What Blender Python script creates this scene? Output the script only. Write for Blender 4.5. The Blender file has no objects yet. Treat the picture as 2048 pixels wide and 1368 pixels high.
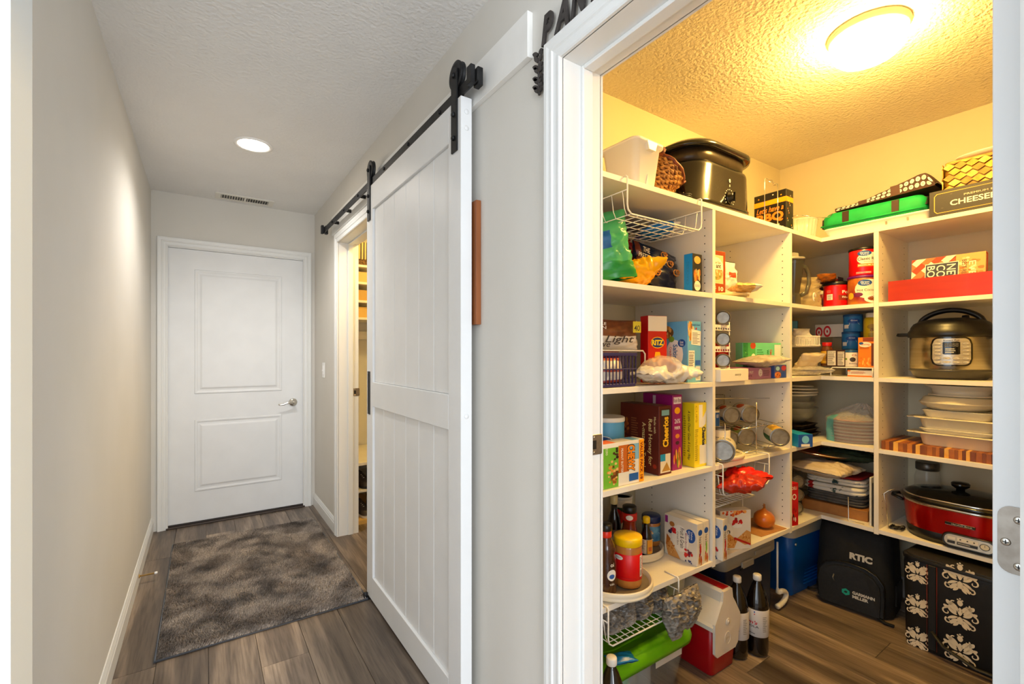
import bpy, math, random
from mathutils import Vector, Matrix, noise
random.seed(7)
C = bpy.context.scene.collection
PI = math.pi
# ------------------------------------------------------------------ camera
SN, CS = math.sin(math.radians(33.9)), math.cos(math.radians(33.9))
EYE = 1.27
cam = bpy.data.objects.new('camera', bpy.data.cameras.new('camera'))
C.objects.link(cam)
cam.location = (0, 0, EYE)
cam.rotation_euler = (PI/2, 0, -math.radians(33.9))
cam.data.sensor_width = 36.0
cam.data.lens = 36.0*920/2048
cam.data.shift_y = 24/2048
cam.data.clip_start = 0.02
bpy.context.scene.camera = cam
# ------------------------------------------------------------------ exposure, world, daylight
sc = bpy.context.scene
sc.view_settings.view_transform = 'Standard'
sc.view_settings.look = 'None'
sc.view_settings.gamma = 1.0
sc.view_settings.use_curve_mapping = False
sc.view_settings.exposure = 1.05
world = bpy.data.worlds.new('world'); sc.world = world
world.use_nodes = True
world.node_tree.nodes['Background'].inputs[0].default_value = (0.86, 0.93, 1.0, 1)
world.node_tree.nodes['Background'].inputs[1].default_value = .85
def area(name, loc, rot, sx, sy, power, col):
    l = bpy.data.lights.new(name, 'AREA'); l.shape = 'RECTANGLE'; l.size = sx; l.size_y = sy
    l.energy = power; l.color = col
    o = bpy.data.objects.new(name, l); o.location = loc; o.rotation_euler = rot; C.objects.link(o)
    return o
# daylight from the big window of the room behind the camera
area('window_daylight', (0.3, -2.6, 1.15), (-PI/2, 0, PI), 2.6, 1.9, 60, (0.89, 0.94, 1.0))
area('side_window_daylight', (-2.2, 0.0, 1.4), (PI/2, 0, -PI/2), 1.6, 2.0, 9, (0.75, 0.88, 1.0))

# ------------------------------------------------------------------ measuring helpers (eye height and lens of the photograph)
def ratio(u):
    r = (u-1024)/920
    return (SN+CS*r)/(CS-SN*r)
def XA(u, Y): return Y*ratio(u)
def YB(u, X): return X/ratio(u)
def ZV(v, X, Y): return EYE+(708-v)/920*(X*SN+Y*CS)
# ------------------------------------------------------------------ materials
def lin(h):
    h = h.lstrip('#')
    c = [int(h[i:i+2], 16)/255 for i in (0, 2, 4)]
    if max(c)-min(c) > .22:
        m = sum(c)/3; c = [min(1, max(0, m+(x-m)*1.22)) for x in c]
    return tuple((x/12.92 if x <= .04045 else ((x+.055)/1.055)**2.4) for x in c)+(1,)
_m = {}
def newmat(key):
    m = bpy.data.materials.new(key); m.use_nodes = True
    nt = m.node_tree; b = nt.nodes['Principled BSDF']
    return m, nt, b
def col(c, rough=.5, metal=0, spec=None, coat=0):
    if not isinstance(c, str): return c
    k = ('c', c, rough, metal, coat)
    if k in _m: return _m[k]
    m, nt, b = newmat('plain '+c)
    b.inputs['Base Color'].default_value = lin(c)
    b.inputs['Roughness'].default_value = rough
    b.inputs['Metallic'].default_value = metal
    b.inputs['Coat Weight'].default_value = coat
    m.diffuse_color = lin(c)
    _m[k] = m
    return m
def noisy(c1, c2, scale=20, rough=.6, bump=0, bscale=None, stretch=(1, 1, 1), metal=0, lo=.35, hi=.65, detail=4, bdist=.002, kind='noise', coat=0, coord='Object'):
    k = ('n', c1, c2, scale, rough, bump, bscale, stretch, metal, lo, hi, kind, coat)
    if k in _m: return _m[k]
    m, nt, b = newmat('noisy '+c1)
    N = nt.nodes; L = nt.links
    tc = N.new('ShaderNodeTexCoord'); mp = N.new('ShaderNodeMapping')
    mp.inputs['Scale'].default_value = stretch
    L.new(tc.outputs[coord], mp.inputs[0])
    if kind == 'voronoi':
        n = N.new('ShaderNodeTexVoronoi'); out = n.outputs['Distance']
    else:
        n = N.new('ShaderNodeTexNoise'); n.inputs['Detail'].default_value = detail; out = n.outputs['Fac']
    n.inputs['Scale'].default_value = scale
    L.new(mp.outputs[0], n.inputs['Vector'])
    r = N.new('ShaderNodeValToRGB')
    r.color_ramp.elements[0].position = lo; r.color_ramp.elements[1].position = hi
    r.color_ramp.elements[0].color = lin(c1); r.color_ramp.elements[1].color = lin(c2)
    L.new(out, r.inputs[0]); L.new(r.outputs[0], b.inputs['Base Color'])
    b.inputs['Roughness'].default_value = rough; b.inputs['Metallic'].default_value = metal
    b.inputs['Coat Weight'].default_value = coat
    if bump:
        n2 = N.new('ShaderNodeTexNoise'); n2.inputs['Scale'].default_value = bscale or scale
        n2.inputs['Detail'].default_value = 3
        L.new(mp.outputs[0], n2.inputs['Vector'])
        bp = N.new('ShaderNodeBump'); bp.inputs['Strength'].default_value = bump; bp.inputs['Distance'].default_value = bdist
        L.new(n2.outputs['Fac'], bp.inputs['Height']); L.new(bp.outputs[0], b.inputs['Normal'])
    _m[k] = m
    return m
def clear(c='#ffffff', alpha=.25, rough=.08, bump=0):
    k = ('cl', c, alpha, rough, bump)
    if k in _m: return _m[k]
    m, nt, b = newmat('clear plastic '+c)
    N = nt.nodes; L = nt.links
    b.inputs['Base Color'].default_value = lin(c); b.inputs['Roughness'].default_value = rough
    t = N.new('ShaderNodeBsdfTransparent'); mx = N.new('ShaderNodeMixShader'); mx.inputs[0].default_value = alpha
    L.new(t.outputs[0], mx.inputs[1]); L.new(b.outputs[0], mx.inputs[2])
    L.new(mx.outputs[0], N['Material Output'].inputs[0])
    if bump:
        n2 = N.new('ShaderNodeTexNoise'); n2.inputs['Scale'].default_value = 60
        tc = N.new('ShaderNodeTexCoord'); L.new(tc.outputs['Object'], n2.inputs['Vector'])
        bp = N.new('ShaderNodeBump'); bp.inputs['Strength'].default_value = bump; bp.inputs['Distance'].default_value = .004
        L.new(n2.outputs['Fac'], bp.inputs['Height']); L.new(bp.outputs[0], b.inputs['Normal'])
    _m[k] = m
    return m
def emis(c, s):
    m, nt, b = newmat('glow '+c)
    b.inputs['Base Color'].default_value = lin('#ffffff')
    b.inputs['Emission Color'].default_value = lin(c); b.inputs['Emission Strength'].default_value = s
    return m
WALL = noisy('#d8d4cb', '#dbd7cf', 3, .85, .25, 260, bdist=.0008)
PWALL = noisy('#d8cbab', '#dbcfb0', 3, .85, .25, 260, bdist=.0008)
CEIL = noisy('#eae9e7', '#edecea', 4, .9, .6, 70, bdist=.006)
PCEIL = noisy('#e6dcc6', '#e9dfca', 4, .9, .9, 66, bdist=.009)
TRIM = col('#e8e8e5', .38)
DOORW = noisy('#e7e8e8', '#ebecec', 6, .42, .06, 400, bdist=.0004)
MELA = noisy('#ece5d8', '#efe9dd', 9, .42)
BLACKM = noisy('#242425', '#303031', 30, .5, .15, 300, metal=.6, bdist=.0004)
NICKEL = noisy('#8f8478', '#a0968a', 60, .36, metal=.9)
STEEL = noisy('#b9b4aa', '#cbc6bc', 60, .28, metal=.95)
CHROME = col('#d8d4cc', .18, .95)
WIREW = col('#efece4', .4)
GLASS = clear('#eef2ee', .2, .05)
BAGC = clear('#f4efe6', .3, .12, 1.0)
BAGW = clear('#f3efe8', .82, .3, 1.0)
BLACKP = col('#101011', .35)
BLACKG = col('#0c0b0b', .14, coat=.3)
# ------------------------------------------------------------------ mesh builder
class MB:
    def __init__(s, T=None):
        s.v = []; s.f = []; s.m = []; s.sm = []; s.mats = []; s.T = T
    def mi(s, m):
        m = col(m)
        if m not in s.mats: s.mats.append(m)
        return s.mats.index(m)
    def add(s, vs, fs, m, smooth=False):
        i0 = len(s.v); k = s.mi(m)
        if s.T is not None: vs = [s.T @ Vector(p) for p in vs]
        s.v.extend([tuple(p) for p in vs])
        for f in fs:
            s.f.append(tuple(i+i0 for i in f)); s.m.append(k); s.sm.append(smooth)
        return s
    def box(s, x0, x1, y0, y1, z0, z1, m, b=0):
        if b <= 0:
            vs = [(x, y, z) for x in (x0, x1) for y in (y0, y1) for z in (z0, z1)]
            return s.add(vs, [(0, 1, 3, 2), (4, 6, 7, 5), (0, 4, 5, 1), (2, 3, 7, 6), (0, 2, 6, 4), (1, 5, 7, 3)], m)
        b = min(b, .45*abs(x1-x0), .45*abs(y1-y0), .45*abs(z1-z0))
        vs = []
        for sx in (0, 1):
            for sy in (0, 1):
                for sz in (0, 1):
                    X = (x0, x1)[sx]; Y = (y0, y1)[sy]; Z = (z0, z1)[sz]
                    dx = b*(1-2*sx); dy = b*(1-2*sy); dz = b*(1-2*sz)
                    vs += [(X, Y+dy, Z+dz), (X+dx, Y, Z+dz), (X+dx, Y+dy, Z)]
        def I(sx, sy, sz, a): return (sx*4+sy*2+sz)*3+a
        fs = []
        for a in range(3):
            for q in (0, 1):
                c = []
                for (p, r) in ((0, 0), (1, 0), (1, 1), (0, 1)):
                    t = [p, r]; t.insert(a, q); c.append(I(*t, a))
                fs.append(tuple(c) if (q == 1) != (a == 1) else tuple(c[::-1]))
        for a in range(3):
            o = [x for x in range(3) if x != a]
            for q in (0, 1):
                for r in (0, 1):
                    t0 = [0, 0, 0]; t1 = [0, 0, 0]; t0[o[0]] = q; t0[o[1]] = r; t1[o[0]] = q; t1[o[1]] = r; t1[a] = 1
                    fs.append((I(*t0, o[0]), I(*t1, o[0]), I(*t1, o[1]), I(*t0, o[1])))
        for sx in (0, 1):
            for sy in (0, 1):
                for sz in (0, 1): fs.append(tuple(I(sx, sy, sz, a) for a in range(3)))
        return s.add(vs, fs, m)
    def lathe(s, prof, m, seg=28, cx=0, cy=0, cz=0, cap=True, a0=0, a1=2*PI, sx=1, sy=1, smooth=True):
        full = abs(a1-a0-2*PI) < 1e-6
        n = seg if full else seg+1
        vs = []
        for (r, z) in prof:
            for i in range(n):
                a = a0+(a1-a0)*i/seg
                vs.append((cx+sx*r*math.cos(a), cy+sy*r*math.sin(a), cz+z))
        fs = []
        for j in range(len(prof)-1):
            for i in range(n if full else n-1):
                k = (i+1) % n
                fs.append((j*n+i, j*n+k, (j+1)*n+k, (j+1)*n+i))
        if cap and full:
            if prof[0][0] > 1e-5: fs.append(tuple(range(n))[::-1])
            if prof[-1][0] > 1e-5: fs.append(tuple((len(prof)-1)*n+i for i in range(n)))
        return s.add(vs, fs, m, smooth)
    def tube(s, pts, r, m, seg=8, closed=False, flat=None):
        P = [Vector(p) for p in pts]; n = len(P); vs = []; fs = []
        up = Vector((0, 0, 1)); prev = None
        for i in range(n):
            a = P[i-1] if (i > 0 or closed) else P[i]; b = P[(i+1) % n] if (i < n-1 or closed) else P[i]
            t = (b-a).normalized() if (b-a).length > 1e-9 else Vector((0, 0, 1))
            if prev is None:
                ref = up if abs(t.z) < .9 else Vector((1, 0, 0))
                nn = t.cross(ref).normalized()
            else:
                nn = (prev-t*prev.dot(t)); nn = nn.normalized() if nn.length > 1e-6 else prev
            prev = nn; bb = t.cross(nn)
            rr = r(i/(n-1)) if callable(r) else r
            for k in range(seg):
                q = 2*PI*k/seg
                e = (nn*math.cos(q)*rr+bb*math.sin(q)*rr*(flat or 1))
                vs.append(P[i]+e)
        for i in range(n if closed else n-1):
            for k in range(seg):
                i2 = (i+1) % n; k2 = (k+1) % seg
                fs.append((i*seg+k, i*seg+k2, i2*seg+k2, i2*seg+k))
        if not closed:
            fs.append(tuple(range(seg))[::-1]); fs.append(tuple((n-1)*seg+k for k in range(seg)))
        return s.add(vs, fs, m, True)
    def loft(s, secs, m, n=5, cap0=True, cap1=True, smooth=True):
        """secs: (z, w, d, corner radius[, cx, cy])"""
        vs = []; L = 4*(n+1)
        for q in secs:
            z, w, d, r = q[:4]; cx, cy = (q[4], q[5]) if len(q) > 4 else (0, 0)
            r = min(r, w/2-1e-4, d/2-1e-4)
            for c, (qx, qy) in enumerate(((1, 1), (-1, 1), (-1, -1), (1, -1))):
                for i in range(n+1):
                    a = PI/2*(c+i/n)
                    vs.append((cx+qx*(w/2-r)+r*math.cos(a), cy+qy*(d/2-r)+r*math.sin(a), z))
        fs = []
        for j in range(len(secs)-1):
            for i in range(L):
                k = (i+1) % L
                fs.append((j*L+i, j*L+k, (j+1)*L+k, (j+1)*L+i))
        s.add(vs, fs, m, smooth)
        if cap0: s.add(vs[:L], [tuple(range(L))[::-1]], m)
        if cap1: s.add(vs[-L:], [tuple(range(L))], m)
        return s
    def prism(s, poly, z0, z1, m, f=None):
        """poly (a,b) extruded along c; f maps (a,b,c)->xyz"""
        f = f or (lambda a, b, c: (a, b, c)); n = len(poly)
        vs = [f(a, b, z0) for a, b in poly]+[f(a, b, z1) for a, b in poly]
        fs = [tuple(range(n))[::-1], tuple(range(n, 2*n))]+[(i, (i+1) % n, n+(i+1) % n, n+i) for i in range(n)]
        return s.add(vs, fs, m)
    def grid(s, fn, nu, nv, m, smooth=True, mf=None):
        vs = [fn(i/nu, j/nv) for j in range(nv+1) for i in range(nu+1)]
        fs = [(j*(nu+1)+i, j*(nu+1)+i+1, (j+1)*(nu+1)+i+1, (j+1)*(nu+1)+i) for j in range(nv) for i in range(nu)]
        if mf is None: return s.add(vs, fs, m, smooth)
        i0 = len(s.v); s.add(vs, [], m)
        for k, f in enumerate(fs):
            i, j = k % nu, k//nu
            s.f.append(tuple(x+i0 for x in f)); s.m.append(s.mi(mf((i+.5)/nu, (j+.5)/nv))); s.sm.append(smooth)
        return s
    def build(s, name, parent=None, loc=None, rz=0, rot=None):
        me = bpy.data.meshes.new(name)
        me.from_pydata(s.v, [], s.f)
        for m in s.mats: me.materials.append(m)
        me.polygons.foreach_set('material_index', s.m)
        me.polygons.foreach_set('use_smooth', s.sm)
        me.update()
        o = bpy.data.objects.new(name, me); C.objects.link(o)
        if parent is not None: o.parent = parent
        if loc is not None: o.location = loc
        if rot is not None: o.rotation_euler = rot
        elif rz: o.rotation_euler = (0, 0, rz)
        return o
def tag(o, label, cat, group=None):
    o['label'] = label; o['category'] = cat
    if group: o['group'] = group
    return o
def thing(name, label, cat, loc=(0, 0, 0), rz=0, group=None, rot=None):
    o = bpy.data.objects.new(name, None); C.objects.link(o); o.empty_display_size = .05
    o.location = loc; o.rotation_euler = rot if rot else (0, 0, rz)
    return tag(o, label, cat, group)
def struct(o):
    o['kind'] = 'structure'; return o
def stuff(o):
    o['kind'] = 'stuff'; return o
def rodgrid(mb, rods, r, m, seg=5):
    for a, b in rods: mb.tube([a, b], r, m, seg)
# ------------------------------------------------------------------ lettering and printed patches
_tx = {}
def glyphs(t, bold=0, shear=0):
    k = (t, bold, shear)
    if k in _tx: return _tx[k]
    cu = bpy.data.curves.new('lettering', 'FONT'); cu.body = t; cu.size = 1; cu.offset = bold; cu.shear = shear
    cu.resolution_u = 3
    ob = bpy.data.objects.new('lettering', cu)
    me = bpy.data.meshes.new_from_object(ob)
    vs = [(v.co.x, v.co.y) for v in me.vertices]; fs = [tuple(p.vertices) for p in me.polygons]
    bpy.data.objects.remove(ob); bpy.data.curves.remove(cu); bpy.data.meshes.remove(me)
    if not vs: vs = [(0, 0), (1, 1)]
    x0 = min(v[0] for v in vs); x1 = max(v[0] for v in vs); y0 = min(v[1] for v in vs); y1 = max(v[1] for v in vs)
    vs = [((x-x0)/(x1-x0+1e-9), (y-y0)/(y1-y0+1e-9)) for x, y in vs]
    _tx[k] = (vs, fs, (x1-x0)/(y1-y0+1e-9))
    return _tx[k]
def P_rect(x0, y0, x1, y1, c, bw=None): return ('r', x0, y0, x1, y1, c)
def decals(mb, surf, items, curved=False, off0=.0004):
    """surf(x,y,off) -> point; items in layers, each a hair above the last"""
    off = off0
    for it in items:
        k = it[0]
        if k == 'r':
            _, x0, y0, x1, y1, c = it
            nu = max(1, int(abs(x1-x0)*14)) if curved else 1
            mb.grid(lambda a, b: surf(x0+(x1-x0)*a, y0+(y1-y0)*b, off), nu, 1, c)
        elif k == 'e':
            _, cx, cy, rx, ry, c = it
            n = 20
            nr = 6 if curved else 1
            vs = [surf(cx, cy, off)]+[surf(cx+rx*j/nr*math.cos(2*PI*i/n), cy+ry*j/nr*math.sin(2*PI*i/n), off) for j in range(1, nr+1) for i in range(n)]
            mb.add(vs, [(0, 1+i, 1+(i+1) % n) for i in range(n)]+[(1+(j-1)*n+i, 1+j*n+i, 1+j*n+(i+1) % n, 1+(j-1)*n+(i+1) % n) for j in range(1, nr) for i in range(n)], c)
        elif k == 'p':
            _, pts, c = it
            mb.add([surf(x, y, off) for x, y in pts], [tuple(range(len(pts)))], c)
        elif k == 't':
            _, t, x0, y0, x1, y1, c = it[:7]; o = it[7] if len(it) > 7 else {}
            vs, fs, asp = glyphs(t, o.get('bold', .01), o.get('shear', 0))
            rot = o.get('rot', 0); out = []
            for x, y in vs:
                if rot == 90: x, y = 1-y, x
                elif rot == -90: x, y = y, 1-x
                elif rot == 180: x, y = 1-x, 1-y
                yy = y0+(y1-y0)*y
                if 'slant' in o: yy += o['slant']*x
                out.append(surf(x0+(x1-x0)*x, yy, off))
            mb.add(out, fs, c)
        elif k == 'b':     # scattered pieces of food
            _, cx, cy, rx, ry, n, sz, cs = it
            rr = random.Random(int(cx*991+cy*77+n))
            for i in range(n):
                a = rr.random()*2*PI; q = math.sqrt(rr.random())
                px, py = cx+rx*q*math.cos(a), cy+ry*q*math.sin(a)
                s1 = sz*(.6+.8*rr.random()); t = rr.random()*PI
                pp = [(px+s1*math.cos(t+2*PI*j/7)*(.8+.3*rr.random()), py+s1*math.sin(t+2*PI*j/7)*(.8+.3*rr.random())) for j in range(7)]
                mb.add([surf(x, y, off+i*.00001) for x, y in pp], [tuple(range(7))], cs[i % len(cs)])
            off += n*.00001
        elif k == 'l':     # fine text lines
            _, x0, y0, x1, y1, n, c = it
            rr = random.Random(n)
            for i in range(n):
                yy = y0+(y1-y0)*(i+.5)/n; e = x0+(x1-x0)*(.6+.4*rr.random()); hh = (y1-y0)/n*.2
                mb.grid(lambda a, b: surf(x0+(e-x0)*a, yy-hh+2*hh*b, off), 4 if curved else 1, 1, c)
        elif k == 'v':     # bars of a barcode
            _, x0, y0, x1, y1, n, c = it
            rr = random.Random(n)
            for i in range(n):
                xx = x0+(x1-x0)*(i+.3)/n; w = (x1-x0)/n*(.25+.35*rr.random())
                mb.grid(lambda a, b: surf(xx+w*a, y0+(y1-y0)*b, off), 1, 1, c)
        off += .00006
    return mb
def faceframe(w, d, h, which):
    if which == 'front': return lambda x, y, o: (-w/2+w*x, -d/2-o, h*y)
    if which == 'left': return lambda x, y, o: (-w/2-o, d/2-d*x, h*y)
    if which == 'right': return lambda x, y, o: (w/2+o, -d/2+d*x, h*y)
    if which == 'top': return lambda x, y, o: (-w/2+w*x, -d/2+d*y, h+o)
def cylframe(R, z0, z1, mid, span, sy=1):
    return lambda x, y, o: ((R+o)*math.cos(mid+span*(x-.5)), sy*(R+o)*math.sin(mid+span*(x-.5)), z0+(z1-z0)*y)
def carton(label, w, d, h, loc, rz, body, faces, cat='box', name='food_box', group=None, rot=None, bev=.0012, z0=0, flap=True):
    mb = MB(); mb.box(-w/2, w/2, -d/2, d/2, z0, h, body, bev)
    o = mb.build(name, None, loc, rz, rot); tag(o, label, cat, group)
    if faces:
        pb = MB()
        for k, it in faces.items():
            ff = faceframe(w, d, h, k)
            decals(pb, lambda x, y, o, ff=ff: ff(min(max(x, .005), .995), min(max(y, .006), .995), o), it)
        pb.build('printing', o)
    return o
def cartonA(label, u0, u1, vt, Yf, z, body, faces, ul=None, d=.1, rz=0, cat='box', name='food_box', hh=None, group=None):
    X0, X1 = XA(u0, Yf), XA(u1, Yf)
    if ul is not None: d = X0/ratio(ul)-Yf
    h = hh or ZV(vt, (X0+X1)/2, Yf)-z
    return carton(label, X1-X0, d, h, ((X0+X1)/2, Yf+d/2, z+.0005), rz, body, faces, cat, name, group)
def cartonB(label, u0, u1, vt, Xf, z, body, faces, d=.1, rz=0, cat='box', name='food_box', hh=None, group=None):
    Y0, Y1 = YB(u0, Xf), YB(u1, Xf)
    h = hh or ZV(vt, Xf, (Y0+Y1)/2)-z
    return carton(label, Y0-Y1, d, h, (Xf+d/2, (Y0+Y1)/2, z+.0005), -PI/2+rz, body, faces, cat, name, group)
# ------------------------------------------------------------------ room shell
H = 2.44
XL, XR, XP = -.307, .783, .917          # hall left wall, hall right wall, far side of that wall
YE = 4.15
def wallbox(name, bs, m):
    mb = MB()
    for b in bs: mb.box(*b, m)
    return struct(mb.build(name))
PD0, PD1, DH = .112, .925, 2.045        # pantry doorway
CD0, CD1 = 2.41, 3.325                  # closet doorway
def plank_mat():
    m, nt, b = newmat('oak vinyl plank')
    N, L = nt.nodes, nt.links
    tc = N.new('ShaderNodeTexCoord'); oi = N.new('ShaderNodeObjectInfo')
    ml = N.new('ShaderNodeMath'); ml.operation = 'MULTIPLY'; ml.inputs[1].default_value = 37.0
    L.new(oi.outputs['Random'], ml.inputs[0])
    cm = N.new('ShaderNodeCombineXYZ'); L.new(ml.outputs[0], cm.inputs[2])
    ad = N.new('ShaderNodeVectorMath'); L.new(tc.outputs['Object'], ad.inputs[0]); L.new(cm.outputs[0], ad.inputs[1])
    mp = N.new('ShaderNodeMapping'); mp.inputs['Scale'].default_value = (1, .09, 1); L.new(ad.outputs[0], mp.inputs[0])
    n1 = N.new('ShaderNodeTexNoise'); n1.inputs['Scale'].default_value = 11; n1.inputs['Detail'].default_value = 5; n1.inputs['Distortion'].default_value = .6
    L.new(mp.outputs[0], n1.inputs['Vector'])
    mp2 = N.new('ShaderNodeMapping'); mp2.inputs['Scale'].default_value = (1, .05, 1); L.new(ad.outputs[0], mp2.inputs[0])
    n2 = N.new('ShaderNodeTexNoise'); n2.inputs['Scale'].default_value = 120; n2.inputs['Detail'].default_value = 3
    L.new(mp2.outputs[0], n2.inputs['Vector'])
    r1 = N.new('ShaderNodeValToRGB'); e = r1.color_ramp.elements
    e[0].position = .3; e[0].color = lin('#574a40'); e[1].position = .70; e[1].color = lin('#bda68e')
    x = e.new(.5); x.color = lin('#857362')
    L.new(n1.outputs['Fac'], r1.inputs[0])
    r2 = N.new('ShaderNodeValToRGB'); e = r2.color_ramp.elements
    e[0].position = .35; e[0].color = (.58, .56, .54, 1); e[1].position = .58; e[1].color = (1, 1, 1, 1)
    L.new(n2.outputs['Fac'], r2.inputs[0])
    mx = N.new('ShaderNodeMixRGB'); mx.blend_type = 'MULTIPLY'; mx.inputs[0].default_value = .8
    L.new(r1.outputs[0], mx.inputs[1]); L.new(r2.outputs[0], mx.inputs[2])
    # plank to plank tone
    mr = N.new('ShaderNodeMapRange'); mr.inputs[3].default_value = .50; mr.inputs[4].default_value = 1.08
    wn = N.new('ShaderNodeTexWhiteNoise'); wn.noise_dimensions = '1D'; L.new(ml.outputs[0], wn.inputs['W'])
    L.new(wn.outputs['Value'], mr.inputs[0])
    hs = N.new('ShaderNodeHueSaturation'); L.new(mx.outputs[0], hs.inputs['Color']); L.new(mr.outputs[0], hs.inputs['Value'])
    hs.inputs['Saturation'].default_value = .95
    L.new(hs.outputs[0], b.inputs['Base Color'])
    b.inputs['Roughness'].default_value = .42
    bp = N.new('ShaderNodeBump'); bp.inputs['Strength'].default_value = .25; bp.inputs['Distance'].default_value = .001
    L.new(n2.outputs['Fac'], bp.inputs['Height']); L.new(bp.outputs[0], b.inputs['Normal'])
    return m
PLANK = plank_mat()
floor = struct(MB().box(-2.6, 3.2, -3.2, 4.4, -.08, -.005, '#4a4038').build('floor'))
_pm = {}
def plank(x0, x1, y0, y1):
    w, l = round(x1-x0, 3), round(y1-y0, 3)
    if (w, l) not in _pm:
        mb = MB(); g = .0008
        mb.box(-w/2+g, w/2-g, -l/2+g, l/2-g, -.005, 0, PLANK, .0009)
        o = mb.build('plank', floor); _pm[(w, l)] = o.data
    else:
        o = bpy.data.objects.new('plank', _pm[(w, l)]); C.objects.link(o); o.parent = floor
    o.location = ((x0+x1)/2, (y0+y1)/2, 0)
PW, PL = .178, 1.22
row = 0; x = -.307+.0-.03
while x < 3.06:
    xa, xb = max(x, -.307), min(x+PW, 3.06)
    off = [0, .47, .93, .25, .7, 1.08][row % 6]+.07*(row//6)
    y = -1.3-off
    ymax = 4.2 if xb < 1.75 else 1.5
    while y < ymax:
        ya, yb = y, min(y+PL, ymax)
        if yb-ya > .05: plank(xa, xb, ya, yb)
        y += PL
    x += PW; row += 1
struct(MB().box(-2.6, XP, -3.2, 4.4, H, H+.1, CEIL).build('ceiling'))
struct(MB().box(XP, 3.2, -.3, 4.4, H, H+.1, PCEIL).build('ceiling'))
wallbox('wall_left', [(XL-.12, XL, .93, 4.4, 0, H)], WALL)
wallbox('wall_end', [(XL, -.222, YE, YE+.12, 0, H), (.704, 2.0, YE, YE+.12, 0, H), (-.222, .704, YE, YE+.12, DH+.005, H)], WALL)
wallbox('wall_right', [(XR, XP, PD1+.018, CD0-.018, 0, H), (XR, XP, CD1+.018, YE, 0, H), (XR, XP, PD0-.018, PD1+.018, DH+.018, H),
                       (XR, XP, CD0-.018, CD1+.018, DH+.018, H), (XR, XP, -.6, PD0-.018, 0, H)], WALL)
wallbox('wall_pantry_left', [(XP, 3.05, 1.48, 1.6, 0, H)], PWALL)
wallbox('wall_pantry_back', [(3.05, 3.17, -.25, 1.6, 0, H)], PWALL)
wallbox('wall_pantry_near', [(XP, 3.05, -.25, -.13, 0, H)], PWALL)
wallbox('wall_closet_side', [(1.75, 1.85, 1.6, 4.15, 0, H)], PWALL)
wallbox('wall_opening_side', [(-1.4, -.2027, .84, .93, 0, H)], col('#dde3e4', .7))   # cased end of the left wall, close to the camera
# baseboards
BP = [(0, 0), (.014, 0), (.014, .07), (.011, .076), (.011, .082), (.006, .094), (.004, .1), (0, .1)]
def baseboard(name, f, l0, l1):
    mb = MB(); mb.prism(BP, l0, l1, TRIM, f); return struct(mb.build(name))
baseboard('baseboard_left', lambda a, b, c: (XL+a, c, b), .93, YE-.0)
baseboard('baseboard_right', lambda a, b, c: (XR-a, c, b), CD1+.065, YE)
baseboard('baseboard_right', lambda a, b, c: (XR-a, c, b), PD1+.064, CD0-.064)
baseboard('baseboard_pantry', lambda a, b, c: (c, 1.48-a, b), XP, 3.05)
baseboard('baseboard_pantry', lambda a, b, c: (3.05-a, c, b), -.13, 1.466)
# door casings: profile (across, proud), swept round the opening with mitres
CPF = [(0, 0), (0, .010), (.004, .013), (.010, .013), (.012, .0105), (.026, .0125), (.030, .0165), (.036, .0165), (.038, .0145), (.050, .0175), (.060, .0175), (.062, .015), (.062, 0)]
def casing(name, a0, a1, top, f, parent=None):
    """f(along, up, proud)"""
    mb = MB(); n = len(CPF); vs = []
    for (q, p) in CPF: vs.append(f(a0-q, 0, p))
    for (q, p) in CPF: vs.append(f(a0-q, top+q, p))
    for (q, p) in CPF: vs.append(f(a1+q, top+q, p))
    for (q, p) in CPF: vs.append(f(a1+q, 0, p))
    fs = []
    for s in range(3):
        for i in range(n-1): fs.append((s*n+i, s*n+i+1, (s+1)*n+i+1, (s+1)*n+i))
    fs += [tuple(range(n)), tuple(3*n+i for i in range(n))[::-1]]
    mb.add(vs, fs, TRIM)
    o = mb.build(name, parent)
    return o if parent else struct(o)
casing('trim_1', PD0, PD1, DH, lambda a, b, p: (XR-p, a, b))
casing('trim_2', CD0, CD1, DH, lambda a, b, p: (XR-p, a, b))
casing('trim_3', -.222+.012, .704-.012, DH+.008, lambda a, b, p: (a, YE-p, b))
casing('trim_6', PD0, PD1, DH, lambda a, b, p: (XP+p, a, b))
def jamb(name, a0, a1, top):
    mb = MB(); e = .002
    mb.box(XR-e, XP+e, a1, a1+.018, 0, top+.018, TRIM); mb.box(XR-e, XP+e, a0-.018, a0, 0, top+.018, TRIM)
    mb.box(XR-e, XP+e, a0, a1, top, top+.018, TRIM)
    # stops
    xs0, xs1 = XP-.037-.035, XP-.037
    mb.box(xs0, xs1, a1-.011, a1, 0, top, TRIM, .002); mb.box(xs0, xs1, a0, a0+.011, 0, top, TRIM, .002)
    mb.box(xs0, xs1, a0+.011, a1-.011, top-.011, top, TRIM, .002)
    return struct(mb.build(name))
jamb('trim_4', PD0, PD1, DH); jamb('trim_5', CD0, CD1, DH)
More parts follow.
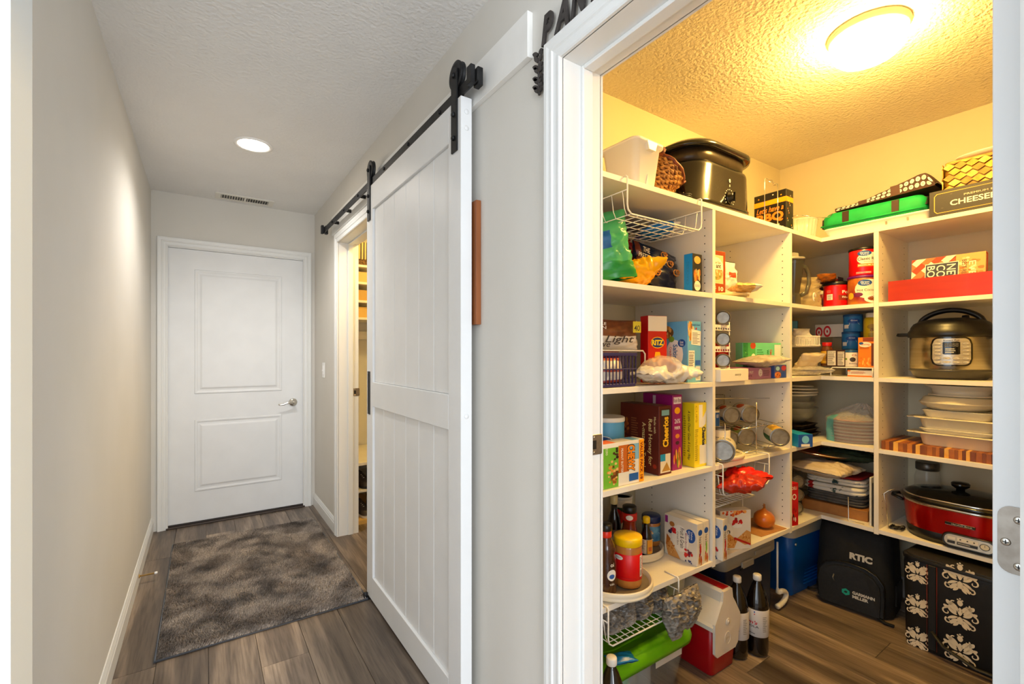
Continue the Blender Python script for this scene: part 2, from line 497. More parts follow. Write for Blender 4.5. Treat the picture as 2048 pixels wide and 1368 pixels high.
def strike(yface, z, label):
    t = thing('strike_plate', label, 'strike plate', (XP-.016, yface, z))
    mb = MB(); mb.box(-.018, .020, -.0016, 0, -.028, .028, NICKEL, .001)
    mb.lathe([(.02, -.012)], NICKEL) if False else None
    mb.build('plate', t)
    l = MB(); l.tube([(.020, -.001, -.024), (.024, .004, -.024)], .001, NICKEL)
    l.grid(lambda a, b: (.020+.007*math.sin(a*PI/2), -.001+.008*(1-math.cos(a*PI/2)), -.026+.052*b), 5, 1, NICKEL)
    l.build('curved_lip', t)
    h = MB(); h.box(-.014, .0, -.0019, -.0017, -.012, .012, '#1a1510'); h.build('latch_hole', t)
    for zz in (-.021, .021):
        s = MB(Matrix.Translation((-.008, -.0018, zz)) @ Matrix.Rotation(PI/2, 4, 'X')); s.lathe([(0.0035, 0), (.0028, .0008), (0, .0009)], CHROME, 12); s.build('screw', t)
    return t
strike(PD1, 1.02, 'brass-brown strike plate on the pantry door jamb')
strike(CD1, 1.00, 'small brown strike plate on the closet door jamb beyond the sliding door')
# ------------------------------------------------------------------ end door
dr = struct(MB().box(-.214, .696, YE+.012, YE+.052, .022, DH, DOORW).build('door_1'))
def panel_ring(mb, x0, x1, z0, z1, f, prof, m):
    """raised moulding frames: prof list of (inset, proud)"""
    vs = []
    for (q, p) in prof:
        vs += [f(x0+q, z0+q, p), f(x1-q, z0+q, p), f(x1-q, z1-q, p), f(x0+q, z1-q, p)]
    fs = []
    for j in range(len(prof)-1):
        for i in range(4):
            k = (i+1) % 4; fs.append((j*4+i, j*4+k, (j+1)*4+k, (j+1)*4+i))
    fs.append(tuple((len(prof)-1)*4+i for i in range(4)))
    return mb.add(vs, fs, m)
DPF = [(0, 0), (.004, .005), (.012, .005), (.022, .001), (.034, -.001+.0025), (.046, .0065), (.05, .007)]
for (a, b_) in ((.972, 1.90), (.245, .778)):
    mb = MB(); panel_ring(mb, -.052, .535, a, b_, lambda x, z, p: (x, YE+.0118-p, z), DPF, DOORW); mb.build('door_panel', dr)
jb = MB(); jb.box(-.222, -.2155, YE-.002, YE+.12, 0, DH+.008, TRIM); jb.box(.6975, .704, YE-.002, YE+.12, 0, DH+.008, TRIM); jb.box(-.2155, .6975, YE-.002, YE+.12, DH+.002, DH+.008, TRIM)
jb.build('door_frame', dr)
thr = MB(); thr.box(-.222, .704, YE-.02, YE+.06, 0, .012, '#3c2f27', .003); thr.box(-.214, .696, YE+.004, YE+.011, .012, .024, '#2a211c', .001)
struct(thr.build('trim_7'))
for z in (1.823, 1.026, .219):
    hb = MB(); hb.lathe([(.0065, -.045), (.0065, .045)], NICKEL, 12, -.2165, YE+.004, z)
    for q in (-.047, .046): hb.lathe([(0, q-.002), (.0045, q), (0, q+.003)], NICKEL, 10, -.2165, YE+.004, z)
    hb.box(-.222, -.211, YE+.004, YE+.0105, z-.045, z+.045, NICKEL)
    hb.build('hinge', dr)
hl = MB(Matrix.Translation((.617, YE+.0115, .872)) @ Matrix.Rotation(PI/2, 4, 'X'))
hl.lathe([(.033, 0), (.033, .004), (.026, .011), (.012, .013), (.011, .042), (.014, .046), (.014, .056), (.008, .060), (0, .061)], CHROME, 28)
hl.T = None
pts = [(.617, YE-.04, .872), (.59, YE-.045, .876), (.565, YE-.046, .872), (.54, YE-.044, .862), (.515, YE-.042, .86), (.503, YE-.041, .865)]
hl.tube(pts, lambda t: .0095-.005*t, CHROME, 10, flat=1.1)
hl.build('lever_handle', dr)
ed = MB(); ed.box(.6965, .6985, YE+.002, YE+.012, .845, .90, NICKEL); ed.build('latch_plate', dr)
# ------------------------------------------------------------------ sliding barn door and its rail
BX, BY0, BY1, BZ0, BZ1 = .715, 1.37, 2.43, .014, 2.135
bd = thing('barn_door', 'white sliding barn door of vertical planks hanging on a black rail', 'door', (BX, BY0, BZ0))
def bpart(name, mb, m=None): return mb.build(name, bd, (-BX, -BY0, -BZ0))
SW = .095
mb = MB(); mb.box(BX, BX+.042, BY0, BY0+SW, BZ0, BZ1, DOORW, .0015); bpart('door_stile', mb)
mb = MB(); mb.box(BX, BX+.042, BY1-SW, BY1, BZ0, BZ1, DOORW, .0015); bpart('door_stile', mb)
for z0, z1 in ((BZ0, .132), (1.003, 1.127), (2.008, BZ1)):
    mb = MB(); mb.box(BX, BX+.042, BY0+SW, BY1-SW, z0, z1, DOORW, .0015); bpart('door_rail', mb)
NP = 6; ya, yb = BY0+SW, BY1-SW
for z0, z1 in ((.132, 1.003), (1.127, 2.008)):
    for i in range(NP):
        w = (yb-ya)/NP
        mb = MB(); mb.box(BX+.011, BX+.034, ya+i*w+.0004, ya+(i+1)*w-.0004, z0, z1, DOORW, .003); bpart('plank', mb)
for z in (1.06, 2.085, 2.03):
    mb = MB(Matrix.Translation((BX+.021, BY0-.0002, z)) @ Matrix.Rotation(PI/2, 4, 'X'))
    mb.lathe([(.009, -.001), (.009, .001), (.007, .003), (0, .004)], DOORW, 18); bpart('screw_cap', mb)
mb = MB(); y0, y1, z0, z1 = 2.372, 2.412, .958, 1.180     # recessed flush pull
mb.box(BX-.0025, BX+.001, y0, y1, z0, z0+.012, BLACKM, .0008); mb.box(BX-.0025, BX+.001, y0, y1, z1-.012, z1, BLACKM, .0008)
mb.box(BX-.0025, BX+.001, y0, y0+.010, z0+.012, z1-.012, BLACKM, .0008); mb.box(BX-.0025, BX+.001, y1-.010, y1, z0+.012, z1-.012, BLACKM, .0008)
mb.box(BX-.001, BX-.0003, y0+.01, y1-.01, z0+.012, z1-.012, '#0b0b0b')
h = bpart('flush_pull', mb); h['label'] = 'black recessed flush pull'
def hanger(y, ring):
    t = bd
    mb = MB(); mb.box(BX-.006, BX, y-.021, y+.021, 1.958, 2.225, BLACKM, .001)
    mb.prism([(.021*math.cos(a*PI/10), .021*math.sin(a*PI/10)) for a in range(11)], BX-.006, BX, BLACKM, lambda a, b, c: (c, y+a, 2.225+b))
    s = bpart('hanger_strap', mb)
    for z in (2.005, 2.085, 2.218):
        mb = MB(Matrix.Translation((BX-.006, y, z)) @ Matrix.Rotation(-PI/2, 4, 'Y'))
        mb.lathe([(.0095, 0), (.0095, .005), (.007, .008), (0, .0085)], BLACKM, 6); b = mb.build('bolt', s)
    mb = MB(Matrix.Translation((BX+.004, y, 2.222)) @ Matrix.Rotation(PI/2, 4, 'Y'))
    mb.lathe([(.012, -.003), (.03, -.002), (.036, -.004), (.047, -.004), (.047, 0), (.040, .005), (.047, .010), (.047, .014), (.036, .014), (.030, .010), (.012, .013)], BLACKM, 36)
    bpart('roller_wheel', mb)
    mb = MB(); mb.box(BX+.019, BX+.024, y-.021, y+.021, 2.12, 2.225, BLACKM, .001); bpart('rear_strap', mb)
hanger(1.412, 0); hanger(2.385, 0)
RZ0, RZ1 = 2.139, 2.176
rl = thing('barn_door_rail', 'black flat steel rail bolted across the white header board', 'rail', (BX+.012, 1.30, 2.15))
def rpart(name, mb, p=None): return mb.build(name, p or rl, (-BX-.012, -1.30, -2.15) if p is None else None)
mb = MB(); mb.box(BX+.006, BX+.013, 1.27, 3.52, RZ0, RZ1, BLACKM, .001); rpart('rail_bar', mb)
for y in (1.55, 1.86, 2.17, 2.62, 2.93, 3.24):
    mb = MB(Matrix.Translation((BX+.013, y, 2.157)) @ Matrix.Rotation(PI/2, 4, 'Y')); mb.lathe([(.011, 0), (.011, .035)], BLACKM, 14); rpart('spacer', mb)
    mb = MB(Matrix.Translation((BX+.006, y, 2.157)) @ Matrix.Rotation(-PI/2, 4, 'Y')); mb.lathe([(.008, 0), (.008, .004), (.006, .006), (0, .006)], BLACKM, 6); rpart('bolt', mb)
for y, dy in ((1.295, .03), (3.50, .03)):
    mb = MB(); mb.box(BX-.012, BX+.005, y-dy/2, y+dy/2, RZ0-.006, RZ1+.016, BLACKM, .002); mb.box(BX+.014, BX+.034, y-dy/2, y+dy/2, RZ0-.006, RZ1+.016, BLACKM, .002)
    mb.box(BX+.004, BX+.015, y-.006, y+.006, RZ1, RZ1+.008, BLACKM, .001)
    rpart('end_stop', mb)
hb = MB(); hb.box(XR-.019, XR, 1.058, 3.449, 2.114, 2.246, noisy('#eceae5', '#f4f3ef', 5, .5, .2, 30, bdist=.001), .001)
tag(hb.build('header_board'), 'white painted header board on the hall wall above the barn door', 'board')
gd = MB(); gd.box(.655, .757, 2.385, 2.425, 0, .004, BLACKM, .001); gd.lathe([(.012, .004), (.012, .030), (.009, .034)], BLACKM, 16, .700, 2.405); gd.box(.757, .763, 2.385, 2.425, 0, .03, BLACKM, .001)
tag(gd.build('floor_guide'), 'small black floor guide at the foot of the barn door', 'door guide')
bb = MB(); bb.box(.764, .7825, 1.352, 1.95, 1.37, 1.79, noisy('#6b3f22', '#8a5632', 12, .5, .2, 60, stretch=(1, 1, .15)), .001)
tag(bb.build('wall_board'), 'brown wooden board hung on the wall behind the barn door', 'board')
# ------------------------------------------------------------------ pantry lettering over the door casing
sg = thing('pantry_sign', 'dark metal word sign standing on the pantry door casing with leaf sprig', 'sign', (XR-.02, .98, 2.108))
def letter(ch, y1, w, z0, h):
    cu = bpy.data.curves.new('letter', 'FONT'); cu.body = ch; cu.size = 1; cu.extrude = .5; cu.offset = .035; cu.shear = .25; cu.resolution_u = 5
    ob = bpy.data.objects.new('letter', cu); me = bpy.data.meshes.new_from_object(ob)
    bpy.data.objects.remove(ob)
    xs = [v.co.x for v in me.vertices]; ys = [v.co.y for v in me.vertices]; x0, x1, b0, b1 = min(xs), max(xs), min(ys), max(ys)
    for v in me.vertices:
        a = (v.co.x-x0)/(x1-x0); b = (v.co.y-b0)/(b1-b0)
        v.co = (XR-.008-.007*(v.co.z+.5)+(-.0), y1-w*a, z0+h*b)
    me.materials.append(LETM); me.name = 'letter'
    me.flip_normals() if hasattr(me, 'flip_normals') else None
    o = bpy.data.objects.new('letter', me); C.objects.link(o); o.parent = sg; o.location = (-(XR-.02), -.98, -2.108)
    o['label'] = 'letter '+ch
LETM = noisy('#3b3634', '#4c4745', 40, .55, .3, 200, metal=.3)
yy = 1.0
for ch, w in (('P', .048), ('A', .058), ('N', .060), ('T', .052), ('R', .052), ('Y', .055)):
    letter(ch, yy, w, 2.110, .078); yy -= w+.007
mb = MB(); py = 1.012; px = XR-.012
mb.tube([(px, py-.012, 2.10), (px, py, 2.075), (px, py+.003, 2.03), (px, py, 1.985)], .0035, LETM)
mb.prism([(-.014, 0), (.0, -.003), (.0, .006)], 0, .004, LETM, lambda a, b, c: (px+c, py+a, 2.104+b))
for i, z in enumerate((2.098, 2.078, 2.062, 2.048, 2.030, 2.018, 2.006, 1.993)):
    for sd in (1, -.15):
        a = .9 if i % 2 else .5; L = .028 if sd > 0 else .016
        cy, cz = py+sd*.004, z
        pts = []
        for k in range(10):
            q = 2*PI*k/10; ex = L/2*(1+math.cos(q)); ey = .006*math.sin(q)*(1 if ex < L*.8 else .7)
            pts.append((cy+sd/abs(sd)*(ex*math.cos(a)-ey*math.sin(a)), cz+ex*math.sin(a)+ey*math.cos(a)))
        mb.prism(pts, -.003, .003, LETM, lambda p, q, c: (px+c, p, q))
mb.build('leaf_sprig', sg, (-(XR-.02), -.98, -2.108))
# ------------------------------------------------------------------ hall ceiling lamp, vent, switch, door stop
rc = thing('recessed_light', 'round white recessed light in the hallway ceiling', 'ceiling light', (.235, 2.944, H))
mb = MB(); mb.lathe([(.098, 0), (.098, -.003), (.088, -.006), (.078, -.004), (.074, 0)], col('#f4f2ee', .4), 40, cap=False); mb.build('trim_ring', rc)
mb = MB(); mb.lathe([(0, -.0030), (.076, -.003)], emis('#fff4e4', 16), 36, cap=False); mb.build('diffuser', rc)
lp = bpy.data.lights.new('hall_lamp', 'SPOT'); lp.energy = 30; lp.color = (1, .965, .92); lp.shadow_soft_size = .07; lp.spot_size = math.radians(150); lp.spot_blend = .8
lo = bpy.data.objects.new('hall_lamp', lp); lo.location = (.235, 2.944, H-.02); C.objects.link(lo)
vt = thing('ceiling_vent', 'white slotted metal air vent in the ceiling near the end door', 'vent', (.265, 4.015, H))
mb = MB(); vw, vd = .19, .075
mb.box(-vw, vw, -vd, -.048, -.006, 0, col('#e6e2d8', .4), .001); mb.box(-vw, vw, .048, vd, -.006, 0, col('#e6e2d8', .4), .001)
mb.box(-vw, -.155, -.048, .048, -.006, 0, col('#e6e2d8', .4), .001); mb.box(.155, vw, -.048, .048, -.006, 0, col('#e6e2d8', .4), .001)
mb.build('frame', vt)
mb = MB(); mb.box(-.155, .155, -.048, .048, -.0012, 0, '#1d1812'); mb.build('duct_opening', vt)
for i in range(19):
    x = -.15+.3*i/18; t = .9 if i < 9 else -.9
    if i == 9: 
        m2 = MB(); m2.box(x-.007, x+.007, -.048, .048, -.006, -.0015, col('#e6e2d8', .4)); m2.build('slat', vt); continue
    m2 = MB(Matrix.Translation((x, 0, -.0037)) @ Matrix.Rotation(t, 4, 'Y')); m2.box(-.0038, .0038, -.048, .048, -.0006, .0006, col('#ddd8cb', .4)); m2.build('slat', vt)
sw = thing('light_switch', 'white rocker light switch on the right hall wall', 'light switch', (XR, 3.79, 1.145))
mb = MB(); mb.box(-.006, 0, -.036, .036, -.058, .058, col('#f6f5f2', .35), .002); mb.build('cover_plate', sw)
mb = MB(); mb.box(-.009, -.004, -.017, .017, -.034, .034, col('#fbfaf8', .3), .002); mb.box(-.013, -.008, -.016, .016, -.010, .004, col('#fbfaf8', .3), .002); mb.build('rocker', sw)
ds = thing('door_stop', 'springy brass door stop with white tip on the left baseboard', 'door stop', (XL+.014, 3.25, .045))
mb = MB(Matrix.Rotation(PI/2, 4, 'Y')); mb.lathe([(.011, 0), (.010, .004), (.005, .006)], col('#b79a62', .3, .9), 16)
mb.build('base', ds)
mb = MB(); mb.tube([(.004+.066*i/150, .0042*math.cos(i*.9), .0042*math.sin(i*.9)) for i in range(151)], .0011, col('#b79a62', .3, .9), 5); mb.build('spring', ds)
mb = MB(Matrix.Translation((.068, 0, 0)) @ Matrix.Rotation(PI/2, 4, 'Y')); mb.lathe([(.0055, 0), (.007, .003), (.007, .012), (.004, .014)], col('#f4f3f0', .5), 14); mb.build('rubber_tip', ds)
# ------------------------------------------------------------------ shag rug
RX0, RX1, RY0, RY1 = -.165, .705, 2.385, 3.78
rg = thing('area_rug', 'grey shag rug lying on the hall floor before the end door', 'rug', ((RX0+RX1)/2, (RY0+RY1)/2, 0))
def rugmat():
    m, nt, b = newmat('grey shag pile'); N, L = nt.nodes, nt.links
    g = N.new('ShaderNodeNewGeometry')
    n = N.new('ShaderNodeTexNoise'); n.inputs['Scale'].default_value = 4.5; n.inputs['Detail'].default_value = 5; n.inputs['Roughness'].default_value = .62
    L.new(g.outputs['Position'], n.inputs['Vector'])
    r = N.new('ShaderNodeValToRGB'); e = r.color_ramp.elements
    e[0].position = .36; e[0].color = lin('#7d746d'); e[1].position = .56; e[1].color = lin('#c0b2a4')
    L.new(n.outputs['Fac'], r.inputs[0])
    n2 = N.new('ShaderNodeTexNoise'); n2.inputs['Scale'].default_value = 140; n2.inputs['Detail'].default_value = 2
    L.new(g.outputs['Position'], n2.inputs['Vector'])
    mr = N.new('ShaderNodeMapRange'); mr.inputs[1].default_value = .35; mr.inputs[2].default_value = .65; mr.inputs[3].default_value = .55; mr.inputs[4].default_value = 1.25
    L.new(n2.outputs['Fac'], mr.inputs[0])
    hs = N.new('ShaderNodeHueSaturation'); L.new(r.outputs[0], hs.inputs['Color']); L.new(mr.outputs[0], hs.inputs['Value'])
    L.new(hs.outputs[0], b.inputs['Base Color']); b.inputs['Roughness'].default_value = .9
    return m
RUG = rugmat(); HX, HY = (RX1-RX0)/2, (RY1-RY0)/2
mb = MB(); mb.box(-HX, HX, -HY, HY, .0005, .006, '#5a5048', .001); mb.build('backing', rg)
mb = MB(); mb.tube([(-HX, -HY, .006), (HX, -HY, .006), (HX, HY, .006), (-HX, HY, .006)], .0045, '#5b5f66', 6, closed=True); mb.build('bound_edge', rg)
rr = random.Random(3); vs = []; fs = []
for i in range(95000):
    x = rr.uniform(-HX+.004, HX-.004); y = rr.uniform(-HY+.004, HY-.004); a = rr.uniform(0, 2*PI); b = rr.uniform(0, 2*PI)
    fl = noise.noise(Vector((x*6, y*6, 0)))*5
    h = rr.uniform(.008, .020); w = .0026; le = rr.uniform(.003, .010)
    dx, dy = math.cos(fl)*le+rr.uniform(-.003, .003), math.sin(fl)*le+rr.uniform(-.003, .003)
    k = len(vs)
    vs += [(x-w*math.cos(a), y-w*math.sin(a), .005), (x+w*math.cos(a), y+w*math.sin(a), .005), (x+dx, y+dy, .004+h)]
    fs.append((k, k+1, k+2))
me = bpy.data.meshes.new('pile'); me.from_pydata(vs, [], fs); me.materials.append(RUG)
o = bpy.data.objects.new('pile', me); C.objects.link(o); o.parent = rg; stuff(o)
# ------------------------------------------------------------------ closet beyond the sliding door
cs = thing('closet_shelving', 'cream shelves and bench inside the closet seen beside the barn door', 'shelving', (.93, 3.46, 0))
def cpart(n, *a, m=MELA): 
    mb = MB(); mb.box(*a, m, .001); return mb.build(n, cs, (-.93, -3.46, 0))
cpart('bench_top', .93, 1.74, 3.46, 4.14, .44, .462)
cpart('side_panel', .93, .948, 3.48, 4.14, 0, .44)
cpart('side_panel', 1.72, 1.74, 3.48, 4.14, 0, .44)
cpart('shoe_shelf', .948, 1.72, 3.48, 4.14, .235, .252)
cpart('base_board', .948, 1.72, 3.47, 4.14, 0, .03, m=col('#d9b877', .6))
for z in (1.55, 1.69, 1.84, 1.98): cpart('shelf', .93, 1.74, 3.80, 4.14, z, z+.019)
cpart('hook_rail', .93, 1.74, 4.12, 4.14, 1.40, 1.47)
cpart('side_panel', .93, .948, 3.80, 4.14, 1.55, 2.0)
def shoe(x, y, z, rz, c, sole, label):
    t = thing('shoe', label, 'shoe', (x, y, z), rz, 'shoes on the closet shelves')
    mb = MB(); mb.loft([(0, .078, .26, .038), (.018, .082, .265, .04)], sole, 6); mb.build('sole', t)
    mb = MB(); mb.loft([(.018, .076, .255, .037), (.04, .074, .245, .037, 0, .003), (.06, .066, .19, .03, 0, .03), (.085, .058, .11, .028, 0, .07), (.095, .055, .10, .026, 0, .075)], c, 6); mb.build('upper', t)
    mb = MB()
    for i in range(4): mb.tube([(-.022, -.045+.022*i, .056+.006*i), (0, -.045+.022*i, .068+.006*i), (.022, -.045+.022*i, .056+.006*i)], .0025, '#e8e4dc', 5)
    mb.build('laces', t)
shoe(1.02, 3.62, .2525, .15, '#3a302a', '#2a2522', 'dark shoe on the closet shoe shelf, left one')
shoe(1.13, 3.62, .2525, .1, '#2c5363', '#2a2a2a', 'dark teal shoe on the closet shoe shelf')
shoe(1.02, 3.62, .0305, .15, '#4a3f3a', '#e4e0d8', 'grey trainer with white sole at the closet floor')
shoe(1.13, 3.62, .0305, .1, '#8f857a', '#e4e0d8', 'pale trainer with white sole at the closet floor')
bsk = thing('striped_basket', 'black and cream striped basket on top closet shelf', 'basket', (1.10, 3.93, 1.9995))
mb = MB(); mb.loft([(0, .24, .2, .03), (.05, .25, .21, .03)], noisy('#3a2a1c', '#8a6b45', 60, .8), 5); mb.build('woven_base', bsk)
mb = MB(); mb.loft([(.05, .25, .21, .03), (.19, .27, .22, .03)], '#e0c88e', 5); mb.build('body', bsk)
for i in range(11):
    mb = MB(); x = -.12+.024*i; mb.box(x-.004, x+.004, -.114, -.104, .05, .19, '#241a10'); mb.build('stripe', bsk)
for i in range(3):
    bxx = MB(); bxx.box(-.07, .07, -.12, .12, 0, .09, ['#c9a968', '#bb9a5c', '#d2b67a'][i], .003)
    o = tag(bxx.build('storage_box', None, (1.08, 3.97, [1.5695, 1.7095, 1.8595][i])), ['lowest tan storage box on the closet shelves', 'middle tan storage box on the closet shelves', 'upper tan storage box on the closet shelves'][i], 'storage box')
def point(name, loc, e, c, r):
    l = bpy.data.lights.new(name, 'POINT'); l.energy = e; l.color = c; l.shadow_soft_size = r
    o = bpy.data.objects.new(name, l); o.location = loc; C.objects.link(o)
point('closet_lamp', (1.3, 2.9, 2.3), 13, (1, .70, .24), .1)
# ------------------------------------------------------------------ pantry dome lamp
dl = thing('dome_light', 'glowing white dome ceiling light in the pantry', 'ceiling light', (2.0, .665, H))
mb = MB(); mb.lathe([(.122, 0), (.124, -.008), (.119, -.012), (.119, -.020), (.115, -.026), (.108, -.028)], col('#e8e2d4', .4), 48, cap=False); mb.build('base_ring', dl)
mb = MB(); mb.lathe([(.112, -.026), (.114, -.050), (.107, -.072), (.088, -.092), (.06, -.104), (.03, -.110), (0, -.111)], emis('#ffcd80', 90), 40, cap=False); mb.build('glass_dome', dl)
# ------------------------------------------------------------------ open pantry door (its edge and hinges face the hall)
pd = struct(MB().box(.9035, 1.70, .1225, .157, .012, DH-.006, DOORW, .001).build('door_2'))
for z in (1.80, 1.02, .23):
    mb = MB(); h = .045; n = 6; r = .014
    poly = [(.1235, -h), (.152-r, -h)]+[(.152-r+r*math.sin(a*PI/2/n), -h+r-r*math.cos(a*PI/2/n)) for a in range(1, n+1)]
    poly += [(.152, h-r)]+[(.152-r+r*math.cos(a*PI/2/n), h-r+r*math.sin(a*PI/2/n)) for a in range(1, n+1)]+[(.1235, h)]
    mb.prism(poly, .9015, .9036, NICKEL, lambda a, b, c: (c, a, z+b)); p = mb.build('hinge', pd)
    for (yy, zz) in ((.132, .028), (.144, -.004), (.132, -.034)):
        mb = MB(Matrix.Translation((.9015, yy, z+zz)) @ Matrix.Rotation(-PI/2, 4, 'Y')); mb.lathe([(.0052, 0), (.004, .0008), (0, .0009)], CHROME, 16)
        mb.box(-.003, .003, -.0006, .0006, .0009, .0011, '#241f1a'); mb.box(-.0006, .0006, -.003, .003, .0009, .0011, '#241f1a'); mb.build('screw', p)
# ------------------------------------------------------------------ pantry shelving
ZS = [.44, .82, 1.157, 1.513, 1.868]
TH = .019
FY, FX = 1.08, 2.65
def holes(parent, pts, ax, off):
    mb = MB()
    for (a, z) in pts:
        mb.T = Matrix.Translation((a[0], a[1], z)) @ (Matrix.Rotation(PI/2, 4, 'Y') if ax == 'x' else Matrix.Rotation(PI/2, 4, 'X'))
        mb.lathe([(0, -.0003), (.0026, -.0003), (.0026, .0003), (0, .0003)], '#2a241c', 6, cap=False)
    return stuff(mb.build('pin_holes', parent, off))
HZ = [.47+.032*i for i in range(44)]
HZ = [z for z in HZ if all(abs(z-(q-.01)) > .018 for q in ZS)]
ua = thing('shelving_unit', 'white melamine shelving unit on the left pantry wall with two bays', 'shelving', (1.063, FY, .42))
oa = (-1.063, -FY, -.42)
def apart(n, *a, p=None, off=None, b=.0006):
    mb = MB(); mb.box(*a, MELA, b); return mb.build(n, p, off)
xs = [1.063, 1.693, 2.322]
for x in xs:
    s = apart('side_panel', x, x+TH, FY, 1.478, .415, ZS[4]-TH, p=ua, off=oa)
    if x > 1.1: holes(s, [((x-.0001, y), z) for y in (FY+.035, FY+.30) for z in HZ], 'x', None)
for k, z in enumerate(ZS):
    for i in range(2):
        if k == 4:
            apart('shelf', xs[i] if i == 0 else xs[i]+TH/2, xs[i+1]+(TH/2 if i == 0 else TH), FY-.001, 1.478, z-TH, z, p=ua, off=oa)
        else: apart('shelf', xs[i]+TH+.0003, xs[i+1]-.0003, FY, 1.478, z-TH, z, p=ua, off=oa)
uc = thing('corner_shelving_unit', 'white corner shelving unit with L-shaped shelves in the pantry corner', 'shelving', (FX, FY, .42))
oc = (-FX, -FY, -.42)
BY = .838
for z in ZS:
    x0 = xs[2]+TH+.0005
    mb = MB()
    y0 = BY+TH+.0005
    mb.prism([(x0, FY), (FX, FY), (FX, y0), (3.048, y0), (3.048, 1.478), (x0, 1.478)], z-TH, z, MELA); mb.build('shelf', uc, oc)
    mb = MB(); mb.box(x0+.002, x0+.012, FY+.02, 1.46, z-TH-.008, z-TH-.0002, MELA); 
ub = thing('shelving_unit', 'white shelving unit on the far pantry wall holding the pressure cooker', 'shelving', (FX, .21, .42))
ob = (-FX, -.21, -.42)
s = apart('side_panel', FX, 3.048, BY, BY+TH, .415, ZS[4]-TH, p=ub, off=ob)
holes(s, [((x, BY-.0001), z) for x in (FX+.05, FX+.34) for z in HZ], 'y', None)
apart('side_panel', FX, 3.048, .21, .229, .415, ZS[4]-TH, p=ub, off=ob)
for z in ZS[:4]: apart('shelf', FX, 3.048, .2293, BY-.0003, z-TH, z, p=ub, off=ob)
apart('shelf', FX-.001, 3.048, .21, BY+TH, ZS[4]-TH, ZS[4], p=ub, off=ob)
# ------------------------------------------------------------------ builders for food and kitchen things
def RP(u, w, X, Y):
    r = (u-1024)/920; return w/2/920*(X*SN+Y*CS)*math.cos(math.atan(r))
def face(X, Y): return math.atan2(-Y, -X)
def gv(x, y, s, sx=1.0):
    return [('e', x, y, s*sx, s*.62, '#f4f4f0'), ('e', x, y, s*.93*sx, s*.56, '#1f4f8f'), ('t', 'Great', x-s*.55*sx, y+.0*s, x+s*.55*sx, y+s*.34, '#f4f4f0'), ('t', 'Value', x-s*.5*sx, y-s*.32, x+s*.5*sx, y-.02*s, '#f4f4f0')]
def nutri(x0, y0, x1, y1, bg='#f3efe6', fg='#2b2724'):
    return [('r', x0, y0, x1, y1, bg), ('t', 'Nutrition Facts', x0+.05*(x1-x0), y1-.12*(y1-y0), x1-.05*(x1-x0), y1-.03*(y1-y0), fg), ('l', x0+.05*(x1-x0), y0+.05*(y1-y0), x1-.05*(x1-x0), y1-.15*(y1-y0), 12, fg)]
def barcode(x0, y0, x1, y1): return [('r', x0, y0, x1, y1, '#f4f2ec'), ('v', x0+.08*(x1-x0), y0+.12*(y1-y0), x1-.08*(x1-x0), y1-.1*(y1-y0), 14, '#1c1a18')]
def bagmesh(mb, w, h, d, m, seed=0, mf=None, amp=.006, nu=44, nv=36, fr=28, k0=0.0, pinch=None, ridge=.5):
    def fn(a, k):
        g = 2*PI*a; kk = k0+(1-k0)*k; s = max(math.sin(PI*kk), 0)
        T = d/2*s**.55+.0008; W = w/2*(1-.09*s)
        if pinch: W *= pinch(kk); T *= max(pinch(kk), .3)
        x = W*math.copysign(abs(math.cos(g))**.75, math.cos(g)); y = T*math.copysign(abs(math.sin(g))**.85, math.sin(g)); z = h*k
        n = noise.noise(Vector((x*fr+seed, y*fr*.6, z*fr)))+.5*noise.noise(Vector((x*fr*2.3, y*fr*2+seed, z*fr*2.3)))
        n2 = noise.noise(Vector((x*fr*1.3+seed+9, y*fr, z*fr*1.3))); n = n*(1-ridge)+ridge*(1-3.2*abs(n2))
        e = amp*n*(s**.4+.15)
        return (x+e*math.cos(g), y+e*math.sin(g)*1.2+(amp*.5*math.sin(a*60) if kk < .03 or kk > .97 else 0)*.2, z+e*.3)
    mb.grid(fn, nu, nv, m, True, mf)
    return mb
def bag(label, w, h, d, loc, rot, m, seed=0, mf=None, name='snack_bag', cat='bag', group=None, deco=None, **k):
    mb = MB(); bagmesh(mb, w, h, d, m, seed, mf, **k)
    o = mb.build(name, None, loc, rot=rot); tag(o, label, cat, group)
    if deco:
        p = MB(); decals(p, lambda x, y, o_: (-w/2*.8+w*.8*x, -d/2*(max(math.sin(PI*(k.get('k0', 0)+(1-k.get('k0', 0))*y)), 0)**.55)*(1-abs(2*x-1)**3*.55)-.004-o_, h*y), deco, curved=True); p.build('printing', o)
    return o
TIN = noisy('#8f8a80', '#a39d92', 50, .38, metal=.85)
def can(label, loc, R, L, lab, deco=None, rot=(0, 0, 0), mid=0, name='food_can', group=None, cat='can', span=2*PI*.45):
    t = thing(name, label, cat, loc, rot=rot, group=group)
    mb = MB(); pr = [(0, .003), (R*.80, .003), (R*.84, .001), (R*.93, .003), (R*.95, 0), (R*1.0, .0005), (R*1.0, .004), (R*.97, .006)]
    pr2 = [(R*.97, L-.006), (R, L-.004), (R, L-.0005), (R*.95, L), (R*.93, L-.004), (R*.84, L-.003), (R*.78, L-.005), (R*.4, L-.0045), (0, L-.005)]
    mb.lathe(pr+[(R*.97, L*.2), (R*.97, L*.8)]+pr2, TIN, 32, cap=False, smooth=False); mb.build('tin', t)
    mb = MB(); mb.lathe([(R*.975, .007), (R*.985, .008), (R*.985, L-.008), (R*.975, L-.007)], lab, 32, cap=False); mb.build('paper_label', t)
    if deco: mb = MB(); decals(mb, cylframe(R*.985, .008, L-.008, mid, span), deco, True); mb.build('printing', t)
    return t
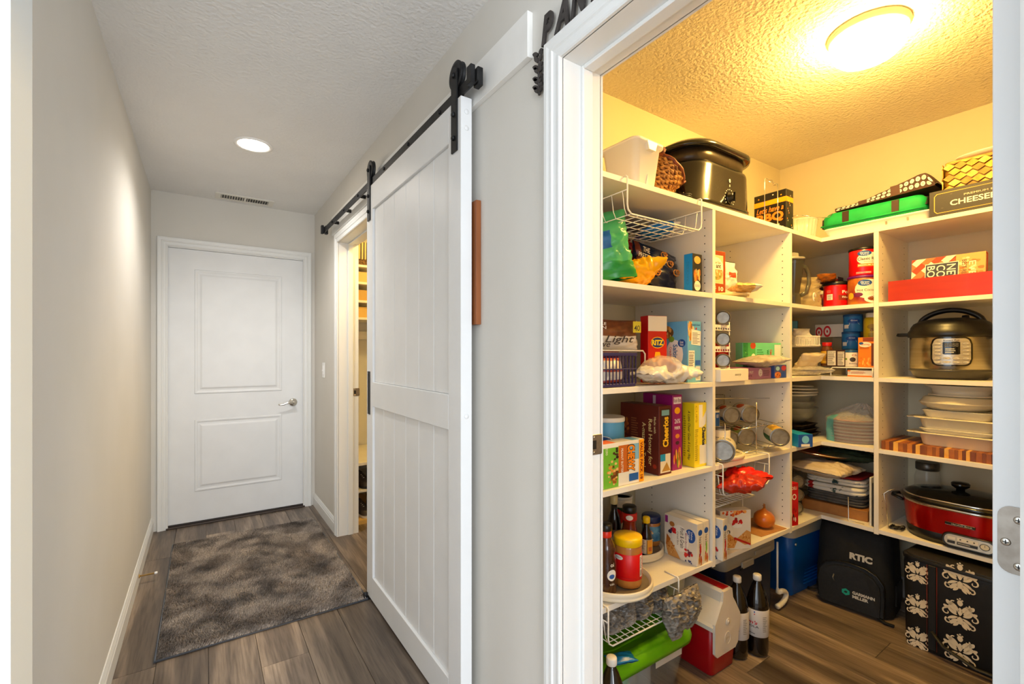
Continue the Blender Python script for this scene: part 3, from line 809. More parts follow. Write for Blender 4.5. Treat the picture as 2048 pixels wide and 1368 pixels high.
def lying(label, x, y, z, R, L, ang, lab, deco=None, mid=0, group=None):
    """axis pointing along world angle ang, lowest point on z"""
    return can(label, (x, y, z+R), R, L, lab, deco, rot=(0, PI/2, ang), mid=mid, group=group)
def jar(label, X, Y, z, prof, m, parts, deco=None, mid=None, name='jar', cat='jar', group=None, sy=1, span=2.4, dr=None):
    """prof: lathe of the vessel; parts: list of (name, profile, material)"""
    t = thing(name, label, cat, (X, Y, z+.0005), 0, group)
    mb = MB(); mb.lathe(prof, m, 32, sy=sy); mb.build('vessel', t)
    for n, p, mm in parts: mb = MB(); mb.lathe(p, mm, 32, cap=(n != 'label'), sy=sy); mb.build(n, t)
    if deco:
        R, z0, z1 = dr; mb = MB(); decals(mb, cylframe(R, z0, z1, face(X, Y) if mid is None else mid, span, sy), deco, True); mb.build('printing', t)
    return t
def wirebox(label, x0, x1, y0, y1, z0, zt, loc0, m=WIREW, nx=9, ny=7, r=.0028, hook=True, name='wire_basket', cat='basket', rw=.0016, front_open=True):
    """under-shelf wire basket hanging from the shelf above (top at zt)"""
    t = thing(name, label, cat, loc0); off = tuple(-q for q in loc0)
    mb = MB()
    zz = zt+.003
    def bend(pts): return pts
    # front frame: hooks over the shelf edge
    yf = y0-.012
    mb.tube([(x0, y0+.05, zz), (x0, yf+.004, zz), (x0, yf, zz-.004), (x0, yf, z0+.03), (x0+.004, yf, z0+.012), (x0+.02, yf, z0), (x1-.02, yf, z0), (x1-.004, yf, z0+.012), (x1, yf, z0+.03), (x1, yf, zz-.004), (x1, yf+.004, zz), (x1, y0+.05, zz)], r, m, 8)
    mb.build('front_frame', t, off)
    mb = MB()
    for i in range(nx+1):
        x = x0+.02+(x1-x0-.04)*i/nx
        mb.tube([(x, yf+.004, z0), (x, y1-.01, z0), (x, y1, z0+.01), (x, y1, zt-.045)], rw, m, 5)
    mb.build('wire', t, off)
    mb = MB()
    for j in range(ny):
        y = yf+.02+(y1-yf-.03)*j/(ny-1)
        mb.tube([(x0-.002, y, zt-.045), (x0+.008, y, z0+.02), (x0+.02, y, z0), (x1-.02, y, z0), (x1-.008, y, z0+.02), (x1+.002, y, zt-.045)], rw, m, 5)
    mb.tube([(x0-.002, yf, zt-.045), (x0-.002, y1, zt-.045), (x1+.002, y1, zt-.045), (x1+.002, yf, zt-.045)], r*.7, m, 6)
    mb.build('wire', t, off)
    return t
Z0, Z1, Z2, Z3, Z4 = ZS
# ================================================================== TOP OF THE LEFT UNIT
cb = bag('clear bag of orange-brown snacks at the left end of the top shelf', .13, .20, .08, (1.135, 1.31, Z4+.001), (0, 0, .3), BAGC, 3, name='clear_bag', amp=.012)
mb = MB()
rr = random.Random(5)
for i in range(26):
    a = rr.random()*6.28; p = Vector((rr.uniform(-.05, .05), rr.uniform(-.022, .022), rr.uniform(.015, .06)))
    mb.tube([p, p+Vector((.016*math.cos(a), .006*math.sin(a), .014*math.sin(a*2)))], .0035, ['#c2602a', '#a84a1c', '#d98a4a'][i % 3], 5)
stuff(mb.build('snack_sticks', cb))
t = thing('plastic_bin', 'white plastic bin on the top shelf beside the wicker basket', 'bin', (1.325, 1.175, Z4+.0005), .04)
WB = col('#f0ece4', .35)
mb = MB(); mb.loft([(0, .115, .13, .022), (.004, .118, .135, .024), (.150, .150, .165, .026), (.152, .170, .185, .030), (.162, .172, .187, .030), (.162, .154, .169, .026), (.148, .146, .160, .024), (.008, .108, .125, .02)], WB, 6); mb.build('body', t)
mb = MB(); mb.prism([(-.028, 0), (.028, 0), (.018, -.030), (-.018, -.030)], -.004, .012, WB, lambda a, b, c: (a, -.083-c, .158+b)); mb.build('front_grip', t)
mb = MB(); mb.prism([(-.008, 0), (.008, 0), (0, .045)], 0, .003, WB, lambda a, b, c: (a, -.068-c-b*.1, .004+b)); mb.build('moulded_rib', t)
# wicker basket lying on its side
t = thing('wicker_basket', 'dark brown woven wicker basket with looped handles tipped on the top shelf', 'basket', (1.490, 1.180, Z4+.096), rot=(math.radians(14), math.radians(38), 0))
WK = noisy('#6b3c16', '#c9995a', 70, .6, .5, 200); WK2 = noisy('#4a1f10', '#7c3d1e', 60, .5, .4, 150)
mb = MB()
for j in range(9):
    z = -.055+.012*j; R = .052+.024*math.sin((j+1)/10*PI*.55)
    pts = [((R+.0035*math.cos(i*PI+ (j % 2)*PI))*math.cos(2*PI*i/36), (R+.0035*math.cos(i*PI+(j % 2)*PI))*math.sin(2*PI*i/36), z+.003*math.sin(i*PI/2)) for i in range(36)]
    mb.tube(pts, .0062, WK, 6, closed=True)
mb.lathe([(0, -.057), (.058, -.055), (.074, .04), (.072, .045), (.05, -.05), (0, -.052)], WK2, 24, cap=False)
stuff(mb.build('woven_body', t))
mb = MB(); mb.tube([(.079*math.cos(2*PI*i/30), .079*math.sin(2*PI*i/30), .052+.002*math.sin(i*2)) for i in range(30)], .008, WK2, 8, closed=True); mb.build('rim', t)
for s in (1, -1):
    mb = MB()
    for q in (-.004, .004): mb.tube([(s*(.072+q*.3), -.035, .052), (s*(.078+q), -.03, .078), (s*.082, 0, .092+q), (s*(.078+q), .03, .078), (s*.072, .035, .052)], .005, WK2, 6)
    mb.build('handle', t)
# roaster oven
rx, ry = 1.845, 1.245
t = thing('roaster_oven', 'black countertop roaster oven with dial on the top shelf', 'roaster oven', (rx, ry, Z4+.0005), 0)
RBK = col('#141211', .16, coat=.4); RBR = noisy('#3a3128', '#463c31', 30, .3, metal=.5)
mb = MB(); mb.loft([(.012, .42, .27, .10), (.016, .46, .29, .11), (.030, .462, .292, .11), (.034, .455, .285, .11), (.175, .455, .285, .12), (.190, .45, .28, .12), (.196, .43, .265, .11)], RBK, 8); mb.build('body', t)
mb = MB(); mb.loft([(.196, .405, .255, .11), (.198, .411, .26, .11), (.25, .425, .27, .115), (.252, .40, .26, .10)], RBR, 8); mb.build('liner_pan', t)
mb = MB(); mb.loft([(.247, .44, .28, .115), (.249, .475, .310, .13), (.254, .482, .316, .135), (.266, .482, .316, .135), (.270, .46, .30, .13), (.285, .42, .27, .12), (.297, .33, .21, .09), (.301, .2, .12, .05)], RBK, 8); mb.build('lid', t)
mb = MB(); mb.tube([(-.06, .03, .298), (-.055, .03, .315), (0, .03, .32), (.055, .03, .315), (.06, .03, .298)], .008, BLACKP, 8); mb.build('lid_handle', t)
for sx in (-1, 1):
    for sy in (-1, 1): mb = MB(); mb.lathe([(.014, 0), (.016, .014)], BLACKP, 12, sx*.15, sy*.09); mb.build('foot', t)
dxx = .005
mb = MB(Matrix.Translation((dxx, -.1425, .062)) @ Matrix.Rotation(PI/2, 4, 'X')); mb.lathe([(.027, 0), (.025, .006), (.019, .008), (.017, .02), (.012, .022), (0, .022)], BLACKG, 28); mb.box(-.0035, .0035, -.019, .019, .018, .027, BLACKG, .001); mb.build('dial', t)
mb = MB(); sf = lambda x, y, o: (dxx+x, -.1428-o, .062+y)
its = []
for i in range(13):
    a = math.radians(-40+i*260/12); q = (.035*math.cos(a), .035*math.sin(a)); its.append(('p', [(q[0]-.002, q[1]-.0018), (q[0]+.002, q[1]-.0018), (q[0]+.002, q[1]+.0018), (q[0]-.002, q[1]+.0018)], '#e8e6e0'))
its += [('e', 0, .072, .006, .008, '#e8e6e0'), ('t', 'GE', -.004, .068, .004, .076, '#1b1918'), ('t', '8', -.003, .046, .003, .056, '#e8e6e0')]
decals(mb, sf, its); mb.build('printing', t)
t = thing('power_cord', 'black coiled power cord lying before the roaster oven on the top shelf', 'cord', (1.572, 1.115, Z4+.004))
mb = MB(); mb.tube([(.032*math.cos(i*.5)*(1-.01*i), .016*math.sin(i*.5), .0+.0006*i) for i in range(45)], .0028, BLACKP, 6); mb.build('cable', t)
mb = MB(); mb.box(.028, .05, -.012, .006, -.004, .008, '#b9b4ac', .002); mb.build('plug', t)
# BBQ box with wire rack before it
t = carton('black gift box printed BBQ with orange band on the top shelf', .155, .07, .20, (2.367, 1.18, Z4+.0005), -PI/2, col('#15110f', .4), {
  'front': [('r', 0, .70, 1, .82, '#e0920f'), ('t', 'Let\'s have a', .08, .52, .92, .66, '#d9822e', {'shear': .3}), ('t', 'BBQ', .08, .25, .92, .5, '#e07a2c', {'bold': .04}), ('r', .2, .16, .8, .19, '#d8cfc0')]+[('e', x, y, .022, .015, c) for x, y, c in ((.15, .9, '#e0920f'), (.6, .93, '#d8cfc0'), (.85, .88, '#e0920f'), (.1, .1, '#e0920f'), (.5, .06, '#e0b24f'), (.9, .1, '#d8cfc0'))],
  'left': [('r', 0, .70, 1, .82, '#e0920f')]+[('e', .1+.8*((i*37) % 17)/17, .05+.9*((i*23) % 19)/19, .02, .014, ['#e0920f', '#d8cfc0'][i % 2]) for i in range(14)],
  'right': [('r', 0, .70, 1, .82, '#e0920f')]+[('e', .1+.8*((i*37) % 17)/17, .05+.9*((i*23) % 19)/19, .03, .02, ['#e0920f', '#d8cfc0'][i % 2]) for i in range(14)]}, cat='gift box', name='gift_box')
t = thing('wire_rack', 'thin chrome wire rack standing on the top shelf before the black gift box', 'rack', (2.262, 1.125, Z4+.0005))
mb = MB(); mb.tube([(-.085, 0, .002), (-.085, 0, .215), (-.075, .0, .225), (-.02, 0, .226), (.0, 0, .206), (.012, 0, .210)], .002, CHROME, 6)
mb.tube([(.005, -.015, .002), (.005, -.015, .208)], .002, CHROME, 6); mb.tube([(-.085, 0, .002), (-.085, -.03, .002), (.005, -.03, .002), (.005, -.015, .002)], .002, CHROME, 6); mb.tube([(-.05, 0, .215), (.005, -.015, .208)], .002, CHROME, 6)
mb.build('wire_frame', t)
# ================================================================== TOP OF THE CORNER AND FAR UNITS
t = thing('glass_dish_stack', 'ribbed clear glass dish in the corner of the top shelf', 'glass dish', (2.62, 1.165, Z4+.0005))
mb = MB()
def rib(a, k): 
    R = .062+.012*k+.003*math.cos(a*2*PI*22); return (R*math.cos(2*PI*a), R*math.sin(2*PI*a), .002+.095*k)
mb.grid(rib, 88, 6, clear('#e6e6dc', .38, .1)); mb.lathe([(0, .001), (.06, .002)], clear('#e6e6dc', .38, .1), 24, cap=False); mb.lathe([(.073, .097), (.078, .10), (.073, .103)], clear('#f4f2ea', .6, .1), 32, cap=False); mb.build('bowl', t)
t = thing('chrome_rack', 'chrome wire hook piece lying over the glass dish on the top shelf', 'rack', (2.60, 1.115, Z4+.0075))
mb = MB(); mb.tube([(-.03, .02, .112), (.03, -.02, .098), (.075, -.06, .098), (.085, -.07, .115)], .0022, CHROME, 6); mb.tube([(-.03, .02, .112), (-.045, .06, .114), (-.035, .1, .112)], .0022, CHROME, 6); mb.build('wire_frame', t)
# white tray with its notches
yA, yB = YB(1646, 2.665), YB(1860, 2.665)
t = thing('plastic_tray', 'large white plastic tray under the green tote on the top shelf', 'tray', (2.80, (yA+yB)/2+.0, Z4+.0005), -PI/2)
L = yA-yB
mb = MB(); mb.loft([(0, L-.03, .22, .02), (.036, L-.005, .25, .02), (.038, L+.004, .262, .022), (.044, L+.004, .262, .022), (.044, L-.012, .24, .02), (.010, L-.045, .21, .02)], WB, 5); mb.build('body', t)
for q in (.05, .13): mb = MB(); mb.box(q-.003, q+.003, -.1245, -.118, .014, .028, '#8d8672'); mb.build('slot', t)
# green tote
GRN = noisy('#0f8f4a', '#129a52', 30, .7, .3, 300, bdist=.0005)
yA2, yB2 = YB(1642, 2.68), YB(1852, 2.68)
t = thing('tote_bag', 'flat green fabric tote with dark straps on the white tray', 'tote bag', (2.80, (yA2+yB2)/2, Z4+.046), -PI/2)
L = yA2-yB2
mb = MB(); mb.loft([(0, L*.96, .225, .03), (.012, L, .24, .035), (.062, L*.985, .235, .03), (.080, L*.9, .21, .03), (.084, L*.7, .17, .03)], GRN, 6); mb.build('body', t)
mb = MB(); mb.tube([(-L/2, -.1215, .016), (L/2, -.1215, .016)], .0045, GRN, 6); mb.build('piping', t)
for q in (-.10, .10): mb = MB(); mb.box(q-.014, q+.014, -.123, -.116, .012, .074, '#3a2417', .001); mb.build('strap', t)
mb = MB(); mb.loft([(.012, .02, .2, .008), (.058, .02, .19, .008)], '#1f1712'); mb.T = None; o = mb.build('end_trim', t, (-L/2+.004, 0, 0))
mb = MB(); mb.loft([(.03, .05, .15, .012), (.069, .04, .12, .01)], '#16130f'); mb.build('end_trim', t, (L/2-.02, -.03, 0))
# brown and blue circle-print casserole bag
yA3, yB3 = YB(1668, 2.70), YB(1885, 2.70)
L = (yA3-yB3)*.93
t = thing('casserole_carrier', 'brown quilted carrier with pale blue circles resting on the green tote', 'bag', (2.80, (yA3+yB3)/2+.01, Z4+.1425), rot=(0, math.radians(-3), -PI/2))
BRN = noisy('#3f2014', '#4d2a1b', 40, .7)
def ztop(a): return .012+.05*max(0, min(1, (a-.25)/.6))**1.2*(1 if a < .93 else (1-a)/.07)
mb = MB()
mb.grid(lambda a, b: (-L/2+L*a, -.10+.2*b, .004+ztop(a)+.006*math.sin(PI*b)+.0015*math.sin(a*30)), 40, 8, BRN)
mb.grid(lambda a, b: (-L/2+L*a, -.10, .0+(.004+ztop(a))*b), 40, 2, BRN); mb.grid(lambda a, b: (-L/2+L*a, .10, (.004+ztop(a))*b), 40, 2, BRN)
mb.grid(lambda a, b: (-L/2, -.1+.2*a, (.004+ztop(0))*b), 2, 2, BRN); mb.grid(lambda a, b: (-L/2+L*a, -.1+.2*b, 0), 2, 2, BRN)
mb.build('body', t)
mb = MB(); its = []
for i in range(18):
    for j in range(2):
        x = .035+i*.054; 
        if x > .96 or (.30 < x < .34) or (.60 < x < .66): continue
        y = (.3+.42*j); its += [('e', x+.012*j, y, .021, .17, '#a9c3c4' if (i+j) % 2 else '#dfe6df'), ('e', x+.012*j, y, .012, .09, '#7fa3a8' if (i+j) % 3 else '#b9c9c4')]
decals(mb, lambda x, y, o: (-L/2+L*x, -.1003-o, .001+(.003+ztop(x))*y), its); stuff(mb.build('circle_print', t))
for q in (-.075, .055): mb = MB(); a = (q+L/2)/L; mb.box(q-.018, q+.018, -.1035, -.1, 0, .006+ztop(a), '#4a2517', .0008); mb.build('strap', t)
# cheeseboard box
yA4, yB4 = YB(1856, 2.66), YB(1990, 2.66)+0
Lc = .36
t = carton('black box with gold frame and white CHEESEBOARD lettering on the top shelf', Lc, .25, .112, (2.66+.125, yA4-.004-Lc/2, Z4+.0005), -PI/2, col('#2d2823', .5), {
  'front': [('r', .07, .86, .93, .88, '#c9a548'), ('r', .07, .12, .93, .14, '#c9a548'), ('r', .045, .22, .052, .78, '#c9a548'), ('r', .948, .22, .955, .78, '#c9a548'), ('p', [(.045, .78), (.052, .78), (.075, .86), (.07, .88)], '#c9a548'), ('p', [(.045, .22), (.07, .12), (.075, .14), (.052, .22)], '#c9a548'),
            ('t', 'PREMIUM BAMBOO', .31, .63, .74, .70, '#c9bda4'), ('t', 'CHEESEBOARD', .19, .33, .86, .54, '#efe9dc', {'bold': .02})]+[('p', [(x-.015, y), (x, y+.02), (x+.015, y), (x, y-.02)], '#4b443c') for x, y in ((.2, .78), (.12, .3), (.8, .22))]}, cat='box', name='cheeseboard_box')
# woven palm basket
t = thing('palm_basket', 'yellow plaited palm-leaf basket on top of the black cheeseboard box', 'basket', (2.80, .500, Z4+.1135), -PI/2+.05)
PALM = [noisy('#b98a2e', '#d8b355', 40, .6, .3, 120, stretch=(1, 1, .3)), noisy('#c9a145', '#e3c878', 40, .6, .3, 120), noisy('#94702a', '#b58f3e', 40, .6)]
w, d, h = .26, .14, .125
mb = MB(); mb.loft([(0, w*.92, d*.9, .02), (.05, w, d, .03), (h, w*.98, d*.95, .03), (h, w*.94, d*.88, .03), (.01, w*.9, d*.8, .02)], '#7d5d22', 5); mb.build('lining', t)
cnt = 0
for sd in range(2):
    ww = w if sd == 0 else d
    n = int(ww/.034)
    for i in range(n):
        for j in range(6):
            cx = -ww/2+(i+.5+.5*(j % 2))*ww/n; cz = .012+j*h/5.2
            if cx > ww/2: continue
            m = PALM[(i+j) % 3]; e = .0215
            pts = [(cx-e, cz), (cx-.002, cz-e*.72), (cx+e, cz-.001), (cx+.002, cz+e*.72)]
            pts = [(max(-ww/2, min(ww/2, a)), max(.001, min(h, b))) for a, b in pts]
            mb = MB()
            if sd == 0: mb.prism(pts, 0, .003, m, lambda a, b, c: (a, -d/2-.0006-c-(.0015*((i+j) % 2)), b))
            else: mb.prism(pts, 0, .003, m, lambda a, b, c: (-w/2-.0006-c-(.0015*((i+j) % 2)), -a, b))
            mb.build('palm_strip', t); cnt += 1
for q in range(3): mb = MB(); mb.loft([(h-.004+.004*q, w*.99, d*.97, .03), (h+.004*q, w*.99, d*.97, .03)], PALM[q], 5); mb.build('rim_strip', t)
t = thing('white_plate', 'white plate lying on top of the palm basket', 'plate', (2.79, .50, Z4+.2545), rot=(0, 0, -PI/2))
mb = MB(); mb.lathe([(0, 0), (.06, .001), (.098, .012), (.1, .015), (.095, .015), (.06, .005), (0, .004)], WB, 32, cap=False, sy=.55); mb.build('dish', t)
# ================================================================== LEFT UNIT, BAY 1, second shelf from the top (Z3)
wirebox('white wire basket hung under the top shelf above the chip bags', 1.185, 1.600, FY, 1.40, 1.745, Z4, (1.39, FY, 1.745))
bag('blue snack bag lying in the hanging wire basket', .16, .16, .05, (1.50, 1.30, 1.775), (math.radians(80), 0, .9), col('#1f6fb5', .3), 9, mf=lambda a, k: col('#e8e4dc', .3) if k > .82 else col('#1f6fb5', .3))
bag('dark blue flat bag lying at the back of the hanging wire basket', .2, .15, .03, (1.36, 1.36, 1.765), (math.radians(86), 0, .1), col('#1c2340', .35), 12)
t = bag('green chip bag standing at the left end of the second shelf', .23, .262, .095, (1.215, 1.20, Z3+.001), (math.radians(-7), math.radians(-9), math.radians(-38)), col('#2a8a4c', .28), 2,
    mf=lambda a, k: col('#1f5d9a', .3) if (.60 < a < .80 and .42 < k < .66) else (col('#1a7a38', .28) if k < .22 else col('#4a9f6c', .28)), k0=.06, amp=.010)
bag('red snack bag leaning behind the yellow bag on the second shelf', .16, .16, .06, (1.470, 1.335, Z3+.075), (math.radians(-25), math.radians(28), 0), col('#c21c1c', .25), 21, amp=.010, mf=lambda a, k: col('#3a0f10', .3) if .62 < a < .70 and .3 < k < .7 else col('#c21c1c', .25))
bag('yellow snack bag lying at the front of the second shelf', .20, .19, .085, (1.30, 1.245, Z3+.043), (math.radians(72), math.radians(10), math.radians(60)), col('#e0a51a', .22), 31, amp=.012)
FOODP = noisy('#8a5220', '#c8924a', 50, .5)
t = bag('dark blue pretzel bag lying against the blue cracker box', .23, .185, .07, (1.565, 1.235, Z3+.010), (math.radians(-16), math.radians(14), math.radians(-12)), col('#1d2038', .25), 41, amp=.009, k0=.04, mf=lambda a, k: col('#6d3a28', .3) if .55 < a < .62 else col('#1d2038', .25))
p = MB()
for i in range(9):
    cx, cz = -.02+.033*((i*7) % 4), .045+.03*((i*5) % 4)
    for (dx, dz, R) in ((0, 0, .014), (.009, .007, .009)): p.tube([(cx+dx+R*math.cos(q*PI/6), -.0405-.001*i*.2, cz+dz+R*math.sin(q*PI/6)) for q in range(12)], .0022, FOODP, 5, closed=True)
stuff(p.build('pretzel_print', t))
p = MB(); decals(p, lambda x, y, o: (-.11+.07*x, -.036-o, .03+.12*y), [('t', 'THE', .3, .75, .8, .95, '#e8e2d6'), ('t', 'PRETZEL', .0, .5, 1, .68, '#e8e2d6')]); p.build('printing', t)
cartonA('blue and black cracker box at the right end of the second shelf', 1385, 1404, 508, 1.10, Z3, col('#1a1d22', .4), {
  'left': [('r', 0, 0, 1, 1, '#1787c9'), ('t', 'CRACKERS', .3, .2, .6, .8, '#1f78b4', {'rot': 90})],
  'front': [('e', .5, .84, .34, .10, '#d9a35a'), ('b', .5, .5, .32, .2, 12, .1, ['#c98a3c', '#e3b877', '#a9662a']), ('e', .5, .17, .33, .13, '#e9e0cc'), ('t', 'GOOD', .25, .14, .75, .20, '#2c4a7a')]}, ul=1368)
# bay 2, Z3
t = thing('turntable', 'pale round turntable on the second shelf under the popcorn', 'turntable', (1.945, 1.215, Z3+.0005))
mb = MB(); mb.lathe([(0, .004), (.09, .004), (.11, .006), (.122, .010), (.127, .012), (.128, .018), (.122, .020), (.118, .016), (0, .015)], noisy('#d9c493', '#e6d5ab', 14, .45), 40); mb.build('plate', t)
mb = MB(); mb.lathe([(.08, 0), (.08, .004)], WB, 30); mb.build('base', t)
KR = noisy('#d8c6a0', '#e6d8bb', 50, .6)
carton('brown grain box with oval window picture at the front of the second shelf', .10, .045, .19, (1.862, 1.185, Z3+.0165), -.10, KR, {
  'front': [('r', 0, 0, 1, .25, '#8a3f1c'), ('r', .0, .9, 1, 1, '#8a3f1c'), ('r', .86, .25, 1, 1, '#8a3f1c'), ('r', 0, .27, .84, .88, '#d5c39c'), ('e', .42, .58, .44, .27, '#f3ede0'), ('e', .42, .50, .40, .18, '#a98f5c'), ('b', .42, .48, .32, .14, 26, .03, ['#6f7a3a', '#caa765', '#8b6b34', '#e5d8b3']), ('r', .02, .57, .82, .72, '#f3ede0'), ('t', 'Near East', .2, .70, .7, .76, '#9b5a2c'), ('t', 'ant', .38, .60, .70, .69, '#2a211c', {'bold': .03}), ('t', '10', .55, .08, .85, .18, '#f3ede0', {'bold': .03}), ('l', .1, .08, .45, .19, 3, '#f3ede0')]}, cat='box')
bag('clear bag of pale snacks beside the brown grain box', .095, .15, .05, (1.965, 1.18, Z3+.019), (0, 0, -.1), BAGW, 51, amp=.007, mf=lambda a, k: col('#b5452f', .4) if .68 < a < .80 and .5 < k < .68 else BAGW, name='clear_bag')
carton('dark blue and red box behind the clear snack bag', .075, .045, .17, (2.055, 1.245, Z3+.0206), -.12, col('#1c2147', .4), {
  'front': [('r', 0, 0, 1, .64, '#a81f1c'), ('t', 'SALTED', .15, .42, .9, .60, '#f0a437'), ('t', 'TOFFEE', .15, .25, .9, .40, '#f0a437'), ('l', .2, .06, .8, .2, 3, '#e9dcc2')],
  'left': [('r', 0, 0, 1, .4, '#a81f1c')]}, cat='box')
t = bag('small folded bag with yellow-brown weave lying on the pale turntable', .12, .075, .035, (1.965, 1.125, Z3+.036), (math.radians(82), math.radians(0), math.radians(-25)), noisy('#b98a45', '#d9b880', 90, .5), 55, mf=lambda a, k: col('#e3dccb', .4) if a > .8 or a < .2 else noisy('#b98a45', '#d9b880', 90, .5), name='folded_bag', k0=0)
# ================================================================== BAY 1, Z2: bread shelf
WR = col('#f2eee6', .35)
t = thing('wire_riser', 'white wire riser rack holding the bread bag on the third shelf', 'rack', (1.255, 1.295, Z2+.0005))
mb = MB(); rxx, ryy, rz_ = .17, .14, .125
for y in (-.10, .16): mb.tube([(-.1, y, 0.003), (-.1, y, rz_-.01), (-.09, y, rz_), (rxx-.012, y, rz_), (rxx, y, rz_-.012), (rxx, y, .003)], .003, WR, 8)
mb.build('leg_frame', t)
mb = MB()
for i in range(14): x = -.09+.26*i/14; mb.tube([(x, -.10, rz_), (x, .16, rz_)], .0016, WR, 5)
for i in range(4): mb.tube([(-.095, -.1+.085*i, rz_-.001), (rxx-.01, -.1+.085*i, rz_-.001)], .0016, WR, 5)
stuff(mb.build('wires', t))
BRB = noisy('#5d3520', '#7b4a2c', 30, .4)
rd = thing('bread_packet', 'brown and white bread bag reading Live Light lying on the wire riser', 'bread', (1.272, 1.250, Z2+.1280), -.38)
mb = MB(); bagmesh(mb, .25, .112, .10, col('#e6ddd0', .35), 66, mf=lambda a, k: BRB if (k > .45 and .54 < a < .96) else col('#e6ddd0', .35), k0=.05, amp=.008); mb.build('bag', rd)
mb = MB(); decals(mb, lambda x, y, o: (-.115+.23*x, -.061-o, .112*y), [('t', 'WHOLE', .06, .80, .38, .89, '#efe6d6'), ('t', 'GRAIN', .06, .67, .38, .77, '#efe6d6'), ('t', 'Live', .2, .08, .45, .28, '#3a2a22', {'shear': .3}), ('t', 'Light', .36, .16, .86, .46, '#3a2a22', {'shear': .3}), ('r', .84, .56, .98, .93, '#c9b83a'), ('t', '40', .86, .62, .96, .8, '#3a2a22')]); mb.build('printing', rd)
# ritz
RED = col('#b5161b', .35)
carton('red cracker box with white top flap open reading RITZ on the third shelf', .088, .05, .262, (1.482, 1.20, Z2+.0005), -.25, RED, {
  'front': [('r', 0, .77, 1, 1, '#ece4d6'), ('e', .5, .60, .36, .085, '#f0c21e'), ('e', .5, .6, .34, .075, '#16356f'), ('t', 'RITZ', .2, .56, .8, .64, '#f5d31f', {'bold': .05}), ('r', .34, .10, .66, .2, '#e8b21e'), ('p', [(.36, .2), (.64, .2), (.56, .32), (.66, .4), (.62, .46), (.38, .46), (.34, .4), (.44, .32)], '#e8b21e'), ('r', .3, .03, .7, .05, '#f0d9c8')],
  'right': [('r', 0, .77, 1, 1, '#ece4d6')]}, cat='box')
carton('dark red cracker box lying behind the RITZ box on the third shelf', .11, .06, .25, (1.36, 1.35, Z2+.0005), 0, col('#8c1218', .35), {'front': [('r', .1, .1, .9, .3, '#a52a22')]}, cat='box')
SB = noisy('#6ea9cf', '#7cb4d6', 12, .4)
CK = ['#b9823f', '#d9ab66', '#8a5a28', '#e6c388']
carton('light blue saltine cracker box on the third shelf', .088, .135, .243, (1.628, 1.185, Z2+.0005), .0, SB, {
  'left': [('e', .30, .82, .22, .10, '#6a4a26'), ('b', .27, .83, .2, .09, 22, .035, CK), ('e', .55, .46, .30, .24, '#f1efe6'), ('t', 'Saltine', .50, .33, .66, .62, '#2d6f9c', {'rot': -90, 'bold': .02}), ('t', 'Crackers', .38, .36, .46, .58, '#c0562c', {'rot': -90}), ('e', .80, .64, .13, .065, '#1f4f8f'), ('t', 'Great', .74, .64, .86, .68, '#f4f4f0'), ('t', 'Value', .74, .6, .86, .635, '#f4f4f0'), ('e', .18, .25, .28, .17, '#d9ab66'), ('b', .2, .22, .24, .15, 26, .04, CK), ('e', .86, .13, .16, .13, '#8a5a28'), ('b', .85, .12, .12, .1, 14, .035, CK), ('e', .45, .71, .1, .05, '#7c9a3c')],
  'front': [('b', .2, .82, .25, .15, 26, .05, CK), ('p', [(.25, .62), (.95, .6), (.98, .84), (.28, .87)], '#eee9dd'), ('l', .34, .63, .9, .82, 8, '#6b6660'), ('e', .62, .88, .05, .02, '#a02020'), ('t', 'Fresh Snap', .3, .92, .9, .96, '#2d5b8a')]+nutri(.06, .1, .5, .52)+[('r', .56, .28, .92, .36, '#2b5fb0'), ('r', .56, .20, .92, .26, '#e6e6e2')]+barcode(.58, .03, .92, .16)}, cat='box')
# purple basket with stuff
t = thing('plastic_basket', 'small dark purple slotted plastic basket at the left end of the third shelf', 'basket', (1.172, 1.140, Z2+.0005), .0)
PU = col('#2b2458', .4); w, d, h = .16, .10, .118
mb = MB(); mb.box(-w/2, w/2, -d/2, d/2, 0, .012, PU, .002)
for sx in (-1, 1):
    mb.box(sx*w/2-.006 if sx > 0 else -w/2, w/2 if sx > 0 else -w/2+.006, -d/2, d/2, .012, h, PU) if False else None
mb.build('bottom', t)
mb = MB()
for (x0, x1, y0, y1) in ((-w/2-.004, w/2+.004, -d/2-.004, -d/2+.004), (-w/2-.004, w/2+.004, d/2-.004, d/2+.004), (-w/2-.004, -w/2+.004, -d/2, d/2), (w/2-.004, w/2+.004, -d/2, d/2)): mb.box(x0, x1, y0, y1, h-.012, h, PU, .001); mb.box(x0, x1, y0, y1, h*.5, h*.5+.004, PU, .0005)
mb.build('rim', t)
mb = MB()
for i in range(11):
    x = -w/2+w*i/10; mb.box(x-.0016, x+.0016, -d/2-.001, -d/2+.0015, .01, h-.01, PU); mb.box(x-.0016, x+.0016, d/2-.0015, d/2+.001, .01, h-.01, PU)
for i in range(7):
    y = -d/2+d*i/6
    for sx in (-w/2, w/2): mb.box(sx-.0012, sx+.0012, y-.0016, y+.0016, .01, h-.01, PU)
stuff(mb.build('slats', t))
bag('white food packet inside the purple basket', .12, .085, .055, (1.172, 1.140, Z2+.014), (0, 0, .1), col('#ded4c4', .4), 71, amp=.008, name='food_packet', k0=.1, mf=lambda a, k: col('#9a4a3a', .4) if (int(k*9) % 4 == 0) else col('#ded4c4', .4))
LOAF = noisy('#a8703a', '#d3a468', 26, .55)
t = bag('bread loaf in a clear tied bag behind the purple basket', .10, .13, .085, (1.365, 1.165, Z2+.052), (math.radians(74), 0, math.radians(40)), LOAF, 81, amp=.006, name='bread_loaf', k0=.12)
mb = MB(); bagmesh(mb, .112, .15, .095, BAGC, 83, k0=.1, amp=.007); mb.build('clear_wrap', t)
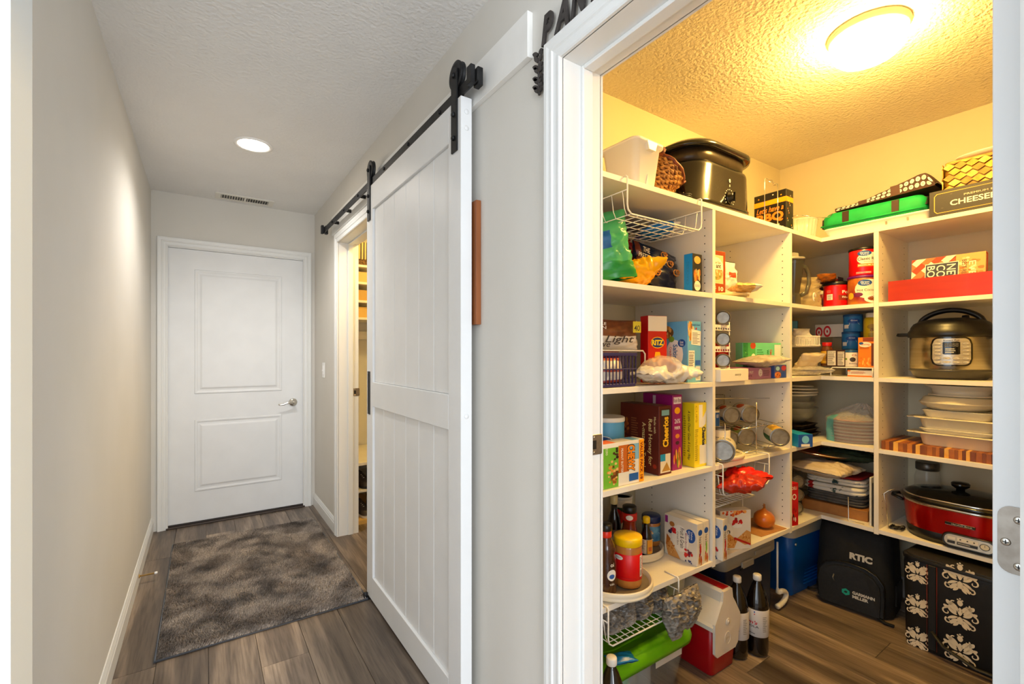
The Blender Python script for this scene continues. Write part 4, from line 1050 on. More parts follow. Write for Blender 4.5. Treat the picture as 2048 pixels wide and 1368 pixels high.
t = bag('crumpled white plastic bread bag spread along the front of the third shelf', .11, .28, .055, (1.285, 1.098, Z2+.034), (math.radians(90), math.radians(0), math.radians(88)), BAGW, 91, amp=.016, nu=40, nv=44, name='plastic_bag', fr=22)
# ================================================================== BAY 2, Z2: can rack, waffles
t = thing('can_rack', 'white three-tier can rack on the third shelf of the second bay', 'rack', (1.712+.085, 1.20, Z2+.0005))
mb = MB()
for z in (.055, .145, .235):
    for y in (-.085, .10): mb.box(-.075, .075, y-.002, y+.002, z-.012, z, WR, .0005)
for x in (-.072, .072):
    for y in (-.085, .1): mb.tube([(x, y, 0), (x, y, .25)], .0025, WR, 6)
mb.build('frame', t)
mb = MB()
for z in (.055, .145, .235):
    for i in range(9): x = -.07+.14*i/8; mb.box(x-.0015, x+.0015, -.088, .102, z-.003, z-.001, WR) 
    for i in range(9): x = -.07+.14*i/8; mb.box(x-.002, x+.002, -.0885, -.086, z-.022, z-.003, WR)
    mb.box(-.075, .075, -.0895, -.087, z-.024, z-.021, WR)
stuff(mb.build('slats', t))
cl = [('#d8b64a', '#5f93bf', 'yellow-ended can with blue label'), ('#ece6d8', '#b5342a', 'can with white and red label'), ('#c8a06a', '#3f7a3a', 'can with green and brown label'), ('#ece6d8', '#a8332a', 'can with white, green and red label'), ('#c79a54', '#5c8fc4', 'can with white and blue label')]
tiers = ['on top tier of white can rack', 'on middle tier of white can rack', 'on lowest tier of white can rack']
for k, z in enumerate((.235, .145, .055)):
    for i in range(2):
        c = cl[(2*k+i) % 5]
        lying(c[2]+' '+tiers[k]+(', left' if i == 0 else ', right'), 1.745+.062*i, 1.135-.030*i, Z2+z+.0015, .029, .055, math.radians(35), col(c[0] if i == 0 else c[1], .4), [('r', .0, 0, .35, 1, c[1]), ('r', .35, 0, .5, 1, '#eee8da'), ('e', .65, .5, .12, .3, '#e8e2d2'), ('r', .8, 0, .97, 1, '#6d9ac0')], group='cans in the white can rack')
carton('red pasta box reading penne behind the pouch on the third shelf', .085, .04, .175, (2.05, 1.27, Z2+.0005), 0, col('#b8231f', .4), {'front': [('r', 0, 0, .7, .45, '#e8dcbc'), ('t', 'enne', .05, .18, .62, .36, '#2a2420', {'bold': .02}), ('r', .1, .85, .6, .98, '#efe9dc')]}, cat='box')
GR = noisy('#6fbf94', '#7ccaa0', 8, .45)
carton('mint green box of veggie waffles lying along the third shelf', .225, .045, .112, (2.192, 1.162, Z2+.0535), -.30, GR, {
  'front': [('r', 0, 0, .13, 1, '#2f7d4a'), ('b', .07, .5, .05, .4, 8, .02, ['#9fcf5c', '#1f5c33']), ('r', .13, 0, .32, 1, '#4f9f5f'), ('e', .26, .88, .07, .14, '#a8452a'), ('e', .27, .35, .06, .2, '#e2e6c8'), ('t', 'Waffles', .62, .18, .67, .72, '#1f7d3f', {'rot': -90, 'bold': .02}), ('t', 'Cinnamon', .70, .15, .76, .72, '#c43c2a', {'rot': -90, 'bold': .02}), ('l', .36, .1, .58, .75, 7, '#3f8f5c'), ('r', .82, .05, .985, .92, '#ece6d8')]}, cat='box')
carton('clear-edged greenish packet at the right end of the third shelf', .012, .10, .12, (2.313, 1.24, Z2+.0005), 0, clear('#cfe3d2', .5), {}, cat='packet', name='plastic_packet')
bag('silvery pouch lying on the pink snack box on the third shelf', .15, .19, .045, (1.99, 1.115, Z2+.075), (math.radians(86), math.radians(0), math.radians(75)), noisy('#b9ab93', '#e6ddcc', 12, .25, metal=.3), 101, amp=.006, name='foil_pouch')
carton('pink and mauve shallow snack tray box on the third shelf', .235, .10, .052, (2.055, 1.143, Z2+.0005), 0, noisy('#a46a94', '#b07a9f', 9, .45), {
  'front': [('t', 'SUPER FRUIT', .05, .5, .35, .72, '#e9e2e2'), ('t', 'Bars', .08, .25, .30, .42, '#4a1f2f'), ('e', .6, .55, .07, .33, '#efe6e6'), ('b', .6, .5, .05, .25, 6, .02, ['#7a3f6a', '#c9a0bd']), ('l', .7, .25, .95, .75, 5, '#5c2f50')]}, cat='box')
carton('plain white shallow box at the front left of the second bay', .205, .04, .05, (1.824, 1.083, Z2+.0005), 0, col('#f1eadb', .5), {'front': [('t', 'easyp', .5, .42, .72, .6, '#8c8270')]}, cat='box')
BB = col('#3a4f8f', .4)
carton('small blue box with croissant picture at the right end of the third shelf', .11, .03, .062, (2.243, 1.100, Z2+.0005), 0, BB, {
  'front': [('e', .25, .25, .28, .24, '#b9703a'), ('b', .25, .22, .2, .2, 8, .08, ['#c9823f', '#8a4a22', '#e0a765']), ('e', .72, .25, .18, .2, '#1f4fa8'), ('e', .75, .75, .2, .2, '#a83a4a'), ('e', .25, .72, .16, .16, '#9ec3e0')]}, cat='box')
# ================================================================== BAY 1, Z1: cereal shelf
OB = col('#5e9dbf', .45)
Xo, Yo = 1.270, 1.245
jar('blue oats canister standing at the left end of the cereal shelf', Xo, Yo, Z1, [(.062, 0), (.064, .003), (.064, .20), (.062, .203)], OB, [('lid', [(.0655, .198), (.066, .2), (.066, .212), (.063, .215), (.055, .213)], col('#e9e3d6', .4))],
    [('e', .42, .28, .42, .33, '#f1ede2'), ('e', .42, .62, .30, .15, '#f1ede2'), ('e', .42, .62, .28, .135, '#1f4f8f'), ('t', 'Great', .25, .62, .59, .71, '#f4f4f0'), ('t', 'Value', .27, .53, .57, .60, '#f4f4f0'), ('t', 'Quick Oats', .12, .33, .80, .43, '#28465e'), ('t', '100% Whole', .2, .2, .7, .26, '#6b675e')], cat='canister', name='oats_canister', dr=(.0645, .01, .19), span=1.9)
GB = ['#8a5a28', '#c98f45', '#5f3a1a', '#d9b377']
carton('green and white box of chewy granola bars at the front of the cereal shelf', .20, .05, .15, (1.197, 1.118, Z1+.0005), 0, col('#efe8d8', .45), {
  'front': [('r', 0, 0, .36, .9, '#6fa83c'), ('r', .36, 0, 1, .92, '#e9e3d4'), ('r', .36, .3, .62, .92, '#b5652a'), ('r', .62, .55, .88, .92, '#8fb9d0'), ('b', .22, .33, .13, .27, 40, .035, GB), ('b', .3, .72, .06, .16, 8, .03, ['#2c1a12', '#4a2a18']), ('t', 'CHEWY', .57, .28, .77, .92, '#20150f', {'rot': -90, 'bold': .10}), ('t', 'CHEWY', .58, .30, .76, .90, '#e08a2a', {'rot': -90, 'bold': .05}), ('t', 'PEANUT BUTTER', .42, .3, .47, .85, '#f1ead8', {'rot': -90}), ('r', .62, .07, .85, .24, '#2c5f9a'), ('r', .87, 0, 1, 1, '#e8a01f'), ('t', 'VALUE PACK 18', .90, .06, .97, .94, '#7a1f14', {'rot': -90, 'bold': .04}), ('t', 'oats', .04, .75, .10, .9, '#d9e6b0', {'rot': 90})],
  'top': [('r', 0, 0, .3, 1, '#e07a2a'), ('r', .3, 0, .6, 1, '#ece2cc'), ('r', .7, 0, .9, 1, '#7fb0cc')]}, cat='box')
HB = noisy('#4f1b14', '#5c2218', 10, .45)
cartonA('dark maroon honey oat cereal box with Cheerios lettering on the cereal shelf', 1318, 1343, 812, 1.105, Z1, HB, {
  'left': [('b', .12, .62, .1, .2, 30, .03, ['#8a4a24', '#a8622f', '#6b341c']), ('t', 'Made with', .88, .60, .93, .84, '#e6d3a0', {'rot': -90}), ('t', 'Real Honey for', .72, .12, .84, .80, '#e3cf96', {'rot': -90, 'bold': .01}), ('t', 'A-maze-ing Taste!', .56, .08, .68, .74, '#e3cf96', {'rot': -90, 'bold': .01}), ('l', .3, .3, .5, .8, 14, '#8c5a3c'), ('p', [(.9+.05*math.cos(q*PI/3), .12+.035*math.sin(q*PI/3)) for q in range(6)], '#8a2f1c')],
  'front': [('r', .12, .42, .88, .96, '#3d130e'), ('t', 'Cheerios', .3, .40, .75, .84, '#f0c23a', {'rot': 90, 'bold': .04}), ('r', .1, .03, .9, .3, '#e8dcc4'), ('r', .1, .2, .5, .3, '#2e8fb5'), ('r', .2, .86, .8, .94, '#7fb0b0'), ('p', [(.2, .05), (.9, .05), (.6, .18)], '#b08a4a')],
  'top': [('r', .2, .1, .8, .9, '#6b4a34')]}, ul=1241)
cartonA('magenta raisin bran cereal box standing behind the maroon cereal box', 1345, 1364, 790, 1.125, Z1, noisy('#8a1a64', '#97206e', 8, .4), {
  'front': [('r', .1, .88, .9, .97, '#efe3e8'), ('t', 'Raisin Bran', .12, .9, .88, .955, '#5a1040'), ('e', .5, .79, .3, .045, '#f0b11f'), ('t', '26%', .2, .62, .8, .68, '#f3e9ee'), ('t', 'FIBER', .2, .54, .8, .58, '#f3e9ee'), ('e', .5, .45, .22, .03, '#c9843a'), ('e', .5, .36, .2, .025, '#4a1f2c'), ('b', .5, .15, .36, .12, 26, .07, ['#c9843a', '#7a3a2a', '#b5342a', '#d9a35a', '#6a7a2a'])],
  'left': [('r', .35, .85, .45, .98, '#d9c3d0'), ('r', .1, .2, .9, .8, '#7a1658')]}, ul=1286)
YL = noisy('#e6cf2c', '#ecd63a', 6, .4)
cartonA('yellow oat cereal box at the right end of the cereal shelf', 1389, 1413, 806, 1.105, Z1, YL, {
  'left': [('t', 'A Little Cheer Goes A Long Way', .40, .10, .66, .88, '#2a2620', {'rot': -90, 'shear': .3}), ('l', .1, .15, .3, .8, 18, '#9a8a24')],
  'front': [('r', .42, .04, 1, .34, '#efe9d8'), ('r', .36, .62, .66, .97, '#f3efe2'), ('p', [(.5, .7), (1.25, .88), (.9, .66), (.55, .6)], '#efe9dc'), ('t', 'Cheerios', .62, .33, .9, .62, '#2a2420', {'rot': -90, 'bold': .05}), ('t', 'CUPS', .08, .7, .22, .96, '#b99a24', {'rot': -90}), ('l', .05, .1, .3, .6, 16, '#a08f26')]}, ul=1365)
# ================================================================== BAY 2, Z1: can dispensers
t = thing('can_dispenser', 'chrome wire can dispenser rack on the fourth shelf of the second bay', 'rack', (2.05, 1.25, Z1+.0005))
off = (-2.05, -1.25, -Z1-.0005); mb = MB()
for y in (1.16, 1.40):
    mb.tube([(1.78, y, Z1+.26), (2.29, y, Z1+.235)], .0022, CHROME, 6)
for x, y in ((2.055, 1.098), (2.055, 1.40), (1.76, 1.40), (2.30, 1.40)): mb.tube([(x, y, Z1+.004), (x, y, Z1+.235)], .0025, CHROME, 6)
for z in (.02, .125):
    for x in (1.95, 2.0, 2.11, 2.16, 2.25): mb.tube([(x, 1.095, Z1+z+.012), (x, 1.105, Z1+z-.004), (x, 1.40, Z1+z+.03)], .0018, CHROME, 5)
    mb.tube([(1.93, 1.097, Z1+z), (2.30, 1.097, Z1+z)], .0022, CHROME, 6)
mb.build('wire_frame', t, off)
lab = [col('#e3dccb', .4), col('#b5532a', .4), col('#d8d2c0', .4), col('#c9a63a', .4), col('#8f9f5c', .4)]
for i, (x, y, z, R, L, li, u) in enumerate([(2.055, 1.125, .137, .040, .125, 0, 'can with blue and orange label on the upper tier of the chrome rack'), (1.965, 1.16, .137, .038, .11, 2, 'dark-ended can on the upper chrome tier, left'),
      (2.035, 1.13, .034, .040, .115, 4, 'can with green label on the lower tier of the chrome rack'), (1.955, 1.16, .034, .036, .11, 2, 'plain can on the lower tier of the chrome rack, left')]):
    lying(u, x, y, Z1+z, R, L, math.radians(50), lab[li], [('r', 0, 0, .25, 1, '#2f5f9f'), ('r', .25, 0, .5, 1, '#e9e3d4'), ('e', .7, .5, .14, .3, '#c2552a')], mid=2.0, group='cans in the chrome rack')
lying('vegetable can with yellow label jutting out at the right of the chrome rack', 2.165, 1.05, Z1+.032, .041, .125, math.radians(40), lab[3], [('r', 0, 0, .3, 1, '#2f6f4f'), ('r', .3, 0, .55, 1, '#e9e3d4'), ('b', .75, .5, .15, .35, 14, .05, ['#e0b82c', '#c99a1c'])], mid=2.2, group='cans in the chrome rack')
t = thing('turntable', 'cream round turntable under the cans on the fourth shelf', 'turntable', (1.875, 1.185, Z1+.0005))
mb = MB(); mb.lathe([(.10, .0), (.110, .002), (.118, .010), (.118, .020), (.112, .024), (.106, .022), (.102, .016), (0, .016)], col('#e9dfc4', .4), 40); mb.build('plate', t)
PB = Z1+.0170
can('tall white-label can standing on the cream turntable', (1.860, 1.150, PB), .040, .115, col('#e6ddcb', .45), [('l', .05, .3, .45, .8, 8, '#7d766a'), ('e', .8, .5, .12, .2, '#7a5234'), ('r', .7, .02, .95, .25, '#efe9dc'), ('v', .72, .04, .93, .22, 10, '#1c1a18')], mid=face(1.87, 1.15), name='food_can')
can('small can with blue and white label behind the white-label can', (1.925, 1.235, PB), .034, .09, col('#d9d2c2', .45), [('r', .4, .2, .9, .9, '#2f62ab'), ('r', .45, .3, .85, .5, '#e9e4d8')], mid=face(1.9, 1.2))
can('stacked can with blue panel on top of the blue and white can', (1.925, 1.235, PB+.0905), .036, .095, col('#ded8c9', .45), [('r', .5, .1, .95, .9, '#2f62ab'), ('t', 'HI', .6, .6, .85, .8, '#ece8de'), ('l', .05, .2, .45, .8, 7, '#8d877b')], mid=face(1.9, 1.2))
can('dark red can stacked behind beside the red box', (1.80, 1.255, PB), .036, .10, col('#6b1d1b', .4), [('l', .2, .3, .8, .7, 4, '#d9c9a8')], mid=face(1.8, 1.25))
can('cream and red can stacked on the dark red can', (1.80, 1.255, PB+.1005), .036, .10, col('#7c2420', .4), [('r', .2, .2, .6, .8, '#d9c9a8')], mid=face(1.8, 1.25))
lying('large can lying on its side at the front left of the fourth shelf', 1.765, 1.080, Z1+.006, .046, .115, math.radians(28), col('#d3ccbe', .4), [('l', .1, .1, .9, .6, 8, '#7d766a'), ('v', .7, .3, .95, .6, 12, '#2a2622')], mid=2.5)
t = thing('chrome_can_rest', 'chrome wire cradle holding the large lying can', 'rack', (1.79, 1.12, Z1+.001)); mb = MB()
for q in (.0, .075): mb.tube([(-.06+q, -.025, .016), (-.055+q, -.02, .004), (.0+q, .02, .004), (.01+q, .025, .016)], .0018, CHROME, 5)
mb.tube([(-.06, -.025, .003), (.05, -.025, .003), (.07, -.02, .02)], .0022, CHROME, 6); mb.tube([(-.01, -.04, .003), (-.01, -.04, .16), (-.006, -.03, .165)], .0022, CHROME, 6); mb.build('wire_frame', t)
carton('red food box on edge behind the cans at the left of the fourth shelf', .045, .06, .185, (1.742, 1.215, Z1+.0175), 0, col('#a51f1d', .4), {'front': [('t', 'CLASSIC', .15, .35, .35, .9, '#ece2cc', {'rot': 90}), ('l', .5, .3, .85, .9, 9, '#e0c8b0'), ('r', .5, .05, .9, .2, '#ece2cc')]}, cat='box')
# hanging basket with red bags
wirebox('white wire basket hung under the fourth shelf holding red snack bags', 1.745, 2.105, FY, 1.36, .693, Z1, (1.92, FY, .693), nx=11)
bag('crumpled orange-red snack bag at the left of the lower wire basket', .13, .17, .06, (1.80, 1.115, .732), (math.radians(80), 0, math.radians(20)), col('#a8321c', .28), 111, amp=.012)
bag('bright red crumpled snack bag at the right of the lower wire basket', .16, .17, .065, (1.97, 1.16, .732), (math.radians(78), 0, math.radians(-30)), col('#c2281c', .25), 112, amp=.014)
bag('dark blue snack bag at the back left of the lower wire basket', .12, .12, .04, (1.79, 1.29, .722), (math.radians(50), 0, 0), col('#1f4a8a', .3), 113)
# ================================================================== CORNER UNIT, Z3
PG = clear('#3e3c36', .62, .12)
t = thing('blender_jug', 'smoky plastic blender jug with looped handle in the corner, second shelf', 'jug', (2.470, 1.145, Z3+.0005))
mb = MB(); mb.lathe([(.045, 0), (.047, .004), (.045, .05), (.04, .06), (.062, .22), (.064, .225), (.060, .225), (.038, .062), (0, .06)], PG, 8, cap=False, smooth=False); mb.build('jug', t)
mb = MB(); mb.tube([(.058, -.02, .205), (.085, -.03, .20), (.108, -.035, .17), (.112, -.036, .12), (.095, -.03, .07), (.06, -.02, .055)], .0085, clear('#55534b', .75, .15), 10, flat=1.3); mb.build('handle', t)
mb = MB(); mb.lathe([(.062, .226), (.062, .238), (.035, .242), (.033, .262), (.022, .266), (0, .267)], col('#8d8a80', .3), 24); mb.build('lid', t)
bx = carton('tall black item standing behind the blender jug in the corner', .035, .03, .27, (2.54, 1.28, Z3+.0005), 0, BLACKP, {}, cat='box', name='black_tube', bev=.006)
TEA = col('#5d1420', .4)
cartonB('maroon and cream tea box in the corner on the second shelf', 1620, 1676, 530, 2.95, Z3+.105, TEA, {
  'front': [('p', [(0, .62), (1, .72), (1, 1), (0, 1)], '#d9cdb0'), ('r', .02, .66, .3, .85, '#a02028'), ('e', .5, .5, .17, .38, '#3f0d18'), ('t', 'tea', .38, .4, .62, .65, '#e3d5bb', {'shear': .3}), ('r', .66, .68, 1, .86, '#b02a30')]}, d=.07, hh=.085)
jar('dark red canister with cream lid behind the blender jug', 2.87, YB(1647, 2.87), Z3, [(.042, 0), (.044, .004), (.044, .082), (.042, .085)], col('#6d1218', .35), [('lid', [(.045, .083), (.046, .086), (.046, .10), (.043, .104)], col('#d8cdb6', .4))], cat='canister', name='canister')
bag('clear bag of dried brown mix with white ring in the corner', .13, .16, .06, (2.63, 1.135, Z3+.001), (math.radians(-4), 0, math.radians(-50)), clear('#c9b78f', .45, .12, .8), 131, amp=.008, name='clear_bag', nu=36)
p = MB(); p.tube([(2.60+.016*math.cos(q*PI/8)*.8, 1.092, Z3+.05+.02*math.sin(q*PI/8)) for q in range(13)], .003, WB, 6)
o = p.build('bag_handle'); tag(o, 'white curved plastic handle on the clear bag in the corner', 'handle'); o.parent = bpy.data.objects['clear_bag.002'] if 'clear_bag.002' in bpy.data.objects else None
if o.parent:
    o.matrix_parent_inverse = (Matrix.Translation(o.parent.location) @ o.parent.rotation_euler.to_matrix().to_4x4()).inverted(); del o['label']; del o['category']
REDC = noisy('#b5121a', '#c21d20', 8, .3)
Xc, Yc = 2.745, YB(1672, 2.745)
jar('red coffee canister with black lid in the corner', Xc, Yc, Z3, [(.052, 0), (.056, .004), (.057, .012), (.055, .018), (.055, .098), (.057, .108), (.054, .114)], REDC, [('lid', [(.058, .112), (.059, .114), (.059, .126), (.054, .130)], BLACKP)],
    [('r', .15, .2, .38, .58, '#ece6d8'), ('l', .17, .22, .36, .55, 5, '#3a4a5c'), ('t', 'Fo', .72, .6, .98, .8, '#efe6d8', {'bold': .03}), ('r', .58, .15, 1, .5, '#7a2a1c'), ('t', 'Bla', .72, .3, .98, .42, '#efe6d8'), ('l', .16, .65, .38, .85, 4, '#e08a7c')], cat='canister', name='coffee_canister', dr=(.0553, .02, .098), span=2.2)
bag('small brown and orange packet lying on the red coffee canister', .085, .09, .02, (2.715, Yc+.03, Z3+.1475), (math.radians(72), 0, math.radians(-70)), noisy('#5a3a1c', '#c2771f', 40, .4), 141, amp=.004, name='packet')
Xd, Yd = 2.735, .927
HCM = noisy('#8a1c2a', '#c9902c', 9, .4)
jar('hot cocoa mix canister under the classic roast can', Xd, Yd, Z3, [(.062, 0), (.064, .003), (.064, .130), (.062, .133)], HCM, [('lid', [(.0655, .130), (.067, .132), (.067, .139), (.063, .142)], col('#6a1a6e', .4))],
    [('e', .64, .55, .36, .40, '#efe3cc'), ('e', .54, .80, .18, .13, '#1f4f8f'), ('t', 'Great', .43, .8, .65, .87, '#f4f4f0'), ('t', 'Value', .44, .73, .64, .79, '#f4f4f0'), ('t', 'Hot Cocoa Mix', .34, .46, .96, .56, '#3c2620'), ('e', .36, .33, .13, .09, '#6a1f4a'), ('e', .80, .14, .28, .17, '#f2ecdf'), ('e', .82, .16, .22, .11, '#7a3f1c'), ('e', .15, .3, .1, .14, '#e3b23c')], cat='canister', name='cocoa_canister', dr=(.0643, .008, .128), span=2.5)
jar('red classic roast coffee can stacked on the cocoa canister', Xd+.004, Yd, Z3+.1425, [(.059, 0), (.061, .004), (.061, .128), (.059, .131)], REDC, [('lid', [(.062, .126), (.063, .129), (.063, .136), (.058, .139)], BLACKP)],
    [('e', .66, .62, .34, .26, '#efe6d6'), ('e', .52, .84, .19, .11, '#1f4f8f'), ('t', 'Great', .40, .84, .64, .90, '#f4f4f0'), ('t', 'Value', .41, .78, .63, .83, '#f4f4f0'), ('t', 'Classic Roast', .34, .56, .98, .68, '#241c18', {'bold': .02}), ('t', 'Ground Coffee', .5, .48, .96, .53, '#b0704a'), ('r', .34, .30, 1, .42, '#d98a2c'), ('t', 'MEDIUM ROAST', .36, .33, .98, .39, '#f4e6cc'), ('l', .3, .02, .7, .1, 2, '#f0d8cc')], cat='canister', name='coffee_canister', dr=(.0613, .006, .126), span=2.5)
carton('plain brown carton under the tea box in the corner', .14, .07, .104, (2.985, 1.13, Z3+.0005), -PI/2, noisy('#6b4a2c', '#7a5636', 20, .7), {}, cat='box', name='card_box')
# CORNER UNIT, Z2
t = thing('two_tier_turntable', 'white two-tier turntable in the corner of the third shelf', 'turntable', (2.69, 1.265, Z2+.0005))
mb = MB(); mb.lathe([(.05, 0), (.15, .002), (.154, .006), (.154, .012), (.148, .012), (.145, .006), (0, .006)], WB, 40); mb.build('lower_plate', t)
mb = MB(); mb.lathe([(.012, .006), (.012, .150)], WB, 12); mb.build('post', t)
mb = MB(); mb.lathe([(0, .150), (.15, .150), (.154, .154), (.154, .162), (.149, .162), (.146, .155), (0, .155)], WB, 40); mb.build('upper_plate', t)
t = thing('plastic_basket', 'small white slotted plastic basket on the upper tier in the corner', 'basket', (2.62, 1.160, Z2+.1560), -.5)
w, d, h = .13, .085, .052; mb = MB(); mb.box(-w/2, w/2, -d/2, d/2, 0, .003, WB); mb.build('bottom', t)
mb = MB()
for (x0, x1, y0, y1) in ((-w/2-.003, w/2+.003, -d/2-.003, -d/2+.001), (-w/2-.003, w/2+.003, d/2-.001, d/2+.003), (-w/2-.003, -w/2+.001, -d/2, d/2), (w/2-.001, w/2+.003, -d/2, d/2)): mb.box(x0, x1, y0, y1, h-.006, h, WB, .0006)
mb.build('rim', t); mb = MB()
for i in range(15): x = -w/2+w*i/14; mb.box(x-.0017, x+.0017, -d/2-.001, -d/2+.001, .0, h, WB); mb.box(x-.0017, x+.0017, d/2-.001, d/2+.001, .0, h, WB)
for i in range(9): y = -d/2+d*i/8; mb.box(-w/2-.001, -w/2+.001, y-.0017, y+.0017, 0, h, WB); mb.box(w/2-.001, w/2+.001, y-.0017, y+.0017, 0, h, WB)
stuff(mb.build('slats', t))
bag('white food bag inside the small white basket in the corner', .10, .085, .055, (2.62, 1.160, Z2+.1595), (0, 0, -.4), BAGW, 151, amp=.008, name='plastic_bag', k0=.15)
carton('blue and dark box standing behind the white basket in the corner', .10, .04, .14, (2.70, 1.27, Z2+.1560), -.5, col('#1f2a4a', .4), {'front': [('r', .45, 0, .95, 1, '#5a94b8'), ('l', .05, .2, .4, .9, 6, '#c9a53a')]}, cat='box')
cartonB('pack of red and white peppermint candies in the corner, third shelf', 1630, 1690, 650, 2.86, Z2+.2055, col('#ddd3c4', .4), {'front': [('e', .14, .4, .12, .42, '#b5242c'), ('e', .14, .4, .07, .25, '#e6d9cf'), ('e', .14, .4, .03, .12, '#b5242c'), ('e', .42, .45, .13, .45, '#b5242c'), ('e', .42, .45, .08, .28, '#e6d9cf'), ('e', .42, .45, .03, .12, '#b5242c')]}, d=.08, hh=.07)
carton('plain card box under the peppermint pack in the corner', .20, .09, .2045, (2.93, 1.02, Z2+.0005), -PI/2, col('#8b7a5c', .6), {}, cat='box', name='card_box')
BLU = noisy('#2f6fa3', '#3a7db0', 12, .4)
def bcan(lb, u, X, z, R, h, m=BLU, g=None, deco=None):
    Y = YB(u, X)
    return jar(lb, X, Y, z, [(R*.97, 0), (R, .002), (R, h-.003), (R*.97, h)], m, [('lid', [(R*1.02, h-.006), (R*1.03, h-.004), (R*1.03, h+.003), (R*.98, h+.005)], col('#24507a', .4))], deco or [('e', .55, .68, .3, .2, '#1f4f8f'), ('t', 'Great', .4, .68, .7, .78, '#eee'+'ee8'), ('p', [(.3, .3), (.8, .4), (.7, .6), (.35, .55)], '#dfe3df'), ('r', .05, .1, .3, .4, '#e9e6da')], cat='can', name='food_canister', dr=(R*1.003, .01, h-.01), span=2.3, group=g)
# riser shelf
t = thing('shelf_riser', 'white wire shelf riser at the right of the corner shelf', 'rack', (2.80, .96, Z2+.0005)); off = (-2.80, -.96, -Z2-.0005)
ya, yb = .868, 1.045
mb = MB(); mb.tube([(2.67, yb, Z2+.003), (2.67, yb, Z2+.038), (2.67, yb-.008, Z2+.045), (2.67, ya, Z2+.045)], .0028, WR, 6); mb.tube([(2.86, yb, Z2+.003), (2.86, yb, Z2+.038), (2.86, yb-.008, Z2+.045), (2.86, ya, Z2+.045)], .0028, WR, 6)
mb.tube([(2.67, ya, Z2+.003), (2.67, ya, Z2+.045)], .0028, WR, 6); mb.tube([(2.86, ya, Z2+.003), (2.86, ya, Z2+.045)], .0028, WR, 6); mb.build('frame', t, off)
mb = MB()
for i in range(12): y = ya+(yb-ya-.008)*i/11; mb.tube([(2.67, y, Z2+.0455), (2.86, y, Z2+.0455)], .0018, WR, 5)
stuff(mb.build('wires', t, off))
carton('white box with orange edge lying under the white wire riser', .105, .14, .032, (2.755, .925, Z2+.0005), -PI/2, col('#e9e2d2', .4), {'front': [('r', 0, 0, 1, .22, '#d9742c'), ('l', .15, .4, .85, .85, 3, '#c98a5c'), ('r', 0, .8, .12, 1, '#d9742c')]}, cat='box')
ZR = Z2+.0485
def bjar(lb, u, X, R, h, m, lidm, lab, deco):
    Y = YB(u, X)
    return jar(lb, X, Y, ZR, [(R*.9, 0), (R, .004), (R, h*.7), (R*.75, h*.82), (R*.72, h*.86)], m, [('lid', [(R*.78, h*.84), (R*.8, h*.85), (R*.8, h-.002), (R*.75, h)], lidm), ('label', [(R*1.005, h*.12), (R*1.015, h*.13), (R*1.015, h*.62), (R*1.005, h*.63)], lab)], deco, dr=(R*1.017, h*.13, h*.62))
bjar('amber spice jar with red lid and pale label in the corner', 1654, 2.74, .028, .125, col('#5c3418', .3), col('#a81d1c', .35), col('#c9a23a', .4), [('l', .2, .2, .8, .8, 5, '#5a2a1a')])
carton('dark brown box with white nutrition panel on the wire riser', .085, .05, .085, (2.712, YB(1672, 2.69), ZR), -PI/2, col('#3a2019', .4), {'front': nutri(.06, .08, .50, .95, '#d9d2c4')+nutri(.60, .08, .95, .9, '#cfc8ba'), 'right': [('r', .1, .1, .9, .9, '#5b3a2c')]}, cat='box')
bcan('white can with red cherry print on the wire riser', 1702, 2.715, ZR, .031, .078, col('#e6dfcf', .4), None, [('t', 'Ch', .55, .75, .85, .92, '#8a1c2a'), ('e', .6, .45, .18, .2, '#3a342c'), ('t', 'Baking', .4, .05, .9, .15, '#5a2a2a'), ('e', .2, .5, .08, .1, '#7a8f4c')])
bcan('lower blue canister stacked behind the orange box in the corner', 1702, 2.84, ZR, .038, .085, g='blue canisters stacked in the corner')
bcan('middle blue canister of the stack in the corner', 1702, 2.84, ZR+.0905, .040, .085, g='blue canisters stacked in the corner')
bcan('topmost blue canister with white splash in the corner', 1706, 2.84, ZR+.181, .042, .085, g='blue canisters stacked in the corner')
jar('yellow container with pale lid on top at the right of the corner shelf', 2.84, .925, ZR+.0, [(.034, 0), (.036, .004), (.036, .235), (.03, .25)], col('#d6b82c', .35), [('lid', [(.025, .25), (.026, .252), (.026, .272), (.022, .274)], col('#e9e2c8', .4))], [('e', .5, .75, .25, .12, '#b0902c'), ('t', '&', .4, .55, .62, .7, '#8a5a1c'), ('l', .3, .2, .7, .45, 4, '#a8862c')], dr=(.0363, .12, .23), name='syrup_bottle', cat='bottle')
OR = noisy('#d97a1c', '#e08a2a', 8, .4)
carton('orange honey nutty box on the wire riser in the corner', .066, .035, .145, (2.690, .895, ZR), -PI/2, OR, {'front': [('r', .3, .86, 1, 1, '#7a3a1c'), ('e', .45, .76, .38, .09, '#efe3cc'), ('e', .2, .80, .14, .045, '#1f4f8f'), ('t', 'nutmeg', .2, .72, .72, .79, '#a8501c'), ('l', .1, .6, .7, .68, 2, '#8a4a14'), ('b', .45, .22, .38, .18, 22, .04, ['#e8a545', '#c96a14', '#f0b85c']), ('r', .82, .05, 1, .8, '#5a2c14')]}, cat='box')
bag('round tortilla pack in a clear bag on the lower tier in the corner', .115, .12, .04, (2.615, 1.15, Z2+.044), (math.radians(50), 0, math.radians(-35)), noisy('#d9c6a0', '#e6d8ba', 14, .5), 161, amp=.006, name='tortilla_pack', k0=.05)
bag('crumpled clear bag lying under the tortilla pack', .20, .10, .03, (2.62, 1.15, Z2+.024), (math.radians(86), 0, math.radians(-40)), BAGC, 162, amp=.010, name='clear_bag')
